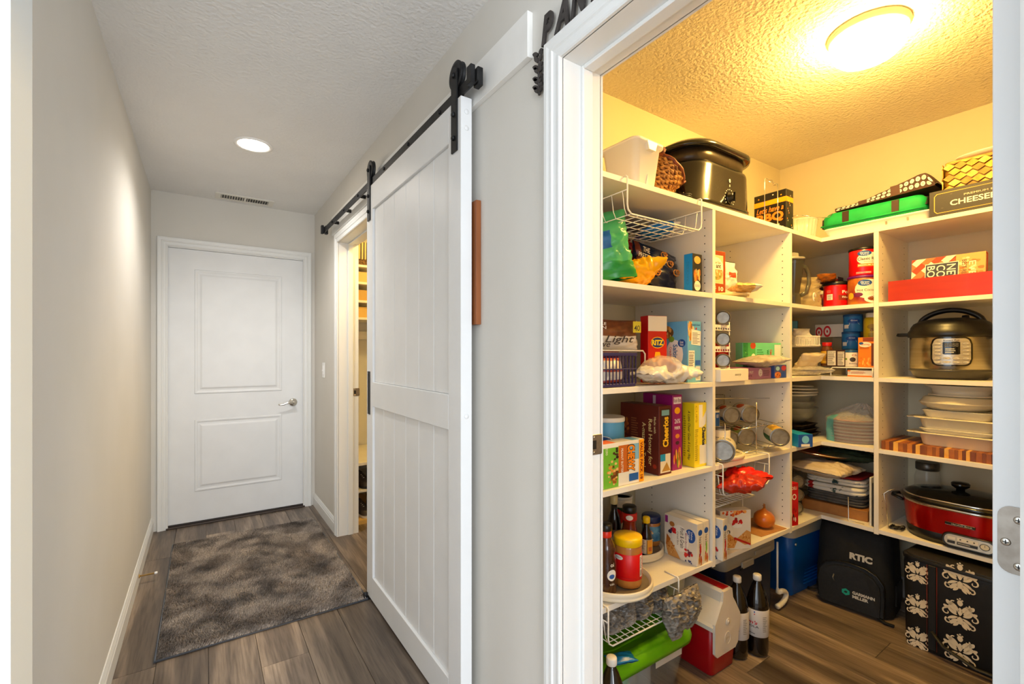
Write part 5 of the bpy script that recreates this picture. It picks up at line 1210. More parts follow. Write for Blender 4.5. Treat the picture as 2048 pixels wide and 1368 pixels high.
bag('red bag at the left edge of the corner shelf behind the divider', .06, .12, .03, (2.375, 1.13, Z2+.013), (0, 0, .3), col('#b0201c', .3), 163, name='snack_bag', amp=.004)
# CORNER UNIT, Z1: glass bowls, plates
BW = clear('#b9b7ad', .38, .06)
for i, (R, h, z, u, lb) in enumerate(((.125, .08, .0, 0, 'largest clear glass bowl at the bottom of the corner stack'), (.115, .075, .040, 0, 'middle clear glass bowl of the corner stack'), (.105, .07, .078, 0, 'uppermost clear glass bowl of the corner stack'))):
    t = thing('glass_bowl', lb, 'bowl', (2.735, 1.265, Z1+.0745+z), 0, 'clear bowls stacked in the corner')
    mb = MB(); mb.lathe([(0, 0), (R*.5, 0), (R*.8, h*.4), (R*.97, h*.9), (R*1.03, h), (R*1.03, h+.003), (R*.95, h), (R*.77, h*.45), (R*.48, .004), (0, .004)], BW, 36, cap=False); mb.build('bowl', t)
for i in range(4):
    t = thing('bowl_lid', ['lowest', 'second', 'third', 'topmost'][i]+' white plastic lid on the glass bowls in the corner', 'lid', (2.735+.006*(i % 2), 1.265-.008*(i % 3), Z1+.2305+.0145*i), 0, 'white lids stacked on the bowls', rot=(.02*(i % 2), .02*(i-1.5), 0))
    R = .118-.006*i; mb = MB(); mb.lathe([(0, .002), (R*.9, .002), (R, .0), (R*1.03, -.004), (R*1.04, -.001), (R*1.01, .005), (R*.9, .006), (0, .006)], col('#cfccc2', .35), 36, cap=False); mb.build('lid', t)
for i in range(3):
    t = thing('baking_tray', ['lowest', 'middle', 'upper'][i]+' dark baking pan under the glass bowls in the corner', 'pan', (2.73, 1.27, Z1+.0005+.024*i), 0, 'dark pans stacked in the corner')
    w, d = .24-.012*i, .22-.01*i
    mb = MB(); mb.loft([(0, w*.9, d*.88, .02), (.016, w, d, .03), (.018, w*1.05, d*1.06, .035), (.0195, w*1.05, d*1.06, .035), (.0195, w*.98, d*.97, .03), (.003, w*.88, d*.85, .02)], noisy('#3a2f28', '#5a4a3c', 20, .35, metal=.6), 5); mb.build('pan', t)
t = carton('blue food storage bag box jutting out at the left of the corner shelf', .19, .075, .062, (2.455, 1.135, Z1+.0005), math.radians(62), noisy('#1f8fc0', '#2a9acb', 6, .4), {
  'front': [('p', [(0, .55), (.5, .5), (1, .75), (1, 1), (0, 1)], '#1c4f9a'), ('p', [(0, 0), (.3, .2), (1, .08), (1, 0)], '#1c4f9a'), ('t', 'STORAGE', .25, .2, .75, .38, '#d9ecf2'), ('b', .25, .75, .12, .12, 10, .03, ['#e9e3d4', '#c95a1c', '#23202a'])],
  'left': [('r', 0, 0, 1, 1, '#1c4f9a'), ('e', .5, .6, .25, .3, '#7fc0e0'), ('r', .2, .05, .8, .25, '#e9e3d4')],
  'right': [('r', 0, 0, 1, 1, '#1c4f9a'), ('e', .5, .6, .25, .3, '#7fc0e0'), ('r', .2, .05, .8, .25, '#e9e3d4')]}, cat='box', name='storage_bag_box')
Xp, Yp = 2.80, .990
t = thing('paper_plates', 'stack of pink and white paper plates in a clear plastic bag', 'paper plates', (Xp, Yp, Z1+.0005))
PPM = [col('#e6dcd2', .6), col('#c99a94', .6), col('#b8a89c', .6), col('#ece4da', .6)]
for i in range(26):
    z = .004+.0042*i; R = .113+.001*math.sin(i*1.7); mb = MB(); mb.lathe([(0, z), (R*.75, z), (R, z+.0028), (R+.0006, z+.0036), (R*.74, z+.0012)], PPM[(i*5) % 4], 40, cap=False, cx=.002*math.sin(i*2.1), cy=.002*math.cos(i*1.3)); mb.build('plate', t)
def wrapf(a, k):
    R = .121+.004*math.sin(a*2*PI*9+k*4); zt = .118
    if k < .5: r_, z = R, zt*k/.5
    else:
        q = (k-.5)/.5; r_ = R*(1-q*.82)*(1+.12*math.sin(a*2*PI*11)*q); z = zt+.075*q+.02*math.sin(a*2*PI*5)*q*(1-q)
    n = .004*noise.noise(Vector((math.cos(2*PI*a)*4, math.sin(2*PI*a)*4, k*9)))
    cx = .03*max(0, k-.5)*2
    return (cx+(r_+n)*math.cos(2*PI*a)*.98, (r_+n)*math.sin(2*PI*a)-.06*max(0, k-.6), z)
mb = MB(); BP2 = clear('#f4efe6', .13, .1, 1.0); mb.grid(wrapf, 90, 26, BP2, True, lambda a, k: (clear('#7fc4c8', .7, .2) if (.36 < a < .43 and k < .62) else (BP2 if k < .5 else BAGC))); mb.build('clear_wrap', t)
# CORNER UNIT, Z0: cloths, folders
RW = noisy('#ddd6c8', '#e6dfd1', 8, .8)
t = thing('cardboard_box', 'flat brown cardboard box under the folded tablecloths', 'box', (2.82, 1.06, Z0+.0005), -PI/2+.12)
mb = MB(); mb.box(-.145, .145, -.12, .12, 0, .052, noisy('#8a5f32', '#9a6d3c', 20, .7), .002); mb.build('carton', t); mb = MB(); mb.box(-.1455, .02, -.1205, .1205, .052, .0535, noisy('#8a5f32', '#9a6d3c', 20, .7)); mb.build('flap', t)
def fold(label, w, d, h, z, m, n, seed, rz=.1, dx=0, dy=0, mf=None, name='folded_cloth', grp='folded cloths in the corner'):
    t = thing(name, label, 'folded cloth', (2.82+dx, 1.06+dy, z), -PI/2+rz, grp)
    for i in range(n):
        mb = MB(); hh = h/n
        def f(a, k, i=i):
            g = 2*PI*a; ww = w/2*(1-.03*((i+seed) % 3)); dd = d/2*(1-.02*((i*2+seed) % 3)); s = math.sin(PI*k)
            x = ww*math.copysign(abs(math.cos(g))**.35, math.cos(g))*(.94+.06*s); y = dd*math.copysign(abs(math.sin(g))**.35, math.sin(g))*(.94+.06*s)
            return (x+.004*noise.noise(Vector((x*20, y*20, seed+i))), y+.005*noise.noise(Vector((x*14, y*20, seed+i+5))), i*hh+hh*k*.96+.0035*noise.noise(Vector((x*11, y*11, i+seed)))*(1 if 0 < k < 1.1 else 0)+.003)
        mb.grid(f, 48, 5, m, True, (lambda a, k: mf(a, k, i)) if mf else None)
        top = [f(a/48, 1) for a in range(48)]; c = Vector((0, 0, i*hh+hh*.96+.003)); mb.add([c]+top, [(0, 1+a, 1+(a+1) % 48) for a in range(48)], m, True)
        mb.build('fold', t)
    return t
GRY = noisy('#4a4642', '#5f5a54', 20, .8)
fold('dark grey folded cloths lying on the cardboard box in the corner', .27, .22, .055, Z0+.0545, GRY, 4, 1)
CLR = lambda c: col(c, .8)
prt = noisy('#e0d9cb', '#43584c', 34, .8, lo=.60, hi=.66, detail=2)
fold('white tablecloth with green and red print folded in the middle of the pile', .29, .23, .040, Z0+.1130, prt, 2, 4, .05, -.012, mf=lambda a, k, i: prt if (int(a*21) % 7) else CLR('#a02020'))
fold('white printed tablecloth folded above the green-red one', .28, .23, .032, Z0+.1560, noisy('#e3dccd', '#2f4a4a', 30, .8, lo=.6, hi=.68, detail=2), 2, 7, .15, -.006, mf=None)
fold('red cloth folded above the printed tablecloths', .26, .22, .012, Z0+.1910, CLR('#8f1a1c'), 1, 9, .0)
t = bag('translucent bag with pale folded cloth on the top of the pile', .27, .25, .06, (2.78, 1.06, Z0+.238), (math.radians(90), 0, math.radians(-95)), BAGW, 171, amp=.012, name='plastic_bag', mf=lambda a, k: col('#5f7f66', .5) if .62 < a < .70 and k < .5 else noisy('#b5a58f', '#cdbfa8', 12, .4))
bag('dark green crumpled bag at the back top of the cloth pile', .25, .2, .05, (2.90, 1.0, Z0+.292), (math.radians(88), 0, math.radians(-70)), noisy('#1f2f22', '#3a4a34', 20, .5), 172, amp=.012, name='plastic_bag')
t = thing('pizza_pan', 'round dark rimmed pizza pan lying over the cloth pile', 'pan', (2.73, 1.13, Z0+.300), rot=(math.radians(5), math.radians(3), 0))
mb = MB(); mb.lathe([(0, .0), (.135, .0), (.148, .008), (.152, .008), (.153, .011), (.147, .011), (.134, .003), (0, .003)], noisy('#7a3f1e', '#8f5230', 9, .5), 48, cap=False); mb.build('pan', t)
mb = MB(); mb.lathe([(.148, .0075), (.1535, .0085), (.1535, .0115), (.148, .0115)], CHROME, 48, cap=False); mb.build('rim', t)
t = thing('tray_divider', 'thin chrome wire divider before the cloth pile in the corner', 'rack', (2.66, .96, Z0+.0005)); mb = MB()
mb.tube([(.0, .005, .12), (.004, .005, .003), (.004, -.06, .003)], .0022, CHROME, 6); mb.build('wire_frame', t)
for i, (c, lb, hh, dy) in enumerate((('#1c1917', 'black folder standing against the divider in the corner', .21, 0), ('#e6dfce', 'cream cutting sheet standing against the divider in the corner', .235, .012))):
    mb = MB(); mb.box(2.67+.0*i, 2.95, .8615+dy, .8665+dy+.003, Z0+.0005, Z0+hh, col(c, .4), .002); tag(mb.build('thin_board'), lb, 'board')
carton('red snack box on edge beside the divider at the left of the cloths', .055, .045, .205, (2.375, 1.105, Z0+.0005), -.25, col('#a8161a', .35), {'front': [('e', .5, .68, .25, .07, '#ece2d0'), ('e', .5, .68, .16, .045, '#a8161a'), ('t', 'DELI', .2, .85, .8, .92, '#ece2d0'), ('b', .5, .28, .3, .15, 8, .07, ['#ece2d0', '#2a2220', '#c94a2c'])]}, cat='box')
bag('crinkled dark foil bag behind the red snack box in the corner', .10, .20, .05, (2.42, 1.26, Z0+.001), (0, 0, -.6), noisy('#3c3026', '#a89a84', 30, .25, metal=.6), 181, amp=.012, name='foil_bag')
for i in range(3):
    lying(['lowest roll end showing left of the cloths', 'middle foil roll end left of the cloths', 'top cardboard roll end left of the cloths'][i], 2.545+.008*i, 1.15, Z0+.005+.066*i, .030, .2, math.radians(40), noisy('#9a938a', '#b8b2a8', 40, .4, metal=.5), group='foil rolls in the corner')
# ================================================================== FAR UNIT (wall B)
FB = [0]
# Z3 crate with cookbooks
CRD = noisy('#8c2410', '#a33214', 14, .35, .1, 80, stretch=(.15, 1, 1), coat=.3)
Xf = 2.70; y0, y1 = YB(1776, Xf), .415
L = y0-y1; t = thing('wooden_crate', 'red-stained wooden crate holding a cookbook on the far unit', 'crate', (Xf+.10, (y0+y1)/2, Z3+.0005), -PI/2)
for nm, b in (('front_board', (-L/2, L/2, -.10, -.088, 0, .100)), ('back_board', (-L/2, L/2, .088, .10, 0, .100)), ('end_board', (-L/2, -L/2+.012, -.088, .088, 0, .100)), ('end_board', (L/2-.012, L/2, -.088, .088, 0, .100)), ('bottom_board', (-L/2+.012, L/2-.012, -.088, .088, 0, .008))):
    mb = MB(); mb.box(*b, CRD, .001); mb.build(nm, t)
cb = thing('cookbook', 'red and white checked cook book standing in the red crate', 'book', (Xf+.035, (y0+y1)/2-.0, Z3+.0155), rot=(math.radians(-6), 0, -PI/2))
w, h = .245, .175
mb = MB(); mb.box(-w/2, w/2, -.014, -.011, 0, h, col('#c2552a', .35), .0008); mb.box(-w/2, w/2, .014, .017, 0, h, col('#c2552a', .35), .0008); mb.box(-w/2, w/2, -.014, .017, h-.003, h, col('#c2552a', .35), .0008); mb.build('cover', cb)
mb = MB(); mb.box(-w/2+.003, w/2-.003, -.011, .014, .002, h-.003, '#e9e2cf'); mb.build('pages', cb)
its = []
s_ = .11
for i in range(0, 6):
    for j in range(0, 12):
        cx, cy = i*.14+(.07 if j % 2 else 0), j*.1
        if cx > .6: continue
        q = [(max(0, min(.66, x)), max(0, min(1, y))) for x, y in ((cx-.07, cy), (cx, cy+.1), (cx+.07, cy), (cx, cy-.1))]
        its.append(('p', q, ['#efe2cc', '#d9744a', '#c2401f'][(i+2*j) % 3]))
its += [('r', .62, .0, .999, .999, '#caa36a'), ('b', .8, .5, .17, .44, 60, .035, ['#e0bf8a', '#b98246', '#f0dcb4', '#a86e3a']), ('t', 'BEST RECIPES', .70, .25, .76, .85, '#5a3c22', {'rot': -90}), ('t', 'EVER', .79, .3, .88, .8, '#f0e2c4', {'rot': -90}),
        ('r', .20, .08, .66, .84, '#e9e2d2'), ('r', .21, .10, .65, .82, '#2b2f45'), ('t', 'NEW', .50, .28, .62, .78, '#efe9dc', {'rot': -90}), ('t', 'COOK', .36, .14, .48, .78, '#efe9dc', {'rot': -90}), ('t', 'BOOK', .23, .14, .34, .78, '#efe9dc', {'rot': -90})]
mb = MB(); decals(mb, lambda x, y, o: (-w/2+w*x, -.0141-o, h*y), its); mb.build('printing', cb)
jar('small green spice can at the right end behind the door', 2.74, .375, Z3, [(.026, 0), (.028, .003), (.028, .085), (.026, .09)], col('#14442c', .4), [('lid', [(.027, .088), (.029, .09), (.029, .102), (.026, .105)], col('#d9d2c0', .4))], [('t', 'SALT', .3, .2, .7, .4, '#e9e3d4')], dr=(.0283, .01, .08), cat='can', name='spice_can')
carton('clear plastic tub standing behind the crate on the far unit', .13, .08, .155, (2.965, .53, Z3+.0005), -PI/2, clear('#dcd6c4', .35), {}, cat='tub', name='plastic_tub', bev=.01)
# Z2 pressure cooker
Xk, Yk = 2.825, .625; R = .142
t = thing('pressure_cooker', 'round stainless electric pressure cooker with black domed lid', 'pressure cooker', (Xk, Yk, Z2+.0005))
SS = noisy('#a39c8e', '#b5aea0', 3, .25, metal=1, stretch=(1, 1, 30))
mb = MB(); mb.lathe([(0, 0), (R*.82, 0), (R*.90, .012), (R*.97, .032), (R*1.02, .036), (R*1.02, .042), (R*.99, .044)], noisy('#3a3733', '#45413c', 20, .35), 56); mb.build('base', t)
mb = MB(); mb.lathe([(R*.99, .044), (R, .046), (R, .186), (R*.98, .190)], SS, 64, cap=False); mb.build('body', t)
mb = MB(); mb.lathe([(R*.96, .188), (R*1.04, .190), (R*1.05, .198), (R*1.04, .214), (R*.99, .224), (R*.97, .236), (R*.90, .252), (R*.72, .266), (R*.4, .274), (0, .276)], BLACKP, 56); mb.build('lid', t)
for s in (1, -1):
    mb = MB(); mb.loft([(.196, .05, .07, .012, 0, s*(R+.010)), (.200, .055, .075, .015, 0, s*(R+.014)), (.212, .05, .07, .012, 0, s*(R+.012))], BLACKP, 4); mb.build('side_handle', t)
mb = MB(); mb.tube([(0, -.108+.216*i/24, .252+.060*math.sin(PI*i/24)**.55) for i in range(25)], .0115, BLACKP, 8, flat=1.7)
mb.build('lid_handle', t)
mb = MB(); mb.lathe([(.012, .268), (.014, .275), (.012, .288), (0, .290)], BLACKP, 16, .05, -.04); mb.build('steam_valve', t)
md = face(Xk, Yk)+.02
fr = cylframe(R+.0012, .060, .186, md, .96)
def rrp(x0, y0, x1, y1, rx, ry, n=6):
    out = []
    for (cx, cy, a0) in ((x1-rx, y1-ry, 0), (x0+rx, y1-ry, 90), (x0+rx, y0+ry, 180), (x1-rx, y0+ry, 270)):
        out += [(cx+rx*math.cos(math.radians(a0+90*i/n)), cy+ry*math.sin(math.radians(a0+90*i/n))) for i in range(n+1)]
    return out
def rfan(mb, sf, x0, y0, x1, y1, rx, ry, o, m, nx=14):
    p = rrp(x0, y0, x1, y1, rx, ry); cols = []
    for i in range(nx+1):
        x = x0+(x1-x0)*i/nx; e = max(0, rx-(x-x0), rx-(x1-x)); dy = ry*(1-math.sqrt(max(0, 1-(e/rx)**2)))
        cols.append((x, y0+dy, y1-dy))
    vs = [sf(c[0], c[1], o) for c in cols]+[sf(c[0], c[2], o) for c in cols]
    mb.add(vs, [(i, i+1, nx+2+i, nx+1+i) for i in range(nx)], m)
mb = MB(); rfan(mb, fr, 0, 0, 1, 1, .2, .25, .001, BLACKG, 22); rfan(mb, fr, .05, .05, .95, .95, .16, .2, .0016, col('#bdb7aa', .3, .5), 22)
rfan(mb, fr, .30, .40, .70, .84, .02, .02, .0022, BLACKG, 8); mb.build('control_panel', t)
its = [('t', 'Instant Pot', .32, .86, .68, .92, '#2a2723')]+[('t', '8888', .34, .66, .66, .80, '#5a564c')]+[('l', .36, .44, .64, .62, 3, '#d9d5ca')]
for i in range(4):
    for x in (.10, .74): its += [('e', x+.09, .78-.12*i, .085, .038, '#8d877b'), ('e', x+.09, .78-.12*i, .078, .031, '#c9c3b6'), ('l', x+.04, .77-.12*i, x+.14, .79-.12*i, 1, '#4a463f')]
for i in range(4):
    for y in (.27, .14): its += [('e', .18+.215*i, y, .085, .045, '#8d877b'), ('e', .18+.215*i, y, .078, .037, '#c9c3b6'), ('l', .13+.215*i, y-.01, .23+.215*i, y+.01, 1, '#4a463f')]
mb = MB(); decals(mb, fr, its, True, .0028); mb.build('printing', t)
# Z1 butcher block and storage boxes
t = thing('cutting_board', 'thick striped butcher block cutting board under the cream containers', 'cutting board', (2.80, .56, Z1+.0005), 0)
WD = [noisy('#6b3a18', '#84501f', 20, .45, stretch=(1, 1, .3)), noisy('#a5692c', '#bd8038', 20, .45), noisy('#cf9a45', '#deb263', 20, .45), noisy('#4f2a12', '#66391a', 20, .45), noisy('#8a5222', '#a3682f', 20, .45)]
y = .832-.56; i = 0; rr = random.Random(11)
while y > -.302:
    w = rr.choice([.012, .018, .024, .015]); mb = MB(); mb.box(-.135, .135, y-w+.0002, y, 0, .040, WD[[0, 4, 3, 2, 4, 0, 1, 3, 2, 0, 4][i % 11]], .0004); mb.build('wood_strip', t); y -= w; i += 1
CRM = col('#ddd3b6', .38); CRM2 = col('#cfc8b4', .38)
def tub(label, z, w, d, h, lip, m, x=2.80, yc=.585, rz=0, r=.03):
    t = thing('storage_container', label, 'storage container', (x, yc, z), -PI/2+rz, 'cream storage containers stacked on the cutting board')
    mb = MB(); mb.loft([(0, w*.88, d*.88, r), (.004, w*.9, d*.9, r), (h-.006, w*.97, d*.97, r), (h-.004, w+lip, d+lip*.6, r), (h, w+lip, d+lip*.6, r), (h, w*.9, d*.9, r)], m, 6); mb.build('body', t)
    return t
zc = Z1+.0410
t = tub('lowest rectangular cream container on the cutting board', zc, .255, .20, .055, .03, CRM); mb = MB(); mb.loft([(.0455, .05, .10, .015, -.155, 0), (.0495, .05, .10, .015, -.155, 0)], CRM); mb.loft([(.0455, .06, .12, .015, .155, 0), (.0495, .06, .12, .015, .155, 0)], CRM); mb.build('side_tab', t)
zc += .0555
t = tub('grey-white rectangular container second from the bottom', zc, .25, .195, .020, .0, CRM2)
zc += .0205
t = tub('third rectangular cream container with wide side tabs', zc, .255, .20, .048, .03, CRM); mb = MB(); mb.loft([(.039, .05, .10, .015, -.155, 0), (.043, .05, .10, .015, -.155, 0)], CRM); mb.loft([(.039, .06, .12, .015, .155, 0), (.043, .06, .12, .015, .155, 0)], CRM); mb.build('side_tab', t)
zc += .0485
t = tub('plain rectangular lid box under the round containers', zc, .235, .18, .034, .0, CRM2)
zc += .0345
def rt(label, z, R, prof, m, dx=0, dy=0, sy=1.12):
    t = thing('round_container', label, 'container', (2.80+dx, .595+dy, z), 0, 'round containers on the cream stack'); mb = MB(); mb.lathe(prof, m, 48, cap=False, sy=sy); mb.build('body', t); return t
R = .115
rt('shallow round cream container with lid on the rectangular boxes', zc, R, [(0, 0), (R*.7, 0), (R*.95, .018), (R, .028), (R*1.03, .030), (R*1.03, .034), (R*.98, .036), (R*.9, .054), (R*.8, .060), (0, .060)], CRM)
rt('open round white dish at the top of the cream stack', zc+.0605, R, [(0, 0), (R*.70, 0), (R*.86, .004), (R*.86, .008), (R*.72, .010), (R*.78, .034), (R*.97, .048), (R*.97, .051), (R*.76, .040), (R*.68, .006), (0, .006)], CRM2, dy=-.012)
# Z0 slow cooker
Xs, Ys = 2.80, .586
t = thing('slow_cooker', 'red oval slow cooker with black lid and glass top', 'slow cooker', (Xs, Ys, Z0+.0005), -PI/2)
REDM = noisy('#9a0d0a', '#b3120d', 4, .22, metal=.65, coat=.5)
W, D = .39, .285
def ov(z, s, e=0): return (z, W*s+e, D*s+e, D*s/2*.96)
mb = MB(); mb.loft([ov(.006, .86), ov(.0, .90), ov(.02, .93), ov(.045, .95), ov(.048, .94)], BLACKP, 14); mb.build('base', t)
mb = MB(); mb.loft([ov(.046, .94), ov(.07, .96), ov(.155, 1.0), ov(.158, 1.0)], REDM, 14, smooth=True); mb.build('body', t)
mb = MB(); mb.loft([ov(.156, 1.0), ov(.158, 1.015), ov(.164, 1.015), ov(.166, 1.0)], CHROME, 14); mb.build('chrome_band', t)
mb = MB(); mb.loft([ov(.165, .99), ov(.170, 1.05), ov(.180, 1.06), ov(.186, 1.02), ov(.188, .98)], BLACKG, 14); mb.build('crock_rim', t)
mb = MB(); mb.loft([ov(.187, 1.0), ov(.190, 1.01), ov(.193, 1.0)], CHROME, 14); mb.build('lid_rim', t)
mb = MB(); mb.loft([ov(.192, .98), ov(.205, .88), ov(.216, .65), ov(.222, .35), ov(.223, .1)], clear('#0d0c0c', .9, .05), 14); mb.build('glass_lid', t)
mb = MB(); mb.lathe([(.016, .220), (.014, .228), (.030, .240), (.032, .252), (.026, .258), (0, .260)], BLACKG, 28); mb.build('lid_knob', t)
for s in (-1, 1):
    mb = MB(); mb.tube([(s*(W/2-.005), -.045, .142), (s*(W/2+.035), -.035, .152), (s*(W/2+.042), 0, .154), (s*(W/2+.035), .035, .152), (s*(W/2-.005), .045, .142)], .010, BLACKP, 8, flat=.7); mb.build('side_handle', t)
mb = MB(); mb.box(-.02, .075, -D/2-.003, -D/2+.01, .098, .110, BLACKG, .002); mb.build('name_plate', t)
mb = MB(); mb.tube([(-.018, -D/2-.0035, .0985), (.073, -D/2-.0035, .0985), (.073, -D/2-.0035, .1095), (-.018, -D/2-.0035, .1095)], .0008, CHROME, 4, closed=True); decals(mb, lambda x, y, o: (-.015+.085*x, -D/2-.0034-o, .099+.01*y), [('t', 'Hamilton Beach', .2, .25, .95, .75, '#c9c3b6')]); mb.build('printing', t)
cp = MB(Matrix.Translation((.055, -D/2+.002, .036)) @ Matrix.Rotation(math.radians(90-12), 4, 'X'))
cp.loft([(-.01, .17, .062, .028), (.006, .17, .062, .028), (.010, .160, .052, .024)], BLACKP, 6); cp.build('control_panel', t)
cp = MB(Matrix.Translation((.055, -D/2+.002, .036)) @ Matrix.Rotation(math.radians(90-12), 4, 'X'))
cp.loft([(.0098, .150, .044, .020), (.0108, .150, .044, .020)], col('#b0a99b', .3, .5), 6)
decals(cp, lambda x, y, o: (-.072+.144*x, -.018+.036*y, .0109+o), [('r', .05, .1, .22, .42, '#161514'), ('r', .26, .1, .70, .42, '#161514'), ('r', .05, .56, .22, .86, '#cfc9bc'), ('r', .26, .52, .70, .9, '#cfc9bc'), ('e', .84, .52, .11, .36, '#3a3733'), ('e', .84, .52, .09, .29, '#c4beb0'), ('r', .835, .5, .845, .75, '#3a3733'), ('l', .28, .2, .68, .34, 1, '#c4beb0'), ('e', .33, .72, .02, .08, '#3a3733'), ('e', .48, .72, .02, .08, '#3a3733'), ('e', .62, .72, .02, .08, '#3a3733'), ('t', 'OFF', .8, .12, .88, .22, '#2a2723')])
cp.build('printing', t)
GJ = clear('#e3e0d2', .28, .05)
jar('clear glass jar with ridged metal lid behind the slow cooker', 2.985, .745, Z0, [(.045, 0), (.05, .01), (.05, .22), (.042, .25), (.040, .26)], GJ, [('lid', [(.044, .255), (.046, .258), (.046, .290), (.043, .293), (.030, .293)], noisy('#5c5750', '#6d675f', 60, .35, metal=.8))], dr=None, name='glass_jar')
t = thing('wire_stand', 'thin bent chrome wire stand beside the slow cooker', 'rack', (2.68, .815, Z0+.0005)); mb = MB(); mb.tube([(.02, .0, .003), (.0, .005, .12), (-.0, .012, .168), (.01, -.004, .185), (.02, -.025, .195)], .0022, CHROME, 6); mb.tube([(.02, 0, .003), (.10, 0, .003)], .0022, CHROME, 6); mb.build('wire_frame', t)
t = thing('power_cord', 'black power cord bundled beside the red slow cooker', 'cord', (2.70, .80, Z0+.006)); mb = MB(); mb.tube([(.012*math.sin(i*.7)+.001*i, .022*math.cos(i*.35)-.01, .004+.004*math.sin(i*1.1)) for i in range(50)], .0035, BLACKP, 6); mb.build('cable', t)
# ================================================================== BOTTOM SHELF OF THE LEFT UNIT (Z0)
GRYM = noisy('#6b5f50', '#7a6d5c', 14, .6)
def susan(label, X, Y, z, R):
    t = thing('turntable', label, 'turntable', (X, Y, z+.0005), 0, 'cream turntables on the bottom shelf')
    mb = MB(); mb.lathe([(R*.75, 0), (R*.92, .001), (R*.99, .008), (R, .014), (R*.97, .016), (R*.985, .020), (R*.99, .032), (R*.965, .036), (R*.94, .034), (R*.925, .022), (R*.90, .020)], col('#e6dcc4', .4), 56, cap=False); mb.build('rim', t)
    mb = MB(); mb.lathe([(0, .020), (R*.92, .020)], GRYM, 56, cap=False); mb.build('mat', t)
    return t
susan('front cream turntable under the peanut butter jar', 1.226, 1.172, Z0, .140)
susan('rear cream turntable with the small sauce bottles', 1.500, 1.328, Z0, .130)
ZT = Z0+.0210
# peanut butter jar
PBM = noisy('#a8703a', '#b57d45', 12, .25, coat=.4)
Xj, Yj = 1.243, 1.118
jar('large peanut butter jar with yellow ribbed lid and red label', Xj, Yj, ZT, [(.040, 0), (.046, .004), (.048, .015), (.048, .138), (.045, .150), (.042, .153)], PBM,
    [('label', [(.0484, .030), (.0492, .031), (.0492, .118), (.0484, .119)], col('#c4161c', .35)), ('lid', [(.0475, .143), (.0495, .145), (.0495, .167), (.048, .171), (.02, .172), (0, .172)], col('#e3bd14', .35))],
    [('e', .24, .86, .13, .09, '#f0ece2'), ('e', .24, .86, .12, .08, '#f0ece2'), ('t', 'PEANUT', .15, .84, .33, .88, '#7a6a5c'), ('r', .86, .12, .97, .95, '#eee8da'), ('l', .87, .45, .96, .9, 8, '#4a443c'), ('v', .87, .16, .96, .38, 8, '#1c1a18'), ('r', .1, .08, .8, .1, '#a01216')], dr=(.0493, .031, .118), span=2.6, name='peanut_butter_jar')
lp_ = MB(); lp_.lathe([(.0002, 0)], '#000000', 4) if False else None
SYR = noisy('#3b1d10', '#4a2616', 14, .2, coat=.5)
jar('brown syrup bottle with black cap at the left of the front turntable', 1.142, 1.125, ZT, [(.032, 0), (.036, .005), (.036, .10), (.030, .13), (.034, .145), (.028, .165), (.017, .185), (.016, .19)], SYR, [('neck_band', [(.0185, .186), (.0192, .188), (.0192, .207), (.0185, .208)], col('#c2351c', .4)), ('cap', [(.020, .208), (.0215, .210), (.0215, .228), (.018, .231), (0, .231)], BLACKP)],
    [('e', .75, .45, .2, .22, '#e9e6de'), ('e', .75, .40, .12, .09, '#3a5f9a'), ('t', 'oi', .68, .78, .84, .93, '#e9e2d0'), ('t', 'USA', .66, .06, .86, .13, '#e9e2d0')], dr=(.0363, .03, .115), name='syrup_bottle', cat='bottle')
# rear bottles
jar('tall dark sauce bottle at the back left of the rear turntable', 1.392, 1.325, ZT, [(.026, 0), (.028, .004), (.028, .12), (.022, .15), (.013, .17), (.012, .20)], col('#17110e', .2, coat=.4), [('cap', [(.014, .198), (.015, .2), (.015, .232), (.012, .234), (0, .234)], col('#c9b98a', .35)), ('label', [(.0284, .02), (.0288, .021), (.0288, .10), (.0284, .101)], col('#5a5048', .5))], [('t', 'SAUCE', .2, .5, .8, .8, '#d9cfb8')], dr=(.029, .02, .10), name='sauce_bottle', cat='bottle', group=None)
jar('ketchup-red jar with dark lid and oval badge on the rear turntable', 1.408, 1.258, ZT, [(.028, 0), (.031, .004), (.031, .10), (.027, .12), (.025, .14), (.029, .155), (.029, .17), (.026, .182)], noisy('#5c2012', '#7a2c18', 14, .2, coat=.4), [('cap', [(.026, .18), (.0275, .182), (.0275, .204), (.024, .207), (0, .207)], BLACKP), ('label', [(.0314, .05), (.0318, .051), (.0318, .098), (.0314, .099)], col('#c2351c', .4)), ('neck_label', [(.0292, .152), (.0298, .154), (.0298, .178), (.0275, .181)], col('#a81a18', .4))], [('e', .5, .5, .2, .4, '#ece6d8')], dr=(.030, .154, .178), name='sauce_jar', cat='jar')
jar('soy sauce bottle with yellow cap and cream label on the rear turntable', 1.478, 1.232, ZT, [(.020, 0), (.023, .003), (.023, .075), (.020, .090), (.0125, .115), (.0115, .135)], col('#120c09', .12, coat=.6), [('cap', [(.0135, .132), (.0145, .134), (.0145, .152), (.012, .156), (.005, .158)], col('#e3bd14', .35)), ('label', [(.0234, .014), (.0238, .015), (.0238, .070), (.0234, .071)], col('#cfc4a8', .5))],
    [('r', .55, 0, 1, 1, '#c9922c'), ('r', .52, 0, .56, 1, '#241c16'), ('l', .05, .3, .45, .95, 9, '#6b5f4c'), ('r', .65, .2, .9, .5, '#a85a2c')], dr=(.0239, .015, .070), name='soy_sauce_bottle', cat='bottle')
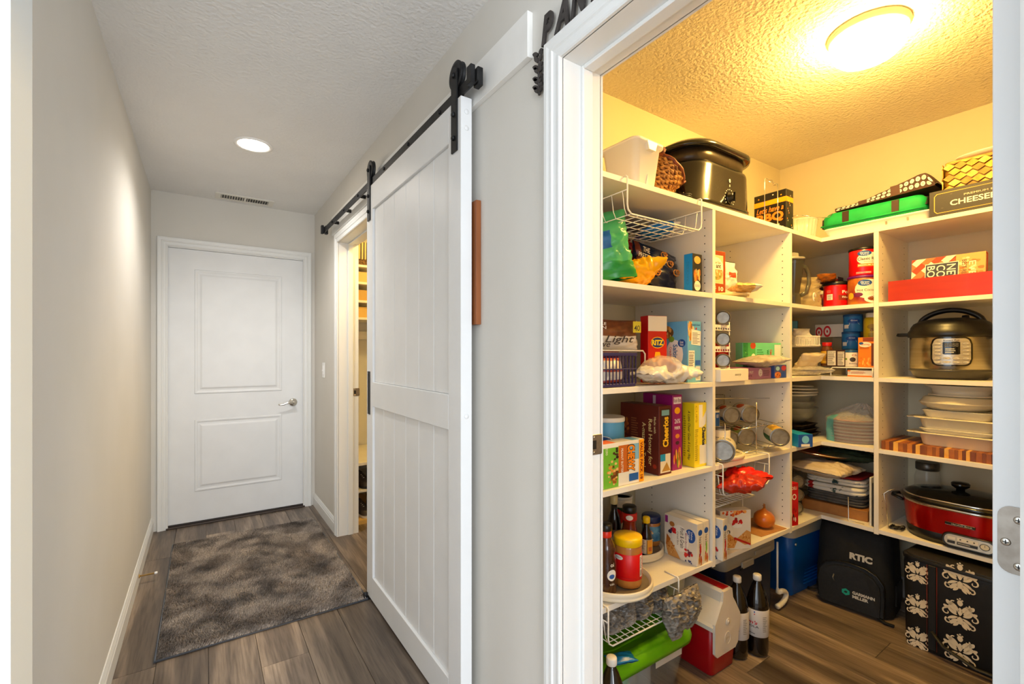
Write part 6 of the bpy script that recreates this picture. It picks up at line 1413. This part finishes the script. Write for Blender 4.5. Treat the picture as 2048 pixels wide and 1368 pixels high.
jar('peanut butter jar with dark blue lid on the rear turntable', 1.590, 1.300, ZT, [(.034, 0), (.037, .004), (.037, .09), (.034, .10)], PBM, [('lid', [(.037, .096), (.039, .098), (.039, .120), (.036, .124), (0, .125)], col('#16244f', .35)), ('label', [(.0374, .022), (.0379, .023), (.0379, .082), (.0374, .083)], noisy('#2c5f86', '#6f9ab0', 30, .45))], [('b', .35, .7, .2, .2, 9, .07, ['#d9b98a', '#b5703a', '#e9dcc4']), ('p', [(.5, .2), (.9, .6), (.95, .5), (.6, .1)], '#d9e0e3')], dr=(.038, .023, .082), name='peanut_butter_jar')
jar('wide seasoning canister with grey rim and green red label at the back', 1.505, 1.385, ZT, [(.040, 0), (.042, .004), (.042, .185), (.041, .19)], col('#d9d3c4', .45), [('rim', [(.0425, .187), (.0445, .189), (.0445, .198), (.0425, .20), (.038, .198), (.037, .19)], col('#c9c6bc', .35))], [('r', 0, .5, 1, .86, '#14331f'), ('r', .65, .4, .85, .95, '#2f8a3f'), ('e', .3, .62, .25, .2, '#a8201c'), ('p', [(.2, .75), (.6, .9), (.75, .82), (.4, .7)], '#e9e2d4'), ('l', .1, .05, .9, .35, 6, '#9a3a2c')], dr=(.0423, .01, .18), cat='canister', name='seasoning_canister')
# fruit and grain bar boxes: front one faces the left, seen large
CRB = noisy('#e0d5c2', '#e9dfce', 9, .45)
BIS = ['#c9965a', '#b5793a', '#dcb47c', '#a8652a']
def fruitbox(label, X, Y, rz, berry, w=.155, d=.038, h=.166, big=True, z=Z0, extra=None):
    o = carton(label, d, w, h, (X, Y, z+.0005), rz, CRB, {
      'left': [('e', .80, .66, .15, .16, '#24508f'), ('t', 'Great', .74, .58, .80, .78, '#f0ece2', {'rot': -90}), ('t', 'Value', .82, .58, .87, .78, '#f0ece2', {'rot': -90}),
               ('e', .50, .52, .26, .32, '#eee6d8'), ('t', 'Fruit & Grain', .50, .30, .62, .78, '#3a2c24', {'rot': -90}), ('t', 'Mixed Berry', .64, .34, .70, .70, '#8a3a5c', {'rot': -90}), ('t', 'Cereal Bars', .40, .34, .46, .66, '#8a7a6c', {'rot': -90}),
               ('p', [(.10, .50), (.52, .0), (.12, .0), (.06, .2)], '#c9965a'), ('p', [(.08, .52), (.2, .42), (.14, .2), (.05, .25)], '#a8652a'), ('b', .22, .2, .12, .16, 30, .02, BIS), ('b', .30, .66, .06, .05, 5, .045, berry), ('b', .20, .60, .05, .05, 3, .04, ['#2c2a4a']), ('b', .74, .24, .13, .11, 12, .04, berry), ('b', .70, .05, .2, .03, 6, .022, ['#39406b', '#4a4f7a']), ('e', .25, .8, .08, .06, '#a8703a'), ('r', .03, .80, .12, .97, '#8a2f7a')],
      'front': [('e', .5, .78, .34, .07, '#24508f'), ('t', 'Fruit & Grain', .3, .42, .72, .68, '#5a4a40', {'rot': -90}), ('b', .5, .12, .3, .1, 12, .09, BIS+['#a8241c']), ('b', .6, .36, .2, .04, 4, .1, berry)],
      'top': [('r', .1, .05, .9, .95, '#e9e0cf')]}, cat='box', name='cereal_bar_box', group='fruit and grain bar boxes')
    return o
fruitbox('mixed berry grain bar box, first of the row beside the turntable', 1.617, 1.161, -.02, ['#b01c24', '#c2302c', '#6a1f3a'])
fruitbox('green apple grain bar box second in the row', 1.661, 1.165, -.0, ['#7fae3a', '#5f8f2c', '#9ac25a'])
fruitbox('strawberry grain bar box at the left edge of the second bay', 1.740, 1.135, .05, ['#b01c24', '#c2302c', '#c9452c'])
o = carton('slanted cherry grain bar box facing out in the second bay', .145, .04, .165, (1.886, 1.110, Z0+.0005), -.42, CRB, {
  'front': [('b', .45, .95, .38, .07, 20, .04, ['#c9652a', '#a83a1c', '#dca05c']), ('e', .15, .45, .26, .26, '#eee6d8'), ('t', 'erry', .03, .55, .24, .63, '#6a5a50'), ('t', 'ain', .03, .42, .32, .53, '#3a2c24', {'bold': .02}), ('t', 'Bars', .03, .36, .22, .40, '#9a8a7c'), ('b', .55, .68, .14, .10, 14, .045, ['#a8141c', '#c2242c', '#8a1014']), ('e', .55, .60, .16, .05, '#e9e4da'), ('p', [(.0, .06), (.45, .04), (.55, .22), (.28, .42), (.05, .2)], '#c9965a'), ('p', [(.5, .25), (.85, .48), (1, .42), (1, .12), (.8, .1)], '#c9965a'), ('b', .28, .2, .2, .12, 30, .022, BIS), ('b', .8, .28, .14, .12, 24, .022, BIS), ('p', [(.42, .27), (.98, .08), (.98, .13), (.46, .32)], '#a8241c'), ('l', .1, -.0+.01, .4, .04, 1, '#6a5a50')]}, cat='box', name='cereal_bar_box', group='fruit and grain bar boxes')
t = thing('onion', 'large golden brown onion on brown cardboard in the second bay', 'onion', (2.222, 1.150, Z0+.0030))
mb = MB(); ON = noisy('#a85a1c', '#c47a32', 7, .28, .1, 40, stretch=(1, 1, .15), coat=.3)
mb.lathe([(0, .002), (.012, .0), (.03, .008), (.043, .024), (.047, .042), (.043, .060), (.030, .074), (.014, .083), (.007, .090), (.004, .094)], ON, 36); mb.build('bulb', t)
mb = MB(); mb.tube([(0, 0, .090), (.003, .001, .102), (.0, .002, .112)], lambda q: .006-.003*q, noisy('#7a4a22', '#a06a35', 30, .7), 7); mb.tube([(0, 0, .098), (.008, 0, .108)], .002, '#8a5a2c', 5); mb.tube([(0, 0, .098), (-.008, .003, .107)], .002, '#8a5a2c', 5); mb.build('dry_stem', t)
mb = MB()
for i in range(12): a = i*.52; mb.tube([(.004*math.cos(a), .004*math.sin(a), .001), (.018*math.cos(a), .018*math.sin(a), .0025)], .0012, '#d9bf94', 4)
stuff(mb.build('roots', t))
cbm = MB(); cbm.prism([(2.10, 1.10), (2.30, 1.085), (2.315, 1.25), (2.10, 1.27)], Z0+.0004, Z0+.0028, noisy('#a5794c', '#b58a5c', 20, .8)); tag(cbm.build('cardboard_sheet'), 'flat brown cardboard sheet lying under the onion', 'cardboard')
# white basket on the lower shelf in the second bay with packets
t = thing('wire_basket', 'white wire basket of orange snack packets standing behind the cereal bars', 'basket', (1.86, 1.25, Z0+.0005)); off = (-1.86, -1.25, -Z0-.0005)
mb = MB(); x0, x1, y0, y1, zb, zt = 1.745, 2.06, 1.165, 1.42, Z0+.012, Z0+.195
mb.tube([(x0, y0, zt), (x1-.02, y0, zt), (x1, y0, zt-.02), (x1, y0, zb+.0), ], .003, WR, 6); mb.tube([(x0, y1, zt), (x1-.02, y1, zt), (x1, y1, zt-.02), (x1, y1, zb)], .003, WR, 6)
mb.tube([(x0, y0, zb), (x1, y0, zb), (x1, y1, zb), (x0, y1, zb)], .003, WR, 6, closed=True); mb.tube([(x0, y0, zt), (x0, y0, Z0+.001)], .003, WR, 6); mb.build('frame', t, off)
mb = MB()
for i in range(14): x = x0+.015+.3*i/13; mb.tube([(x, y0, zb), (x, y1, zb), (x, y1, zb+.10)], .0016, WR, 5)
for i in range(9): y = y0+.01+(y1-y0-.02)*i/8; mb.tube([(x1, y, zb), (x1, y, zb+.07)], .0016, WR, 5)
mb.tube([(x1, y0, zb+.07), (x1, y1, zb+.07)], .0018, WR, 5); stuff(mb.build('wires', t, off))
t = thing('wire_shelf', 'white wire rack shelf above the orange snack packets', 'rack', (1.86, 1.25, Z0+.196)); off = (-1.86, -1.25, -Z0-.196)
mb = MB(); z = Z0+.2005
mb.tube([(1.735, 1.10, z), (2.04, 1.10, z), (2.04, 1.44, z), (1.735, 1.44, z)], .003, WR, 6, closed=True); mb.build('frame', t, off); mb = MB()
for i in range(12): x = 1.745+.29*i/11; mb.tube([(x, 1.10, z), (x, 1.44, z)], .0017, WR, 5)
stuff(mb.build('wires', t, off))
for i, (x, y, c) in enumerate(((1.80, 1.24, '#8a3a1c'), (1.87, 1.26, '#a8451c'), (1.94, 1.28, '#9a3a20'), (2.01, 1.30, '#7a3018'))):
    bag(['first', 'second', 'third', 'fourth'][i]+' orange-brown snack packet from the left in the low wire basket', .09, .12, .02, (x, y, Z0+.018), (0, 0, .9), col(c, .3), 190+i, name='snack_packet', group='snack packets in the low wire basket', amp=.006, mf=lambda a, k, c=c: col('#3a1a12', .3) if int(k*6) == 4 else col(c, .3))
# ================================================================== UNDER THE BOTTOM SHELF
wirebox('white wire basket hung under the bottom shelf full of grey bags', 1.095, 1.46, FY, 1.36, .313, Z0, (1.28, FY, .313), nx=12)
GB_ = noisy('#5f5a55', '#a39a8e', 14, .14, .8, 90); GB2 = clear('#8a847a', .7, .15, .8)
sp = [(1.140, 1.118, .34, .2), (1.225, 1.120, .34, -.2), (1.305, 1.118, .34, .3), (1.18, 1.20, .34, .3), (1.385, 1.120, .34, .1), (1.265, 1.20, .34, .4), (1.40, 1.205, .34, .2), (1.135, 1.28, .34, .1), (1.33, 1.27, .34, .1)]
for i, (x, y, z, a) in enumerate(sp):
    bag(['leftmost', 'second', 'third', 'small rear', 'fourth', 'middle rear', 'right rear', 'left rear', 'far rear'][i]+' crumpled grey plastic bag in the basket under the bottom shelf', .088, .094, .074, (x, y, z-.018), (math.radians(8*math.sin(i*2)), math.radians(10*math.cos(i*3)), a), GB_, 200+i*3, name='plastic_bag', group='grey bags in the low basket', amp=.012, nu=60, nv=46, fr=55, ridge=.85, k0=.13)
for i, (x, y, z, h) in enumerate(((1.400, 1.036, .250, .16), (1.485, 1.040, .262, .15))):
    t = bag(['left', 'right'][i]+' smoky plastic bag bundle hanging over the front of the low basket', .095, h, .040, (x, y, z), (0, 0, -.1+.2*i), noisy('#6a655f', '#b0a698', 12, .12, .8, 90), 230+i*5, name='plastic_bag', group='bags hanging at the basket front', amp=.013, nu=64, nv=60, fr=48, ridge=.85, pinch=lambda k: .35+.65*min(1, k*2.2))
bag('teal snack bag lying on the green tote lid', .10, .06, .015, (1.185, 1.115, .236), (math.radians(85), 0, math.radians(-20)), col('#1f6f9a', .3), 240, amp=.006)
# white bucket on the tote lid
jar('white plastic bucket standing on the green lid behind the grey bags', 1.565, 1.215, .2305, [(.062, 0), (.068, .004), (.082, .155), (.086, .157), (.088, .165), (.084, .168), (.080, .165), (.064, .01), (0, .008)], col('#d9d5cc', .4), [('contents', [(0, .158), (.078, .158)], noisy('#3a2c26', '#6b5648', 60, .8))], cat='bucket', name='plastic_bucket')
# clear tote with green lid
t = thing('storage_tote', 'clear storage tote with bright green lid under the bottom shelf', 'tote', (1.31, 1.275, .0005)); off = None
TB = clear('#d9d6cc', .11, .12)
GL = noisy('#5f9a14', '#6aa81a', 5, .3)
mb = MB(); mb.loft([(0, .44, .30, .04), (.005, .46, .32, .05), (.185, .53, .37, .06), (.185, .522, .362, .055), (.008, .45, .31, .04)], TB, 6, cap1=False); mb.build('tub', t)
mb = MB(); mb.box(.05, .20, -.1845, -.1825, .13, .175, clear('#e9e2d4', .75, .3), .004); mb.build('paper_label', t)
mb = MB(); mb.loft([(.172, .545, .385, .07), (.172, .565, .405, .075), (.190, .572, .412, .08), (.216, .560, .400, .08), (.226, .525, .365, .07), (.226, .47, .31, .05), (.214, .45, .29, .045), (.214, .30, .15, .03)], GL, 8, cap0=False); mb.build('lid', t)
mb = MB(); mb.tube([(-.17, -.09, .2145), (-.1, -.115, .2145), (.05, -.11, .2145), (.12, -.09, .2145)], .006, GL, 8, flat=.4); mb.build('lid_ridge', t)
for i, (x, y, c) in enumerate(((1.285, 1.16, '#eeeae2'), (1.375, 1.17, '#eeeae2'), (1.20, 1.22, '#ddd9cf'))):
    jar(['white-capped clear bottle left inside the tote', 'white-capped clear bottle in the middle of the tote', 'pale capped container behind inside the tote'][i], x, y, .010, [(.033, 0), (.035, .005), (.035, .09), (.028, .115), (.022, .12)], clear('#e3e6e3', .3, .05), [('cap', [(.030, .118), (.032, .12), (.032, .142), (.026, .152), (0, .155)], col(c, .4))], cat='bottle', name='clear_bottle', group='bottles inside the clear tote')
bag('pale green bag inside the clear tote', .12, .14, .06, (1.22, 1.155, .012), (0, 0, 0), noisy('#6fa88a', '#8fc0a4', 8, .4), 250, amp=.008, name='plastic_bag')
# cola bottles
COL = col('#120a07', .08, coat=.7)
def cola(label, X, Y, mid=None):
    R = .045
    t = jar(label, X, Y, 0, [(.024, .004), (.036, 0), (.042, .008), (.044, .02), (.044, .20), (.042, .215), (.034, .25), (.022, .285), (.0145, .30), (.0135, .312)], COL, [('cap', [(.0155, .308), (.0165, .310), (.0165, .328), (.0145, .331), (0, .331)], col('#ddd8cf', .4)), ('label', [(.0446, .085), (.0452, .086), (.0452, .196), (.0446, .197)], col('#c9c3be', .4))],
        [('p', [(.12, .92), (.5, .96), (.75, .90), (.5, .90)], '#2f4f9a'), ('p', [(.12, .86), (.5, .86), (.75, .93), (.5, .82)], '#b0202c'), ('t', "Sam's", .05, .46, .62, .60, '#b0202c', {'shear': .35, 'bold': .02}), ('t', 'COLA', .20, .34, .66, .42, '#2a2622'), ('l', .2, .08, .7, .14, 1, '#4a443c'), ('l', .8, .2, .98, .8, 9, '#8a847a')], dr=(.0454, .086, .196), name='cola_bottle', cat='bottle', span=2.4, mid=mid, group='two litre cola bottles')
    return t
cola('right cola bottle with grey label standing beside the red cooler', 1.962, 1.045, face(1.95, 1.045)-.25)
cola('left cola bottle half hidden behind the red cooler', 1.874, 1.083, face(1.86, 1.08)-.2)
cola('cola bottle with white cap in front of the green-lidded tote', 1.052, 1.012)
# playmate cooler
t = thing('picnic_cooler', 'red and white tent-top picnic cooler with push button', 'cooler', (1.735, 1.19, .0005)); R0 = col('#8f1018', .3); WL = noisy('#ddd2c2', '#e3d9ca', 8, .4)
W, D = .178, .28
mb = MB(); mb.loft([(0, W*.86, D*.90, .018), (.006, W*.89, D*.93, .02), (.185, W, D, .022), (.187, W*.98, D*.98, .022)], R0, 6); mb.build('body', t)
mb = MB()
pf = [(-W/2-.003, .186), (-W/2-.003, .202), (-W/2+.004, .212), (-.052, .268), (-.040, .290), (-.034, .325), (-.028, .333), (.028, .333), (.034, .325), (.040, .290), (.052, .268), (W/2-.004, .212), (W/2+.003, .202), (W/2+.003, .186)]
mb.prism(pf, -D/2-.002, D/2+.002, WL, lambda a, b, c: (a, c, b)); lid = mb.build('lid', t)
mb = MB(); e = -D/2-.002
sh = [(-W/2+.002, .20), (-W/2+.002, .215), (-.052, .270), (-.036, .292), (-.030, .330), (.030, .330), (.036, .292), (.052, .270), (W/2-.002, .215), (W/2-.002, .20), (W/2-.010, .095), (W/2-.026, .078), (-W/2+.026, .078), (-W/2+.010, .095)]
mb.prism(sh, 0, .011, WL, lambda a, b, c: (a, e-c+.003+(.0 if b > .18 else (.18-b)*.06), b)); mb.build('front_shield', t)
mb = MB(Matrix.Translation((0, e-.0075, .205)) @ Matrix.Rotation(PI/2, 4, 'X')); mb.lathe([(.014, 0), (.013, .002), (.010, .003), (.009, .001), (.008, .004), (0, .005)], WL, 28); mb.build('push_button', t)
mb = MB(Matrix.Translation((0, e-.0055, .14)) @ Matrix.Rotation(math.radians(88), 4, 'X')); mb.tube([(.019*math.cos(q*PI/14), .023*math.sin(q*PI/14), .001) for q in range(28)], .0012, WL, 5, closed=True); decals(mb, lambda x, y, o: (-.013+.026*x, -.006+.012*y, .0005+o*3), [('t', 'igloo', 0, 0, 1, 1, '#b9ae9e', {'shear': .2})]); mb.build('emblem', t)
mb = MB(); mb.box(-.020, .020, -D/2+.0, D/2-.01, .3335, .3365, R0, .001); mb.build('top_strip', t)
for q in (-1, 1): mb = MB(Matrix.Translation((q*.0445, D/2-.03, .285)) @ Matrix.Rotation(q*PI/2, 4, 'Y')); mb.lathe([(.022, 0), (.02, .003), (.012, .004), (0, .002)], col('#b9ae9e', .4), 20); mb.build('pivot', t)
# big dark blue cooler with grey lid and tube handle
t = thing('large_cooler', 'big dark blue cooler with grey lid pushed under the second bay', 'cooler', (2.14, 1.30, .0005)); BL = noisy('#081c3f', '#0b2145', 6, .4); GL2 = noisy('#9a958a', '#a6a196', 6, .4)
W, D = .44, .25
mb = MB(); mb.loft([(0, W*.94, D*.94, .02), (.01, W*.97, D*.97, .03), (.30, W, D, .035)], BL, 6); mb.build('body', t)
mb = MB(); mb.loft([(.298, W*1.03, D*1.06, .03), (.306, W*1.05, D*1.09, .035), (.345, W*1.05, D*1.09, .035), (.362, W*1.01, D*1.02, .03), (.366, W*.9, D*.85, .03)], GL2, 6); mb.build('lid', t)
mb = MB(); mb.box(-.10, .0, -D/2-.022, -D/2-.012, .285, .318, GL2, .004); mb.box(.02, .16, -D/2-.018, -D/2-.012, .32, .34, GL2, .003); mb.build('latch', t)
mb = MB(); mb.tube([(-.115, -D/2-.02, .288), (-.108, -D/2-.028, .298)], .004, BLACKP, 6); mb.build('latch_pin', t)
mb = MB(); HX2 = W/2+.01; yy = -D/2-.013
hw = [(HX2, yy, .335), (HX2, yy, .11), (HX2+.006, yy, .085)]+[(HX2+.006+.072*math.sin(q*PI/10), yy-.004, .0525+.034*math.cos(q*PI/10)) for q in range(0, 11)]+[(HX2-.01, yy-.004, .0185)]
mb.tube(hw, lambda q: .0045 if q < .12 else .0125, WIREW, 10); mb.build('tube_handle', t)
# mid blue cooler
t = thing('blue_cooler', 'bright blue cooler with pale lid and ridged sides under the corner shelf', 'cooler', (2.70, 1.295, .0005), -.06); BM = noisy('#0d4f96', '#1158a3', 6, .4)
W, D = .33, .27
mb = MB(); mb.loft([(0, W*.84, D*.86, .02), (.008, W*.86, D*.88, .03), (.13, W*.90, D*.93, .035), (.134, W*.94, D*.97, .035), (.31, W, D, .04), (.312, W*.99, D*.99, .04)], BM, 6); mb.build('body', t)
for i in range(5): mb = MB(); mb.box(-.02, .14, -D/2+.009-.002*i*0, -D/2+.022, .035+.018*i, .042+.018*i, BM, .003); mb.build('side_ridge', t)
mb = MB(); mb.loft([(.312, W*1.04, D*1.05, .04), (.330, W*1.06, D*1.08, .045), (.365, W*1.05, D*1.06, .045), (.376, W*.98, D*.98, .04), (.378, W*.7, D*.7, .03)], col('#b9b4a6', .4), 6); mb.build('lid', t)
mb = MB(Matrix.Translation((-W/2+.045, -D/2+.002, .275)) @ Matrix.Rotation(PI/2, 4, 'X')); mb.lathe([(.012, -.003), (.012, .001), (.007, .002)], col('#0a3a70', .4), 18); mb.lathe([(.006, .0), (.006, .005), (0, .006)], col('#d8d6d0', .3), 14, -.004); mb.build('drain_plug', t)
# black backpack cooler
t = thing('backpack_cooler', 'black soft backpack with white and teal logos on the pantry floor', 'backpack', (2.79, .968, .0005), -PI/2+.10); t.scale = (1.08, 1, 1); BKF = noisy('#040404', '#0b0b0b', 60, .8, .4, 200, bdist=.001); BKF2 = noisy('#080808', '#121211', 90, .6, .4, 300, bdist=.001)
mb = MB(); mb.loft([(0, .27, .20, .04), (.01, .29, .23, .05), (.12, .30, .245, .06), (.25, .29, .23, .06), (.34, .285, .22, .06), (.395, .27, .19, .05), (.405, .22, .15, .04)], BKF, 8); mb.build('body', t)
pk = [(-.125, .02), (.125, .02), (.13, .12), (.125, .17), (.10, .205), (.06, .225), (0, .232), (-.06, .225), (-.10, .205), (-.125, .17), (-.13, .12)]
mb = MB(); mb.prism(pk, 0, .026, BKF2, lambda a, b, c: (a*.97, -.117-c+.1*max(0, b-.15), b)); mb.prism([(a*.9, .02+(b-.02)*.93) for a, b in pk], .026, .036, BKF2, lambda a, b, c: (a*.97, -.117-c+.1*max(0, b-.15), b)); mb.build('front_pocket', t)
mb = MB(); mb.tube([(a*.975, -.145+.1*max(0, b-.15), b+.002) for a, b in pk[2:]], .003, BLACKP, 6); mb.build('zip', t)
mb = MB(); mb.tube([(-.06, -.148, .165), (-.062, -.160, .150), (-.058, -.158, .135)], .003, '#5a5a56', 6); mb.build('zip_pull', t)
mb = MB(); decals(mb, lambda x, y, o: (-.005+.085*x, -.120-o+.12*(.262+.03*y-.25), .255+.032*y), [('t', 'RTIC', 0, 0, 1, 1, '#b9b6ae', {'bold': .06})], off0=.010)
hexp = [(.5+.5*math.cos(PI/6+q*PI/3), .5+.5*math.sin(PI/6+q*PI/3)) for q in range(6)]
decals(mb, lambda x, y, o: (-.03+.034*x, -.1535-o, .078+.034*y), [('p', hexp, '#1f8f7c'), ('p', [(.5+.3*(x-.5)*1.2, .5+.3*(y-.5)*1.2) for x, y in hexp], '#0f1a18'), ('p', [(.3, .35), (.7, .55), (.66, .66), (.28, .45)], '#0f1a18')])
decals(mb, lambda x, y, o: (.012+.082*x, -.1535-o, .076+.034*y), [('t', 'GARMANN', 0, .56, 1, 1, '#c9c6be', {'bold': .05}), ('t', 'MILLER', 0, 0, .72, .44, '#c9c6be', {'bold': .05})])
mb.build('printing', t)
for s in (-1, 1): mb = MB(); mb.box(s*.15-.004, s*.15+.004, -.06, .06, .06, .16, BKF2, .003); mb.build('side_pocket', t)
mb = MB(); mb.tube([(-.13, -.05, .03), (-.19, -.06, .008), (-.215, -.02, .007), (-.20, .03, .007)], .007, BKF, 6, flat=.4); mb.build('strap', t)
mb = MB(); mb.tube([(.10, -.13, .012), (.13, -.15, .008), (.16, -.15, .008)], .009, BKF, 6, flat=.6); mb.build('strap', t)
# damask bag
t = thing('damask_bag', 'large black and cream damask patterned bag on the pantry floor', 'bag', (2.70, .475, .0005), -PI/2-.05); DB = noisy('#080706', '#0e0c0a', 40, .6, .2, 200); CRE = col('#e2d3b6', .6)
W, D, Hh = .50, .30, .395
mb = MB(); mb.loft([(0, W*.93, D*.92, .03), (.012, W*.97, D*.96, .04), (.35, W, D*.97, .04), (.385, W*.985, D*.95, .04), (Hh, W*.96, D*.92, .04)], DB, 8); mb.build('body', t)
mb = MB(); mb.loft([(.375, W*1.01, D*1.0, .045), (.386, W*1.015, D*1.005, .045), (.390, W*1.0, D*.99, .045)], BLACKP, 8); mb.build('zip_band', t)
def motif(mb, sf, cx, cy, s):
    def P(pts): decals(mb, sf, [('p', [(cx+s*x, cy+s*y) for x, y in pts], CRE)])
    def leaf(x0, y0, ang, L, w, bend=0):
        a = math.radians(ang); l = []; r_ = []
        for i in range(9):
            q = i/8; b = a+bend*q; px = x0+L*q*math.cos(a+bend*q/2); py = y0+L*q*math.sin(a+bend*q/2); ww = w*math.sin(PI*(q*.92+.04))**.7
            l.append((px-ww*math.sin(b), py+ww*math.cos(b))); r_.append((px+ww*math.sin(b), py-ww*math.cos(b)))
        for i in range(8): P([l[i], l[i+1], r_[i+1], r_[i]])
    def curl(x0, y0, sg, r0, turns, w, a0=90):
        pts = []
        for i in range(15):
            q = i/14; a = math.radians(a0)+sg*(-turns*2*PI*q); r = r0*(1-.75*q); pts.append((x0+r*math.cos(a), y0+r*math.sin(a), w*(1-.5*q), a))
        for i in range(14):
            A, B = pts[i], pts[i+1]
            P([(A[0]+A[2]*math.cos(A[3]), A[1]+A[2]*math.sin(A[3])), (B[0]+B[2]*math.cos(B[3]), B[1]+B[2]*math.sin(B[3])), (B[0]-B[2]*math.cos(B[3]), B[1]-B[2]*math.sin(B[3])), (A[0]-A[2]*math.cos(A[3]), A[1]-A[2]*math.sin(A[3]))])
    leaf(0, .42, 90, .28, .10); leaf(0, -.02, 90, .36, .085); leaf(0, -.42, 90, .34, .11)
    for x in (-.08, 0, .08): decals(mb, sf, [('e', cx+s*x, cy+s*(.76 if x == 0 else .70), s*.035, s*.035, CRE)])
    for sg in (-1, 1):
        leaf(sg*.06, .12, 90-sg*18, .48, .075, -sg*.7); leaf(sg*.12, .06, 90-sg*48, .48, .085, sg*.5)
        leaf(sg*.10, -.02, 90-sg*78, .44, .075, sg*1.1); leaf(sg*.30, .34, 90-sg*55, .26, .085, sg*.5); leaf(sg*.40, .18, 90-sg*80, .20, .07, sg*.7)
        leaf(sg*.08, -.12, 90-sg*105, .42, .06, -sg*.6); leaf(sg*.08, -.22, 90-sg*130, .40, .08, -sg*.4); leaf(sg*.05, -.34, 90-sg*150, .30, .06, sg*.3)
        curl(sg*.47, -.02, sg, .17, .85, .035, 90); curl(sg*.40, -.42, sg, .14, .9, .034, 120); curl(sg*.25, .48, sg, .10, .8, .028, 60)
mb = MB()
def bagface(x, y, o): return (-W/2+x, -D/2*(.965+.015*min(1, max(0, y/.3)))-.0015-o, y)
s_ = .062
for i in range(3):
    motif(mb, bagface, .060, .322-.142*i, .068); motif(mb, bagface, .196, .352-.145*i, .088); motif(mb, bagface, .345, .30-.145*i, .085)
stuff(mb.build('damask_print', t))
mb = MB()
def bagside(x, y, o): return (-W/2*.985-.002-o, -.02-x*1.0+.06, y)
for y in (.30, .16): motif(mb, bagside, .0, y, .085)
stuff(mb.build('damask_print', t))
for x in (-.140, .165): mb = MB(); mb.box(x-.013, x+.013, -D/2-.006, -D/2+.006, .02, .375, DB, .002); mb.build('strap', t)
mb = MB(); mb.tube([(-.140, -D/2-.008, .10), (-.10, -D/2-.020, .06), (0, -D/2-.024, .028), (.08, -D/2-.020, .030), (.165, -D/2-.006, .06)], .010, DB, 8, flat=.5); mb.build('strap', t)
for x in (-.156, -.124): mb = MB(); mb.tube([(x, -D/2-.0065, .02), (x, -D/2-.0065, .375)], .0009, '#7a2a20', 4); mb.build('seam', t)
# ================================================================== everything set down on what carries it
bpy.context.view_layer.update()
def extent(o):
    lo = Vector((1e9,)*3); hi = Vector((-1e9,)*3)
    for q in [o]+list(o.children_recursive):
        if q.type != 'MESH': continue
        M = q.matrix_world
        for v in q.data.vertices:
            p = M @ v.co
            for i in range(3): lo[i] = min(lo[i], p[i]); hi[i] = max(hi[i], p[i])
    return lo, hi
def settle(start, on=None, xr=None, yr=None):
    for o in [q for q in C.objects if q.parent is None and str(q.get('label', '')).startswith(start)]:
        lo, hi = extent(o)
        if on is not None: o.location.z += on+.0008-lo.z
        for i, r in ((0, xr), (1, yr)):
            if r:
                if lo[i] < r[0]: o.location[i] += r[0]-lo[i]
                elif hi[i] > r[1]: o.location[i] += r[1]-hi[i]
B1 = (1.084, 1.691); B2 = (1.714, 2.320); YA_ = (1.02, 1.474)
settle('green chip bag standing', Z3, B1, YA_)
settle('yellow snack bag', Z3, B1, YA_)
settle('dark blue pretzel', Z3, B1, YA_)
settle('red snack bag leaning', Z3+.10, B1, (1.2, 1.474))
settle('blue snack bag lying in', 1.7475); settle('dark blue flat bag', 1.7475)
settle('crumpled white plastic bread bag', Z2, (1.262, 1.60)); settle('bread loaf', Z2)
settle('brown and white bread bag', Z2+.1275, (1.10, 1.45))
settle('clear bag of orange', Z4, (1.07, 1.235)); settle('brown round', None)
settle('dark brown woven wicker', Z4, None, (1.09, 1.4))
settle('clear bag of pale', Z3+.0205); settle('small folded bag', Z3+.021)
settle('silvery pouch', Z2+.053)
settle('large can lying', Z1+.006)
settle('crumpled orange-red', .6955); settle('bright red crumpled', .6955); settle('dark blue snack bag at', .6955)
settle('clear bag of dried', Z3); settle('small brown and orange packet', Z3+.1305)
settle('round tortilla', Z2+.03); settle('crumpled clear bag lying under', Z2+.0068)
settle('red bag at the left', Z2, (2.344, 2.5)); settle('white food bag', Z2+.1595)
settle('translucent bag with pale', Z0+.2035, (2.4, 3.04), (.88, 1.47)); settle('dark green crumpled', Z0+.262, (2.4, 3.04), (.88, 1.47))
settle('round dark rimmed', Z0+.292)
settle('crinkled dark foil', Z0, (2.345, 3.0), (1.12, 1.47))
for o in [q for q in C.objects if q.get('group') == 'grey bags in the low basket']:
    settle(o['label'], .3155, (1.102, 1.452), (1.072, 1.355))
settle('teal snack bag', .2265); settle('white food packet inside', Z2+.0125)
for nm in ('lowest roll end', 'middle foil roll', 'top cardboard roll'): settle(nm, None, None, (1.085, 1.47))
